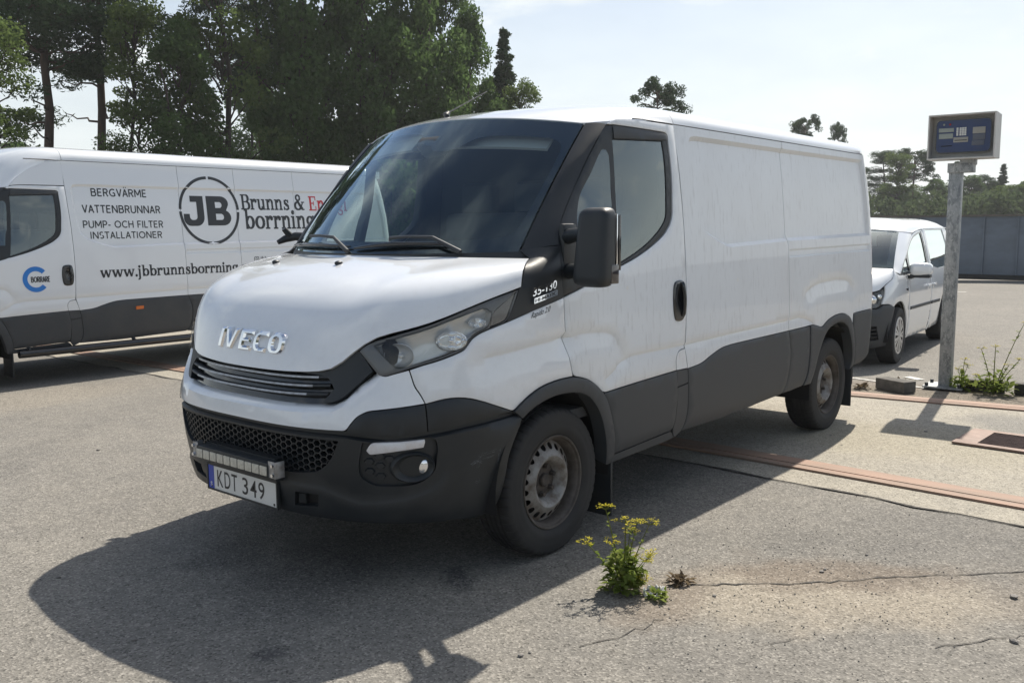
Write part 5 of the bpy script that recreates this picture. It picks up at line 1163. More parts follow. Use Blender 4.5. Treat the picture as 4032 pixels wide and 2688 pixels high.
A = [tuple(WSb(-1.0)+np.array([-.04, -.02, -.02]))] + [tuple(WSb(-1.0)*(1-t)+WSt(-1.0)*t + np.array([-.6, 0, .6])*.03*4*t*(1-t)) for t in np.linspace(0.02, 1, 10)]
loft('roof_pillar', A, B2([(1.385, 1.0), (1.60, 1.118), (1.92, 1.229), (2.05, 1.304), (2.25, 1.379), (2.45, 1.439)]), W_, car, 8, .006)
xs = np.linspace(0, 1, 22); vs_ = np.linspace(-1, 1, 27); G = []
for i, t in enumerate(xs):
    row = []
    for v in vs_:
        f = WSt(np.array(np.clip(v/.88, -1, 1)));
        if abs(v) > .88: e = (abs(v)-.88)/.12; c = np.array([CAR(2.45, 1.441, .001)[0]])[0]; c = np.array([c[0], math.copysign(abs(c[1]), v), c[2]]); f = f*(1-e)+c*e
        x = f[0] + (3.36-f[0])*t; k = 1-(1-min(1, (x-f[0])/.9))**2.2
        z1 = 1.492; w1 = float(crv(1.492, CAR.ZW, CAR.WW)); y = f[1]*(1-k) + k*w1*math.sin(v*math.pi/2)**1 ; a = abs(math.sin(v*math.pi/2)); z = f[2]*(1-k) + k*(z1 + .148*(.7*(1-a**6)**.8 + .3*(1-a*a)))
        z -= .16*max(0, 1-(3.36-x)/.35)**2.5*(1-a**6); row.append((x, y, z))
    G.append(row)
sheet('roof', np.array(G), W_, car, .012, 0, 45, flip=True)
panel('tailgate', [(cu(3.50)+.03, .35), (cu(3.50)+.9, .35), (cu(3.42)+.75, 1.45), (cu(3.42)+.06, 1.45)], W_, (car, car), both=True, cell=.12, **K)
panel('inner_skin', [(1.0, .30), (1.16, .30), (1.21, .60), (1.30, .66), (1.41, .67), (1.55, .63), (1.68, .52), (1.75, .30), (3.72, .30), (3.80, .55), (3.95, .64), (4.09, .67), (4.25, .64), (4.40, .52), (4.48, .30), (cu(3.48), .40), (cu(3.45), .95), (1.2, .95), (.9, .80)], M['dark'], (car, car), both=True, off=-.03, th=0, cell=.14, gap=0, **K)
bm = bmesh.new(); b_box(bm, (1.4, 0, .30), (3.6, 1.5, .12)); b_box(bm, (-.1, 0, .55), (.8, 1.1, .5)); bm_ob('underbody', bm, M['dark'], car)
bm = bmesh.new(); b_box(bm, (.25, 0, .93), (.7, 1.5, .14), None, .05); b_box(bm, (.1, 0, 1.01), (.5, 1.45, .03), None, .01); bm_ob('dashboard', bm, M['interior'], car, True)
for x in (1.35, 2.3):
    for y in (-.38, .38):
        bm = bmesh.new(); b_box(bm, (x-.15, y, .72), (.5, .48, .16), None, .05); b_box(bm, (x+.1, y, 1.0), (.14, .46, .55), None, .05); b_box(bm, (x+.12, y, 1.34), (.09, .24, .16), None, .035); bm_ob('seat', bm, M['seat'], car, True)
for sd in (-1, 1):
    bm = bmesh.new(); vv = b_box(bm, (0, 0, 0), (.14, .23, .13), None, .052, 3); 
    for v in vv: v.co.x += .05*abs(v.co.y)/.12*(1 if v.co.y*sd > 0 else 0); v.co.z += .02*(1 if v.co.z > 0 else 0)*(1-abs(v.co.y)/.14)
    bmesh.ops.translate(bm, vec=(.42, sd*1.005, 1.035), verts=bm.verts); mr_ = bm_ob('door_mirror', bm, W_, car, True, 60)
    box('mirror_base', (.45, sd*.985, .962), (.13, .25, .040), M['black'], mr_, bev=.018); box('mirror_stalk', (.42, sd*.88, .955), (.10, .10, .05), M['black'], mr_, bev=.015)
    for x in (0.0, 2.68):
        c = (x, sd*.885, .315); V, Fc = lathe([(.205, .16), (.235, .185), (.29, .185), (.312, .165), (.314, .02), (.304, -.004), (.28, -.012), (.24, -.010), (.212, .002), (.205, .012)], 56, c, -sd)
        ty = mob('wheel', V, Fc, M['rubber'], car, True, 40)
        V, Fc = lathe([(0, -.004), (.03, -.004), (.035, .004), (.205, .012)], 40, c, -sd); mob('wheel_cover_back', V, Fc, M['dark'], ty)
        bm = bmesh.new()
        for k in range(9):
            a = 2*math.pi*k/9
            for da in (-.14, .14):
                p = [Vector((c[0]+r*math.cos(a+da*q), c[1]+sd*d, c[2]+r*math.sin(a+da*q))) for r, q, d in ((.035, .4, .010), (.19, 1.0, .004))]; tdir = Vector((-math.sin(a), 0, math.cos(a)))
                f = [bm.verts.new(p[0]-tdir*.010), bm.verts.new(p[0]+tdir*.010), bm.verts.new(p[1]+tdir*.019), bm.verts.new(p[1]-tdir*.019)]; bm.faces.new(f if sd < 0 else f[::-1])
        stuff(bm_ob('cover_spokes', bm, M['alloy'], ty))
        V, Fc = lathe([(0, -.014), (.03, -.014), (.045, -.008), (.045, .0)], 24, c, -sd); mob('wheel_cap', V, Fc, M['alloy'], ty, True); V, Fc = lathe([(.185, -.006), (.207, -.006), (.212, .004)], 40, c, -sd); mob('cover_rim', V, Fc, M['alloy'], ty, True)
    for x0 in (0, 2.68):
        t = np.linspace(-.1, math.pi+.1, 18); sheet('wheel_well', np.array([[(x0+.385*math.cos(a), sd*y, .31+.385*math.sin(a)) for y in (.55, .85)] for a in t]), M['dark'], car, 0, 0, 60)

# ------------------------------------------------------------------ yard
def hz(x, y):
    """the yard falls away gently towards the far van"""
    t = np.clip((np.asarray(y, float)-1.6)/4.0, 0, 1); return -.08*(t*t*(3-2*t)) - .02*np.clip((np.asarray(x, float)-5.4)/1.2, 0, 1)*np.clip(1-np.abs(np.asarray(y, float))/60, 0, 1)
def ground_sheet(name, xs, ys, m, dz=0.0, fx=None):
    X, Y = np.meshgrid(xs, ys, indexing='ij')
    if fx is not None: X = fx(X, Y)
    V = np.stack([X, Y, hz(X, Y)+dz], -1).reshape(-1, 3); return mob(name, V, grid_faces(len(xs), len(ys)), m, None, True, None)
def yard_material(name, c0, c1, stone, dirt=None, spots=(), scale=1.0, bump=.5):
    m = mat(name, c0, .88); t = m.node_tree; b = t.nodes['Principled BSDF']; b.inputs['Specular IOR Level'].default_value = .3
    tc = N(t, 'ShaderNodeTexCoord'); P = tc.outputs['Object']
    n1 = N(t, 'ShaderNodeTexNoise', Scale=.55, Detail=8.0, Roughness=.62); t.links.new(P, n1.inputs['Vector'])
    n2 = N(t, 'ShaderNodeTexNoise', Scale=4.2, Detail=8.0, Roughness=.7); t.links.new(P, n2.inputs['Vector'])
    ad = N(t, 'ShaderNodeMath', operation='MULTIPLY_ADD'); ad.inputs[1].default_value = .5; t.links.new(n2.outputs['Fac'], ad.inputs[0])
    h = N(t, 'ShaderNodeMath', operation='MULTIPLY'); h.inputs[1].default_value = .5; t.links.new(n1.outputs['Fac'], h.inputs[0]); t.links.new(h.outputs[0], ad.inputs[2])
    r = N(t, 'ShaderNodeMapRange'); r.inputs[1].default_value = .38; r.inputs[2].default_value = .62; t.links.new(ad.outputs[0], r.inputs[0])
    mx = N(t, 'ShaderNodeMix', data_type='RGBA'); mx.inputs[6].default_value = (*c0, 1); mx.inputs[7].default_value = (*c1, 1); t.links.new(r.outputs[0], mx.inputs[0]); col = mx.outputs[2]
    last = None
    for (cx, cy, rx, ry, rot, cc, amt) in spots:      # old spills, worn and silted places with a shape of their own
        mp = N(t, 'ShaderNodeMapping', vector_type='TEXTURE'); mp.inputs['Location'].default_value = (cx, cy, 0); mp.inputs['Rotation'].default_value = (0, 0, rot); mp.inputs['Scale'].default_value = (rx, ry, 1)
        wv = N(t, 'ShaderNodeTexNoise', Scale=3.0, Detail=5.0); t.links.new(P, wv.inputs['Vector']); wa = N(t, 'ShaderNodeVectorMath', operation='MULTIPLY_ADD'); wa.inputs[1].default_value = (.5, .5, 0); t.links.new(wv.outputs['Color'], wa.inputs[0]); t.links.new(P, wa.inputs[2])
        sh = N(t, 'ShaderNodeVectorMath', operation='SUBTRACT'); sh.inputs[1].default_value = (.25, .25, 0); t.links.new(wa.outputs[0], sh.inputs[0]); t.links.new(sh.outputs[0], mp.inputs[0])
        ln = N(t, 'ShaderNodeVectorMath', operation='LENGTH'); t.links.new(mp.outputs[0], ln.inputs[0])
        rr = N(t, 'ShaderNodeMapRange'); rr.interpolation_type = 'SMOOTHSTEP'; rr.inputs[1].default_value = 1.0; rr.inputs[2].default_value = .35; rr.inputs[3].default_value = 0; rr.inputs[4].default_value = amt; t.links.new(ln.outputs['Value'], rr.inputs[0])
        m2 = N(t, 'ShaderNodeMix', data_type='RGBA'); m2.inputs[7].default_value = (*cc, 1); t.links.new(rr.outputs[0], m2.inputs[0]); t.links.new(col, m2.inputs[6]); col = m2.outputs[2]
    # chippings: pale and dark stones set in the binder
    v = N(t, 'ShaderNodeTexVoronoi', Scale=125.0*scale); t.links.new(P, v.inputs['Vector'])
    sv = N(t, 'ShaderNodeSeparateColor'); t.links.new(v.outputs['Color'], sv.inputs[0])
    s1 = N(t, 'ShaderNodeMapRange'); s1.inputs[1].default_value = .62; s1.inputs[2].default_value = 1.0; s1.inputs[4].default_value = stone; t.links.new(sv.outputs[0], s1.inputs[0])
    m3 = N(t, 'ShaderNodeMix', data_type='RGBA', blend_type='ADD'); m3.inputs[7].default_value = (.30, .28, .25, 1); t.links.new(s1.outputs[0], m3.inputs[0]); t.links.new(col, m3.inputs[6])
    s2 = N(t, 'ShaderNodeMapRange'); s2.inputs[1].default_value = .72; s2.inputs[2].default_value = 1.0; s2.inputs[3].default_value = 1.0; s2.inputs[4].default_value = .45; t.links.new(sv.outputs[1], s2.inputs[0])
    m4 = N(t, 'ShaderNodeMix', data_type='RGBA', blend_type='MULTIPLY'); m4.inputs[0].default_value = 1.0; t.links.new(m3.outputs[2], m4.inputs[6]); t.links.new(s2.outputs[0], m4.inputs[7])
    v2 = N(t, 'ShaderNodeTexVoronoi', Scale=38.0*scale); t.links.new(P, v2.inputs['Vector']); sv2 = N(t, 'ShaderNodeSeparateColor'); t.links.new(v2.outputs['Color'], sv2.inputs[0])
    s3 = N(t, 'ShaderNodeMapRange'); s3.inputs[1].default_value = .0; s3.inputs[2].default_value = 1.0; s3.inputs[3].default_value = .90; s3.inputs[4].default_value = 1.08; t.links.new(sv2.outputs[0], s3.inputs[0])
    m5 = N(t, 'ShaderNodeMix', data_type='RGBA', blend_type='MULTIPLY'); m5.inputs[0].default_value = 1.0; t.links.new(m4.outputs[2], m5.inputs[6]); t.links.new(s3.outputs[0], m5.inputs[7])
    t.links.new(m5.outputs[2], b.inputs['Base Color'])
    bp = N(t, 'ShaderNodeBump', Strength=bump, Distance=.004); t.links.new(v.outputs['Distance'], bp.inputs['Height'])
    n3 = N(t, 'ShaderNodeTexNoise', Scale=60.0, Detail=6.0); t.links.new(P, n3.inputs['Vector']); b2 = N(t, 'ShaderNodeBump', Strength=bump*.8, Distance=.006); t.links.new(n3.outputs['Fac'], b2.inputs['Height']); t.links.new(bp.outputs[0], b2.inputs['Normal'])
    t.links.new(b2.outputs[0], b.inputs['Normal']); return m
SAND = (.32, .275, .21); OIL = (.055, .055, .056); SILT = (.17, .14, .11)
M['asphalt'] = yard_material('worn_asphalt', (.158, .150, .136), (.210, .197, .173), .40, spots=[
    (.30, -2.15, 1.0, .42, -.95, SAND, .6), (.55, -2.05, .75, .30, -.95, SILT, .9), (-.15, -1.62, .42, .30, 0, SILT, .75), (1.1, -3.1, .8, .5, -.8, SILT, .6),
    (-.75, -.25, .75, .45, .3, OIL, .45), (-1.0, .2, .30, .22, .3, OIL, .4), (-.5, -.85, .22, .12, .6, OIL, .8), (-1.45, -.75, .16, .10, 0, OIL, .7), (5.6, -1.6, .5, 2.5, 0, SILT, .85), (-2.2, 1.6, 3.2, .16, .75, OIL, .22), (-1.6, 2.6, 3.5, .14, .62, OIL, .18), (.9, -1.75, 1.6, .22, -.9, OIL, .14), (1.35, -2.35, 1.3, .7, -.7, OIL, .22), (8.5, -6, 3.0, 1.4, .2, OIL, .15), (.3, 5.6, 1.8, .8, .1, SAND, .25)])
M['concrete'] = yard_material('weathered_concrete', (.36, .33, .27), (.28, .26, .22), .32, spots=[(3.4, -1.6, .8, 1.6, .2, (.30, .27, .20), .6), (4.4, -2.2, .6, .8, 0, (.17, .165, .155), .7), (3.0, .6, .5, .5, 0, OIL, .3)], scale=1.1, bump=.4)
M['rail'] = vary(mat('primed_rusty_steel', (.31, .195, .14), .75), (.23, .175, .135), (9, 2, 9), .4, .7, 8, .8)
M['dirt'] = yard_material('silt_and_moss', (.115, .097, .075), (.17, .145, .11), .45, bump=.9)
M['paint_line'] = vary(mat('worn_road_paint', (.62, .61, .57), .7), (.22, .21, .19), (22, 22, 22), .50, .64)
M['crack'] = vary(mat('crack_dirt', (.045, .042, .038), .95), (.12, .11, .10), (25, 25, 25), .42, .62)
sp = lambda a, b, n: np.linspace(a, b, n)
gx_ = np.concatenate([[-300, -120, -60, -30, -15], sp(-8, 30, 60), [45, 70, 110, 170, 300]]); gy_ = np.concatenate([[-300, -220, -120, -60, -30, -15], sp(-8, 14, 60), [20, 30, 50, 80, 130, 220, 300]])
struct(ground_sheet('asphalt_ground', gx_, gy_, M['asphalt']))
near = lambda y: 2.285 + .036*np.clip(y+.27, -8, .4) - .015*np.clip(y-1, 0, 12)
far = lambda y: 4.905 - .153*np.clip(y+.62, -30, 2.0)
ys_ = np.concatenate([sp(-14, -4, 10), sp(-3.6, 14, 80)])
def band(name, f0, f1, m, dz, n=2, yy=ys_):
    A = np.array([[f0(y)*(1-t)+f1(y)*t for y in yy] for t in np.linspace(0, 1, n)]); Y = np.array([yy]*n); V = np.stack([A, Y, hz(A, Y)+dz], -1).reshape(-1, 3)
    return struct(mob(name, V, grid_faces(n, len(yy)), m, None, True, None))
band('concrete_deck', lambda y: near(y)+.085, lambda y: far(y)-.10, M['concrete'], .006, 12)
def jag(f, s_, a): return lambda y: f(y) + a*math.sin(y*7.3+s_) + a*.8*math.sin(y*17.1+s_*2) + a*.6*math.sin(y*41+s_)
band('concrete_edge', jag(lambda y: near(y)-.40, 1.0, .012), lambda y: near(y)-.115, M['concrete'], .005, 4)
band('edge_crack', jag(lambda y: near(y)-.416, 1.0, .012), jag(lambda y: near(y)-.400, 1.6, .015), M['crack'], .007)
band('silt_strip', lambda y: far(y)+.13, jag(lambda y: far(y)+.62, .3, .05), M['dirt'], .008, 6)
def rail(name, c, w, label):
    bm = bmesh.new(); k = len(ys_)
    sec = [(-w/2, .004), (-w/2, .018), (-w*.16, .018), (-w*.16, .008), (-w*.12, .008), (-w*.12, .020), (w/2, .020), (w/2, .004)]
    V = [(c(y)+a, y, float(hz(c(y), y))+z) for y in ys_ for a, z in sec]; n_ = len(sec); Fc = [(i*n_+j, i*n_+j+1, (i+1)*n_+j+1, (i+1)*n_+j) for i in range(k-1) for j in range(n_-1)]
    o = mob(name, V, Fc, M['rail'], None, False); tag(o, label, 'steel edging'); return o
rail('steel_edge_rail', near, .215, 'rust red steel edging crossing the ground beneath the foreground van')
rail('steel_edge_rail', lambda y: far(y)+.02, .205, 'rust red steel edging running past the foot of the steel post')
band('rail_gap', lambda y: far(y)+.105, lambda y: far(y)+.135, M['crack'], .014)
# painted bay lines
def pline(pts, w):
    p = np.array(pts, float); t = np.gradient(p, axis=0); t /= np.linalg.norm(t, axis=1, keepdims=True); n_ = np.stack([-t[:, 1], t[:, 0]], 1)*w/2; q = np.vstack([p+n_, p-n_]); k = len(p)
    V = [(a, b, float(hz(a, b))+.007) for a, b in q]; Fc = [(i, i+1, k+i+1, k+i) for i in range(k-1)]; o = mob('painted_line', V, [f[::-1] for f in Fc], M['paint_line'], None, False); return struct(o)
pline([(5.92, .6), (5.88, -.27), (5.72, -.95), (5.66, -1.10)], .045); pline([(6.35, -.62), (6.22, -.80)], .10); pline([(14.0, -.3), (21.0, -.8)], .10); pline([(19.5, 2.6), (21.5, -1.5)], .10); pline([(17.0, -2.5), (17.6, -6)], .10); pline([(10.5, -3.6), (10.9, -7)], .10)
def ribbon(pts, w, name='crack'):
    pts = densify(np.array(pts, float), .05, False); pts = pts + RNG.normal(0, .009, pts.shape); k = len(pts); t = np.gradient(pts, axis=0); t /= np.linalg.norm(t, axis=1, keepdims=True)+1e-9; n_ = np.stack([-t[:, 1], t[:, 0]], 1)*(w*RNG.uniform(.35, 1.2, k))[:, None]/2
    q = np.vstack([pts+n_, pts-n_]); V = [(a, b, float(hz(a, b))+.0035) for a, b in q]; struct(mob(name, V, [(k+i, k+i+1, i+1, i) for i in range(k-1)], M['crack'], None, False))
ribbon([(.08, -1.66), (.22, -1.82), (.45, -2.06), (.72, -2.30), (.95, -2.55), (1.25, -2.80)], .010); ribbon([(.10, -2.62), (.42, -2.84), (.55, -3.15), (.9, -3.6)], .007); ribbon([(-.72, -1.62), (-.55, -1.70), (-.30, -1.72)], .006); ribbon([(-.30, -2.1), (-.10, -2.25)], .005)

# ------------------------------------------------------------------ loose stones and grit
def stone_mesh(r, seed):
    bm = bmesh.new(); bmesh.ops.create_icosphere(bm, subdivisions=1, radius=r); rg = np.random.default_rng(seed)
    for v in bm.verts: v.co *= rg.uniform(.7, 1.15); v.co.z *= .62
    me = bpy.data.meshes.new('stone'); bm.to_mesh(me); bm.free(); return me
M['stone'] = vary(mat('grey_stone', (.16, .15, .14), .85), (.28, .26, .23), (60, 60, 60))
sm_ = [stone_mesh(1.0, s_) for s_ in range(4)]
for m_ in sm_: m_.materials.append(M['stone'])
for i, (x, y, r) in enumerate([(.78, -2.74, .018), (.33, -2.83, .016), (-.90, -1.50, .013), (-.86, -1.51, .008), (.56, -2.02, .011), (.60, -2.02, .009), (-1.72, -.30, .013), (-1.62, .55, .011), (-2.6, 2.2, .014), (-.35, 2.8, .013), (3.75, -1.55, .018), (2.95, -1.22, .012), (4.9, -1.35, .015), (-1.3, 1.0, .008), (.02, -1.78, .010), (.9, -2.1, .009), (1.9, -1.75, .010), (-1.1, 3.2, .016), (-2.0, 3.4, .012), (3.2, -1.05, .012)]):
    o = bpy.data.objects.new('stone', sm_[i % 4]); COL.objects.link(o); o.location = (x, y, float(hz(x, y))+r*.35); o.scale = (r*1.2, r, r); o.rotation_euler = (0, 0, i*1.3); tag(o, 'small loose stone lying on the yard surface', 'stone', 'loose stones on the yard')
bm = bmesh.new()
for i in range(620):
    if i < 420: x, y = RNG.normal(.25, .55), RNG.normal(-2.0, .38)
    elif i < 500: x, y = RNG.uniform(-2.5, 2), RNG.uniform(-3, 5)
    else: x, y = far(-1)+RNG.uniform(.15, .6), RNG.uniform(-3.4, .1)
    if -.9 < y < .9 and -1 < x < 4: continue
    r = RNG.uniform(.0015, .0042); q = bmesh.ops.create_icosphere(bm, subdivisions=1, radius=r); bmesh.ops.translate(bm, vec=(x, y, float(hz(x, y))+r*.5+(.008 if i >= 500 else 0)), verts=q['verts'])
stuff(bm_ob('grit', bm, M['stone'], None, True))

# ------------------------------------------------------------------ post with the operator's terminal
M['galv'] = vary(vary(mat('galvanised_steel', (.27, .285, .29), .48, metal=.35), (.16, .175, .185), (26, 26, 14), .46, .60, 3), (.34, .35, .35), (70, 70, 40), .55, .65, 2)
M['box_grey'] = vary(mat('light_grey_enamel', (.46, .45, .43), .45), (.38, .37, .35), (8, 8, 8))
M['panel_blue'] = vary(mat('dark_blue_panel', (.022, .040, .115), .30), (.030, .045, .10), (10, 10, 10))
post = thing('terminal_post', 'galvanised square steel post bolted to a plate on the ground, carrying the grey box', 'post', (5.80, -1.135, .012), .06)
box('post_tube', (0, 0, 1.0), (.108, .108, 1.97), M['galv'], post, bev=.010); box('post_cap', (0, 0, 1.985), (.114, .114, .012), M['galv'], post)
box('base_plate', (0, .0, .012), (.30, .34, .016), M['galv'], post)
for a in (-.11, .11):
    for b in (-.14, .14): bm = bmesh.new(); q = bmesh.ops.create_cone(bm, cap_ends=True, segments=6, radius1=.016, radius2=.016, depth=.03); bmesh.ops.translate(bm, vec=(a, b, .034), verts=q['verts']); bm_ob('bolt', bm, M['black'], post)
box('post_arm', (-.02, -.045, 2.018), (.115, .215, .085), M['galv'], post, bev=.004); box('post_neck', (-.02, -.100, 2.078), (.115, .125, .070), M['galv'], post, bev=.004); box('neck_collar', (0, 0, 1.965), (.102, .102, .05), M['galv'], post)
tb = thing('payment_terminal', 'grey metal box with dark blue control panel on top of the steel post', 'terminal', (5.66, -1.20, 2.103), .06)
hw, hh, dp_ = .275, .395, .235
bm = bmesh.new()
b_box(bm, (dp_/2+.05, 0, hh/2), (dp_-.10, 2*hw, hh-.004), None, .004); bm_ob('case', bm, M['box_grey'], tb)
for nm, c, s_ in (('hood_top', (.03, 0, hh-.006), (.14, 2*hw, .012)), ('hood_side', (.03, hw-.006, hh/2), (.14, .012, hh-.024)), ('hood_side', (.03, -hw+.006, hh/2), (.14, .012, hh-.024)), ('hood_base', (.03, 0, .006), (.14, 2*hw, .012))): box(nm, c, s_, M['box_grey'], tb)
def face_poly(name, poly, m, parent, x, th=.006):
    v, f = tri2d([np.array(poly)], [], .2); V = [(x, -a, b) for a, b in v]; n_ = len(V); V += [(x+th, -a, b) for a, b in v]; cnt = {(int(t[i]), int(t[(i+1) % 3])) for t in f for i in range(3)}
    Fc = [tuple(int(q) for q in t) for t in f] + [(a, b, b+n_, a+n_) for a, b in cnt if (b, a) not in cnt]; return mob(name, V, [q for q in Fc], m, parent, False)
rb_ = lambda x0, z0, x1, z1, r=.02: rnd([(x0, z0), (x1, z0), (x1, z1), (x0, z1)], r, 100)
face_poly('panel_recess', rb_(-.225, .058, .232, .352, .045), M['gloss_black'], tb, .046)
pb = face_poly('control_panel', rb_(-.217, .066, .224, .345, .04), M['panel_blue'], tb, .040)
M['lcd'] = mat('display_grey', (.25, .28, .26), .25); M['key'] = mat('key_white', (.62, .62, .60), .4); M['slot'] = mat('slot_grey', (.28, .27, .24), .4); M['dim'] = mat('dim_panel', (.085, .095, .12), .35)
for nm, a, m_, b in (('display', (-.200, .245, -.075, .280), 'lcd', .004), ('display', (-.197, .187, -.080, .232), 'lcd', .004), ('card_reader', (-.075, .150, .045, .195), 'slot', .004), ('printer_cover', (.080, .220, .182, .276), 'slot', .004), ('sticker', (.082, .165, .182, .216), 'dim', .002), ('receipt_tray', (.076, .118, .176, .160), 'dim', .004)):
    box(nm, (.037, -(a[0]+a[2])/2, (a[1]+a[3])/2), (.008, a[2]-a[0], a[3]-a[1]), M[m_], pb, bev=.002)
box('reader_slot', (.0325, .015, .168), (.002, .10, .006), M['dark'], pb); box('paper_slot', (.036, .13, .122), (.006, .09, .007), M['dark'], pb, bev=.001)
for r in range(5):
    for c in range(4):
        x0 = -.045 + c*.0195 + (.006 if c else 0); z0 = .215 + r*.0145; box('key', (.036, -x0, z0), (.007, .0165, .0125), M['key'], pb, bev=.002)
for y_, m_ in ((.158, 'lcd'), (.108, 'red')): bm = bmesh.new(); q = bmesh.ops.create_uvsphere(bm, u_segments=12, v_segments=6, radius=.010); bmesh.ops.translate(bm, vec=(.037, y_, .312), verts=q['verts']); bm_ob('indicator', bm, M[m_], pb, True)
text_on('panel_lettering', 'AVERY WEIGH', M['red_ink'], pb, (lambda tx, ty, h: np.stack([.0385-h, -(.055+tx), .090+ty], -1)), .10, .014, .0005) if False else None

# ------------------------------------------------------------------ block, timber kerb, grate, broken pipe
M['block'] = vary(mat('dark_concrete_block', (.075, .070, .062), .9), (.13, .12, .105), (14, 14, 14), .4, .7, 8, None, .4, 80)
blk = thing('concrete_block', 'dark rectangular concrete block lying between the van and the steel post', 'block', (5.33, -.83, .010), -.42)
box('block_body', (0, 0, .055), (.155, .325, .104), M['block'], blk, bev=.008); box('block_foot', (0, 0, .004), (.14, .30, .008), M['block'], blk)
M['timber'] = vary(mat('tarred_timber', (.030, .028, .025), .85), (.07, .062, .05), (6, 30, 30), .4, .7)
for (xa, ya, xb, yb, lab) in ((5.86, -1.30, 5.90, -1.62, 'short dark timber kerb half hidden in weeds right of the steel post'), (5.90, -1.70, 5.98, -4.2, 'long dark timber kerb running off the right edge of the yard')):
    d = Vector((xb-xa, yb-ya, 0)); o = box('timber_kerb', (0, 0, 0), (d.length, .09, .10), M['timber'], None, bev=.008); o.location = ((xa+xb)/2, (ya+yb)/2, .05); o.rotation_euler = (0, 0, math.atan2(d.y, d.x)); tag(o, lab, 'kerb')
gt = thing('drain_grate', 'rusty expanded metal grate in a steel frame in the concrete, lower right', 'grate', (3.46, -1.80, .010), -.03)
M['grate'] = vary(mat('rusty_mesh_steel', (.28, .19, .15), .7), (.19, .125, .095), (12, 12, 12), .4, .7)
gw, gl_ = .55, 1.5
for nm, c, s_ in (('frame_bar', (.03, -gl_/2, .008), (.06, gl_, .014)), ('frame_bar', (gw-.03, -gl_/2, .008), (.06, gl_, .014)), ('frame_bar', (gw/2, -.075, .0085), (gw-.12, .15, .014)), ('frame_bar', (gw/2, -gl_+.05, .0085), (gw-.12, .10, .014))): box(nm, c, s_, M['grate'], gt, bev=.002)
mob('pit_floor', [(.05, -.1, .002), (.05, -gl_, .002), (gw-.05, -gl_, .002), (gw-.05, -.1, .002)], [(0, 1, 2, 3)], M['rust'], gt, False)
V = []; Fc = []
for r in range(15):
    x0 = .07 + r*.0275
    for side_ in (0, 1):
        pts = [(x0 + .0135*(1 if (k+side_+r) % 2 else -1)*.95, -.15-k*.030) for k in range(43)]
        for k in range(len(pts)-1):
            (a, b), (c, d) = pts[k], pts[k+1]; n_ = len(V); V += [(a-.004, b, .004), (a+.004, b, .014), (c+.004, d, .014), (c-.004, d, .004)]; Fc.append((n_, n_+1, n_+2, n_+3))
stuff(mob('expanded_mesh', V, Fc, M['grate'], gt, False))
bm = bmesh.new(); prof = [(.036, -.02), (.036, .012), (.040, .012), (.040, -.02)]
k = 28
vr = [[bm.verts.new((r*math.cos(2*math.pi*i/k)*1.12, r*math.sin(2*math.pi*i/k), z + (.010*math.sin(i*1.7) if z > 0 else 0))) for r, z in prof] for i in range(k)]
for i in range(k):
    for j in range(3): bm.faces.new((vr[i][j], vr[i][j+1], vr[(i+1) % k][j+1], vr[(i+1) % k][j]))
bmesh.ops.recalc_face_normals(bm, faces=bm.faces[:])
pp = thing('broken_pipe', 'broken white plastic pipe end sunk in the ground at the foot of the weed', 'pipe', (-.118, -1.570, .004)); bm_ob('pipe_rim', bm, M['plate'], pp, True, 40)
V, Fc = lathe([(0, .004), (.037, .004)], 20, (0, 0, 0)); mob('pipe_bottom', [(x*1.1, z, .001) for x, y, z in V], Fc, M['dark'], pp, False)
sh_ = mob('pipe_shard', [(0, 0, .012), (.03, .004, .016), (.026, .024, .022), (.004, .020, .014), (.014, .010, .026)], [(0, 1, 4), (1, 2, 4), (2, 3, 4), (3, 0, 4)], M['plate'], pp, False); sh_.location = (.022, -.040, 0)

# ------------------------------------------------------------------ sheet-steel fence
M['fence'] = vary(mat('blue_grey_sheet_steel', (.165, .195, .235), .55), (.115, .135, .16), (.5, .9, 2.2), .4, .7, 6)
M['fence_dark'] = mat('fence_base_tar', (.035, .034, .033), .9); M['fence_cap'] = vary(mat('weathered_cap', (.16, .14, .12), .8), (.09, .08, .07), (3, 3, 3))
fc = thing('steel_fence', 'blue grey sheet steel fence closing the far side of the yard', 'fence', (25.0, 0, 0), -.012)
pmesh = box('fence_panel', (0, 0, .93), (.03, .835, 1.62), M['fence'], fc, bev=.006); pm2 = box('fence_rib', (-.03, .428, .92), (.05, .035, 1.66), M['fence'], fc)
for i in range(40):
    y = 6.05 - .862*i
    if i == 0: pmesh.location.y = y; pm2.location.y = y; continue
    for o in (pmesh, pm2): c = o.copy(); COL.objects.link(c); c.parent = fc; c.location.y = y; c.location.x = .012*math.sin(i*2.1) if o is pmesh else 0
box('fence_cap', (0, -10.9, 1.77), (.12, 34.6, .05), M['fence_cap'], fc); box('fence_base', (-.02, -10.9, .06), (.16, 34.6, .14), M['fence_dark'], fc)

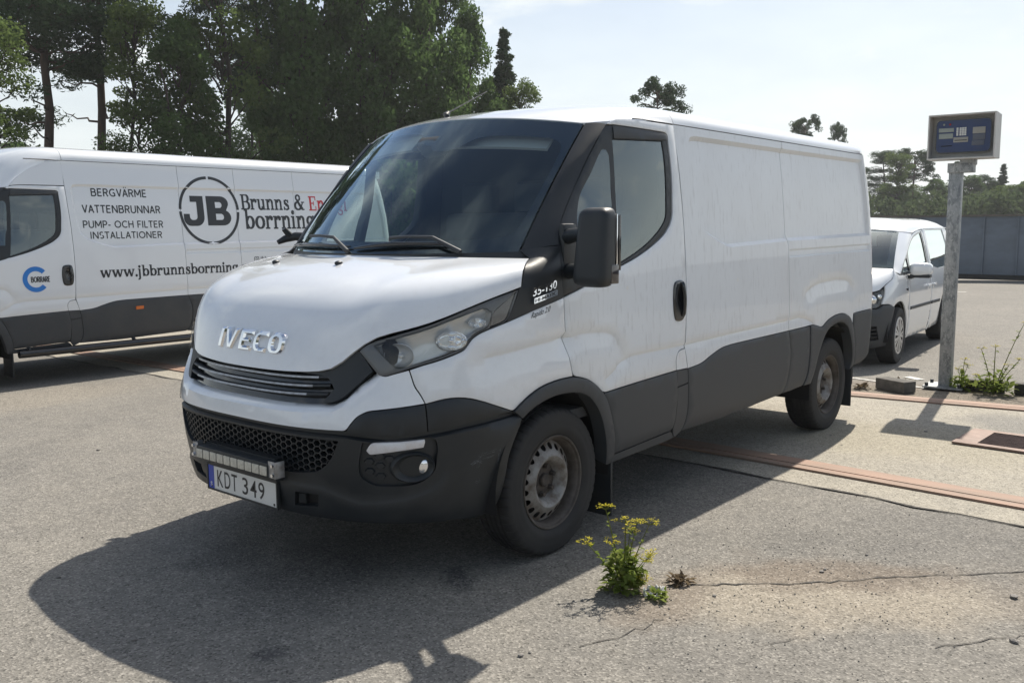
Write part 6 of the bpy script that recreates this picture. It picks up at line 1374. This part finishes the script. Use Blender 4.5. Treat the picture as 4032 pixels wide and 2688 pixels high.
# ------------------------------------------------------------------ weeds
def leafmat(name, c, c2, trans=.35):
    m = bpy.data.materials.new(name); m.use_nodes = True; t = m.node_tree; t.nodes.clear(); o = N(t, 'ShaderNodeOutputMaterial')
    tc = N(t, 'ShaderNodeTexCoord'); n_ = N(t, 'ShaderNodeTexNoise', Scale=.55 if trans < .4 else 30.0, Detail=3.0); t.links.new(tc.outputs['Object'], n_.inputs['Vector'])
    n2 = N(t, 'ShaderNodeTexNoise', Scale=7.0, Detail=2.0); t.links.new(tc.outputs['Object'], n2.inputs['Vector'])
    ad = N(t, 'ShaderNodeMath', operation='ADD'); t.links.new(n_.outputs['Fac'], ad.inputs[0]); t.links.new(n2.outputs['Fac'], ad.inputs[1])
    r = N(t, 'ShaderNodeMapRange'); r.inputs[1].default_value = .78; r.inputs[2].default_value = 1.25; t.links.new(ad.outputs[0], r.inputs[0])
    mx_ = N(t, 'ShaderNodeMix', data_type='RGBA'); mx_.inputs[6].default_value = (*c, 1); mx_.inputs[7].default_value = (*c2, 1); t.links.new(r.outputs[0], mx_.inputs[0])
    d = N(t, 'ShaderNodeBsdfDiffuse'); tr = N(t, 'ShaderNodeBsdfTranslucent'); t.links.new(mx_.outputs[2], d.inputs[0]); t.links.new(mx_.outputs[2], tr.inputs[0])
    ms = N(t, 'ShaderNodeMixShader'); ms.inputs[0].default_value = trans; t.links.new(d.outputs[0], ms.inputs[1]); t.links.new(tr.outputs[0], ms.inputs[2]); t.links.new(ms.outputs[0], o.inputs[0]); return m
M['weed'] = leafmat('weed_leaf', (.16, .22, .045), (.29, .33, .10), .5); M['umbel'] = leafmat('yellow_umbel', (.52, .46, .05), (.68, .60, .10), .4); M['stem'] = leafmat('weed_stem', (.14, .17, .05), (.20, .19, .07), .4); M['dry'] = leafmat('dry_weed', (.10, .075, .05), (.18, .14, .09), .4)
def leaf(V, Fc, p, d, L, w, up):
    d = d/np.linalg.norm(d); s_ = np.cross(d, up); s_ /= np.linalg.norm(s_)+1e-9; b = len(V); nrm = np.cross(s_, d)
    for t, ww, h in ((0, .12, 0), (.3, 1, .06), (.62, .85, .02), (1, .05, -.18)): V.append(tuple(p+d*L*t+s_*w*ww/2+nrm*L*h)); V.append(tuple(p+d*L*t-s_*w*ww/2+nrm*L*h))
    for k in range(3): Fc.append((b+2*k, b+2*k+1, b+2*k+3, b+2*k+2))
def weed(name, loc, label, stems, nleaf, spread, leaf_len, umbels=True, seed=1, low=.16, mats=('stem', 'weed', 'umbel')):
    rg = np.random.default_rng(seed); T = thing(name, label, 'weed', loc); bm = bmesh.new(); LV, LF, UV_, UF = [], [], [], []
    for base, tip, r in stems:
        a = np.array([base[0], base[1], 0.]); b = np.array(tip, float); mid = (a+b)/2 + np.array([0, 0, .10*np.linalg.norm(b-a)]); P = [(1-t)**2*a+2*(1-t)*t*mid+t*t*b for t in np.linspace(0, 1, 7)]
        b_tube(bm, P, [r*(1-.5*t) for t in np.linspace(0, 1, 7)], 5)
        for q in range(13):
            t = rg.uniform(.12, .95); p = (1-t)**2*a+2*(1-t)*t*mid+t*t*b; leaf(LV, LF, p, rg.normal(0, 1, 3)*[1, 1, .4]+[0, 0, .3], leaf_len*rg.uniform(.4, .8), leaf_len*.35, np.array([0, 0, 1.]))
        if umbels:
            R_ = rg.uniform(.030, .045)*(1.15 if len(stems) < 12 else .9)
            for q in range(11):
                an = rg.uniform(0, 6.28); rr = R_*math.sqrt(rg.uniform(.02, 1)); c = b + np.array([rr*math.cos(an), rr*math.sin(an), .022-.25*rr + rg.normal(0, .003)]); b_tube(bm, [b, c], [.0011, .0008], 4, False)
                for k in range(9):
                    e = c + rg.normal(0, .0058, 3)*[1, 1, .5]; s_ = rg.uniform(.0022, .0040); n0 = len(UV_); ax = rg.normal(0, 1, 3)*[1, 1, .5]; ax /= np.linalg.norm(ax); bx = np.cross(ax, [0, 0, 1.]); bx /= np.linalg.norm(bx)
                    UV_ += [tuple(e+ax*s_), tuple(e+bx*s_), tuple(e-ax*s_), tuple(e-bx*s_)]; UF.append((n0, n0+1, n0+2, n0+3))
    bmesh.ops.recalc_face_normals(bm, faces=bm.faces[:]); bm_ob('stem', bm, M[mats[0]], T, True)
    for q in range(nleaf):
        an = rg.uniform(0, 6.28); rr = spread*rg.uniform(.05, 1)**.7; h = rg.uniform(.01, low)*(1-.5*rr/spread); p = np.array([rr*.7*math.cos(an), rr*.7*math.sin(an), h]); leaf(LV, LF, p, np.array([math.cos(an), math.sin(an), rg.uniform(-.2, .9)])+rg.normal(0, .4, 3), leaf_len*rg.uniform(.5, 1.25), leaf_len*rg.uniform(.4, .75), np.array([0, 0, 1.]))
    stuff(mob('leaves', LV, LF, M[mats[1]], T, True, None))
    if UV_: stuff(mob('flower_heads', UV_, UF, M[mats[2]], T, False))
    return T
# camera-facing axes of the yard, to lean the stems the way they grow
rgt = np.array([.6436, -.7653]); fw_ = np.array([.7653, .6436])
def st(dx, dz, r=.0035, dd=0.0, b=0.0): return ((rgt[0]*b, rgt[1]*b), (rgt[0]*dx+fw_[0]*dd, rgt[1]*dx+fw_[1]*dd, dz), r)
weed('flowering_weed', (-.165, -1.455, 0), 'tall yellow flowered weed growing from the asphalt beside the front wheel', [st(-.075, .345, .004, .02), st(.005, .30, .004, -.02), st(.055, .275, .0035, .03), st(.105, .285, .003), st(-.055, .215, .003, -.03), st(-.155, .20, .003, .02), st(.080, .145, .003, -.04), st(.115, .150, .002), st(.03, .235, .003, .04), st(.085, .065, .002, -.06)], 340, .105, .040, True, 3, .20)
weed('leafy_weed', (-.150, -1.615, 0), 'low leafy weed in front of the broken pipe', [st(.03, .04, .002)], 46, .055, .032, False, 5, .03)
weed('dried_weed', (.055, -1.60, 0), 'withered brown weed clump at the end of the ground crack', [st(.02, .03, .002), st(-.03, .03, .002)], 60, .06, .03, False, 6, .03, ('dry', 'dry', 'umbel'))
weed('flowering_weed', (5.72, -1.56, .01), 'bushy yellow flowered weed at the timber kerb right of the steel post', [st(.0, .42, .006), st(-.10, .40, .005, .05), st(.22, .30, .005), st(.30, .62, .005, .1), st(.10, .26, .005, -.05), st(-.16, .16, .004)], 110, .22, .075, True, 8, .24)
weed('flowering_weed', (5.78, -1.27, .01), 'small yellow flowered weed pressed against the right side of the post', [st(.03, .27, .004), st(.06, .22, .004), st(-.02, .18, .004)], 110, .11, .06, True, 9, .16)
weed('flowering_weed', (5.90, -2.02, .01), 'leaning yellow flowered weed at the right edge beyond the kerb', [st(.05, .75, .006), st(-.12, .30, .004), st(.16, .50, .004)], 90, .15, .08, True, 10, .16)
weed('dried_weed', (5.62, -.78, .01), 'brown withered tuft on the silt between the block and the post', [st(.05, .05, .003), st(-.05, .05, .003)], 70, .12, .05, False, 11, .05, ('dry', 'dry', 'umbel'))
weed('dried_weed', (5.25, -.55, .01), 'sparse brown tuft behind the left end of the concrete block', [st(.05, .06, .003), st(-.05, .05, .003)], 40, .08, .05, False, 12, .05, ('dry', 'dry', 'umbel'))

# ------------------------------------------------------------------ trees
M['bark'] = vary(mat('dark_bark', (.055, .042, .033), .95), (.025, .022, .02), (6, 6, 1.5), .4, .7); M['bark_pine'] = vary(mat('pine_bark', (.085, .052, .036), .95), (.04, .03, .025), (6, 6, 1.5), .4, .7)
M['leaf_a'] = leafmat('broad_leaf', (.066, .118, .036), (.105, .158, .058), .52); M['leaf_b'] = leafmat('pale_broad_leaf', (.085, .130, .036), (.125, .165, .060), .54); M['needle'] = leafmat('pine_needle', (.040, .070, .034), (.062, .094, .044), .32); M['leaf_far'] = leafmat('far_leaf', (.062, .094, .042), (.095, .122, .058), .4)  # leaf_b is a lighter, yellower green than leaf_a
def clump(V, Fc, c, r, n, s_, rg, flat=1.0, slim=.7):
    k = rg.normal(0, 1, (n, 3)); k /= np.linalg.norm(k, axis=1, keepdims=True); p = c + k*(r*rg.uniform(.25, 1, n)**.5)[:, None]*[1, 1, flat]
    a = rg.normal(0, 1, (n, 3)); a /= np.linalg.norm(a, axis=1, keepdims=True); b = np.cross(a, rg.normal(0, 1, (n, 3))); b /= np.linalg.norm(b, axis=1, keepdims=True); L = s_*rg.uniform(.6, 1.3, n)[:, None]
    base = sum(len(x) for x in V); V.append(np.stack([p+a*L, p+b*L*slim, p-a*L, p-b*L*slim], 1).reshape(-1, 3)); Fc.append(base+np.arange(4*n).reshape(n, 4))
def limb(bm, a, b, r0, r1, rg, n=6, jit=.06):
    a, b = np.array(a, float), np.array(b, float); L = np.linalg.norm(b-a); b_tube(bm, [a+(b-a)*t + (rg.normal(0, jit*L*.5, 3) if 0 < t < 1 else 0) for t in np.linspace(0, 1, n)], list(np.linspace(r0, r1, n)), 7)
def tree_meshes(kind, seed):
    rg = np.random.default_rng(seed); V, Fc = [], []; bm = bmesh.new()
    if kind == 'broad':      # height about 12, spread about 5
        H = 12.0; limb(bm, (0, 0, -.3), (rg.normal(0, .3), rg.normal(0, .3), H*.86), .20, .04, rg, 9, .02)
        for i in range(92):
            t = rg.uniform(.06, 1); z = H*t; R_ = 2.9*math.sin(math.pi*min(1, (t*.86+.16)))**.5*(1.05-.42*t); an = rg.uniform(0, 6.28); rr = R_*rg.uniform(.25, 1)**.6; c = np.array([rr*math.cos(an), rr*math.sin(an), z+rg.normal(0, .3)])
            clump(V, Fc, c, rg.uniform(.55, 1.1), int(rg.uniform(270, 360)), rg.uniform(.07, .105), rg, .8)
            if i % 3 == 0: limb(bm, (0, 0, max(.8, z-1.6)), c, .055, .015, rg, 5)
        leaf_ = 'leaf_a'
    elif kind == 'open':     # thinner crown, limbs show
        H = 13.0; limb(bm, (0, 0, -.3), (.4, .2, H*.9), .17, .03, rg, 9, .03)
        for i in range(66):
            t = rg.uniform(.22, 1); z = H*t; R_ = 2.3*(1.1-.55*t); an = rg.uniform(0, 6.28); rr = R_*rg.uniform(.2, 1)**.7; c = np.array([rr*math.cos(an), rr*math.sin(an), z]); clump(V, Fc, c, rg.uniform(.45, .85), int(rg.uniform(170, 240)), rg.uniform(.065, .095), rg, .7); limb(bm, (0, 0, max(1, z-1.4)), c, .045, .012, rg, 5)
        leaf_ = 'leaf_b'
    elif kind == 'pine':     # tall bare stem, layered tufts near the top
        H = 17.0; limb(bm, (0, 0, -.3), (.3, -.2, H*.97), .21, .05, rg, 11, .012)
        for i in range(56):
            t = rg.uniform(.46, 1) if i > 4 else rg.uniform(.30, .5); z = H*t; R_ = (2.6 if t < .85 else 2.0*(1.06-t)/.2)*(1 if i > 4 else .8); an = rg.uniform(0, 6.28); rr = R_*rg.uniform(.3, 1); c = np.array([rr*math.cos(an), rr*math.sin(an), z+.25*rr*rg.uniform(-.3, .8)]); limb(bm, (.3*t, -.2*t, z-.3), c, .05, .014, rg, 6, .10)
            for q in range(3 if i > 4 else 1): clump(V, Fc, c+rg.normal(0, .45, 3)*[1, 1, .35], rg.uniform(.45, .95), 190, .12, rg, .55, .25)
        leaf_ = 'needle'
    elif kind == 'crownpine':   # rounded open crown of a park pine
        H = 11.0; limb(bm, (0, 0, -.3), (.1, .1, H*.93), .18, .04, rg, 9, .015)
        for i in range(44):
            t = rg.uniform(.66, 1); z = H*t; R_ = 1.9*math.sqrt(max(0, 1-((t-.78)/.24)**2))+.15; an = rg.uniform(0, 6.28); rr = R_*rg.uniform(.35, 1); c = np.array([rr*math.cos(an), rr*math.sin(an), z]); limb(bm, (.1, .1, z-.5), c, .04, .012, rg, 5, .08)
            for q in range(3): clump(V, Fc, c+rg.normal(0, .25, 3)*[1, 1, .4], rg.uniform(.25, .50), 90, .09, rg, .6, .4)
        leaf_ = 'needle'
    elif kind == 'spruce':
        H = 10.0; limb(bm, (0, 0, -.3), (0, 0, H), .14, .02, rg, 8, .005)
        for i in range(190):
            t = rg.uniform(.06, 1); z = H*t; R_ = 1.7*(1-t)+.12; an = rg.uniform(0, 6.28); rr = R_*rg.uniform(.4, 1); clump(V, Fc, np.array([rr*math.cos(an), rr*math.sin(an), z-.25*rr]), 0.20+.34*(1-t), 95, .11, rg, .5, .3)
        leaf_ = 'needle'
    elif kind == 'bush':
        for i in range(44):
            an = rg.uniform(0, 6.28); rr = 1.7*math.sqrt(rg.uniform(0, 1)); c = np.array([rr*math.cos(an), rr*math.sin(an), rg.uniform(.3, 3.0)*(1.15-.3*rr)]); clump(V, Fc, c, rg.uniform(.4, .75), 160, .10, rg, .8); limb(bm, (0, 0, -.1), c, .03, .008, rg, 4)
        leaf_ = 'leaf_a'
    V = np.concatenate(V); Fq = np.concatenate(Fc); me = bpy.data.meshes.new('crown'); nV, nF = len(V), len(Fq); me.vertices.add(nV); me.vertices.foreach_set('co', V.ravel()); me.loops.add(nF*4); me.loops.foreach_set('vertex_index', Fq.ravel().astype(np.int32)); me.polygons.add(nF); me.polygons.foreach_set('loop_start', np.arange(0, nF*4, 4, dtype=np.int32)); me.update(calc_edges=True); me.materials.append(M[leaf_])
    bmesh.ops.recalc_face_normals(bm, faces=bm.faces[:]); tm = bpy.data.meshes.new('trunk'); bm.to_mesh(tm); bm.free(); tm.polygons.foreach_set('use_smooth', [True]*len(tm.polygons)); tm.materials.append(M['bark_pine' if 'pine' in kind else 'bark']); return tm, me
TM = {(k, s_): tree_meshes(k, s_) for k, s_ in (('broad', 1), ('broad', 2), ('broad', 3), ('open', 4), ('open', 5), ('pine', 6), ('pine', 7), ('crownpine', 8), ('spruce', 9), ('bush', 10), ('bush', 11))}
cp = np.array([-3.3044, -3.4882, 1.5209])
def bearing(px, dist):
    """ground point on the sight line through picture column px (2352 columns) at a distance"""
    a = .6991 - math.atan((px-1176)/2107.8/math.cos(.1236)); return cp[0]+dist*math.cos(a), cp[1]+dist*math.sin(a)
GEN = {'broad': 'broadleaf_tree', 'open': 'broadleaf_tree', 'pine': 'pine_tree', 'crownpine': 'pine_tree', 'spruce': 'spruce_tree', 'bush': 'bush'}
def tree(kind, s_, px, dist, top, wid, label, rot=0.0, group=None):
    tm, me = TM[(kind, s_)]; H = {'broad': 12.9, 'open': 13.6, 'pine': 17.4, 'crownpine': 11.2, 'spruce': 10.1, 'bush': 3.6}[kind]; Wd = {'broad': 6.4, 'open': 5.2, 'pine': 5.8, 'crownpine': 4.2, 'spruce': 3.6, 'bush': 4.4}[kind]
    x, y = bearing(px, dist); T = thing(GEN[kind], label, 'bush' if kind == 'bush' else 'tree', (x, y, -.15), rot, group); T.scale = (wid/Wd, wid/Wd, (top+.15)/H)
    for nm, m_ in (('trunk', tm), ('crown', me)): link(nm, m_, None, T)
TL = 'trees behind the lettered van'; TR_ = 'trees beyond the fence'
tree('pine', 6, 138, 40, 17.0, 6.4, 'tall dark pine with a bare straight trunk near the left edge', .3, TL)
tree('pine', 7, 268, 41, 17.2, 6.2, 'tall pine with crooked side limbs, second trunk from the left', 2.0, TL)
tree('open', 4, 20, 33, 8.2, 3.6, 'thin leaved tree at the left edge with sky showing through', 1.0, TL)
tree('open', 5, 345, 37, 10.0, 3.8, 'light green tree just right of the second pine trunk', 2.2, TL)
tree('broad', 3, 440, 36, 9.2, 4.6, 'broad yellow green tree in front of the pines, left half', 4.0, TL)
tree('open', 4, 535, 38, 14.5, 5.4, 'tall open crowned tree with dark forked trunk above the JB logo', 4.5, TL)
tree('pine', 6, 622, 44, 16.5, 5.2, 'reddish trunked pine showing in the gap beside the big dense trees', 3.7, TL)
tree('broad', 1, 722, 41, 17.5, 6.6, 'dense dark tree at the left of the big clump over the windscreen', .7, TL)
tree('broad', 2, 850, 42, 18.5, 7.2, 'tallest dense green tree in the middle of the big clump', 2.9, TL)
tree('broad', 3, 985, 43, 17.0, 6.2, 'dense green tree at the right of the big clump', 5.1, TL)
tree('broad', 1, 1085, 45, 12.2, 4.2, 'rounded tree sloping down at the right end of the big clump', 1.9, TL)
tree('spruce', 9, 1163, 47, 11.3, 3.6, 'pointed tree at the right end of the clump above the van roof', 0, TL)
tree('open', 5, 1200, 46, 8.8, 3.0, 'small loose tree just right of the pointed tree', .5, TL)
tree('bush', 10, 30, 28, 3.9, 4.6, 'dark bush low at the left edge behind the lettered van', 0, TL)
tree('bush', 11, 130, 52, 4.6, 5.0, 'pale bush between the two left pine trunks', 1, TL)
tree('bush', 10, 330, 34, 4.4, 5.0, 'dark bush below the light green tree', 2, TL)
tree('bush', 11, 470, 33, 4.4, 5.2, 'dark bush under the broad yellow green tree', 3, TL)
tree('bush', 10, 600, 36, 4.0, 4.4, 'low bush under the reddish pine', 4, TL)
tree('bush', 11, 730, 36, 4.6, 5.6, 'dark bush filling the foot of the big clump', 5, TL)
tree('bush', 10, 900, 37, 5.0, 6.0, 'dark bush right behind the van roof edge', .4, TL)
tree('bush', 11, 1050, 39, 5.0, 5.5, 'dark bush at the foot of the right end of the clump', 1.4, TL)
tree('broad', 3, 1035, 47, 16.0, 5.5, 'dense tree filling the big clump from behind', .3, TL)
tree('broad', 2, 1130, 48, 9.6, 4.6, 'lower dense tree below the pointed tree', 2.0, TL)
tree('broad', 1, 790, 45, 17.0, 6.5, 'dense tree filling the big clump between its two tallest trees', 5.0, TL)
tree('broad', 2, 60, 62, 7.0, 7.0, 'far pale tree in the gap near the left edge', 1.1, TL)
tree('broad', 1, 600, 60, 12.0, 7.0, 'far tree closing the gap behind the reddish pine', .2, TL)
tree('crownpine', 8, 1505, 55, 10.1, 3.3, 'round headed pine peeping over the van roof', .6)
tree('crownpine', 8, 1836, 86, 11.3, 2.7, 'larger of two small pine heads over the rear of the van roof', 2.6)
tree('crownpine', 8, 1908, 92, 11.2, 2.1, 'smaller of two small pine heads over the rear of the van roof', 4.1)
for kind, s_, px, d, top, w, lab in (('pine', 7, 2012, 105, 9.2, 5.0, 'dark leaning pine right beside the rear of the van'), ('open', 5, 2045, 100, 8.8, 5.0, 'loose tree between two pines beyond the fence'), ('crownpine', 8, 2082, 104, 9.4, 4.6, 'tall round headed pine above the compact van'), ('broad', 1, 2060, 112, 6.0, 8.0, 'low dense tree behind the compact van roof'), ('broad', 2, 2128, 110, 6.8, 6.4, 'dense tree left of the steel post beyond the fence'), ('spruce', 9, 2178, 108, 8.1, 4.4, 'spruce hidden partly by the steel post'), ('broad', 3, 2212, 112, 7.0, 6.0, 'dense tree just right of the steel post'), ('pine', 6, 2235, 114, 7.2, 4.6, 'pine right of the post beyond the fence'), ('spruce', 9, 2282, 110, 7.8, 3.2, 'slim spruce standing above its neighbours right of the post'), ('broad', 1, 2262, 114, 6.2, 6.4, 'dense tree around the slim spruce'), ('open', 4, 2312, 100, 5.4, 6.5, 'yellowish tree low above the fence at right'), ('broad', 2, 2335, 116, 6.6, 6.4, 'dense tree at the right edge beyond the fence'), ('open', 5, 2372, 100, 6.0, 6.5, 'yellowish tree cut by the right edge')):
    tree(kind, s_, px, d, top, w, lab, px*.7, TR_)
V, Fc = [], []; rg = np.random.default_rng(31)
for i in range(150):
    x, y = bearing(rg.uniform(1960, 2440), rg.uniform(92, 106)); clump(V, Fc, np.array([x, y, rg.uniform(.8, 4.0)]), rg.uniform(.8, 1.5), 90, .22, rg, .8)
V = np.concatenate(V); Fq = np.concatenate(Fc); stuff(mob('undergrowth', V, [tuple(int(q) for q in f) for f in Fq], M['leaf_far'], None, False))
# the wood that closes the yard behind the viewer: it shows in the paint, chrome and glass
rg = np.random.default_rng(21); V, Fc = [], []
for i in range(900):
    a = rg.uniform(1.75, 4.95); d = rg.uniform(75, 100); hgt = 5.5 + 3.0*math.sin(a*9) + 1.5*math.sin(a*23); z = rg.uniform(0, max(3, hgt)); clump(V, Fc, np.array([d*math.cos(a), d*math.sin(a), z]), rg.uniform(1.2, 2.4), 42, .55, rg, .8)
V = np.concatenate(V); Fq = np.concatenate(Fc); stuff(mob('far_wood', V, [tuple(int(q) for q in f) for f in Fq], M['leaf_far'], None, False))

# thin summer haze over the whole yard
hm = bpy.data.materials.new('haze'); hm.use_nodes = True; t = hm.node_tree; t.nodes.clear(); o_ = N(t, 'ShaderNodeOutputMaterial'); pv = N(t, 'ShaderNodeVolumePrincipled'); pv.inputs['Color'].default_value = (.93, .96, 1.0, 1); pv.inputs['Density'].default_value = .0006; pv.inputs['Anisotropy'].default_value = 0.25; t.links.new(pv.outputs[0], o_.inputs['Volume'])
stuff(box('haze', (0, 0, 10.2), (640, 640, 23.0), hm))
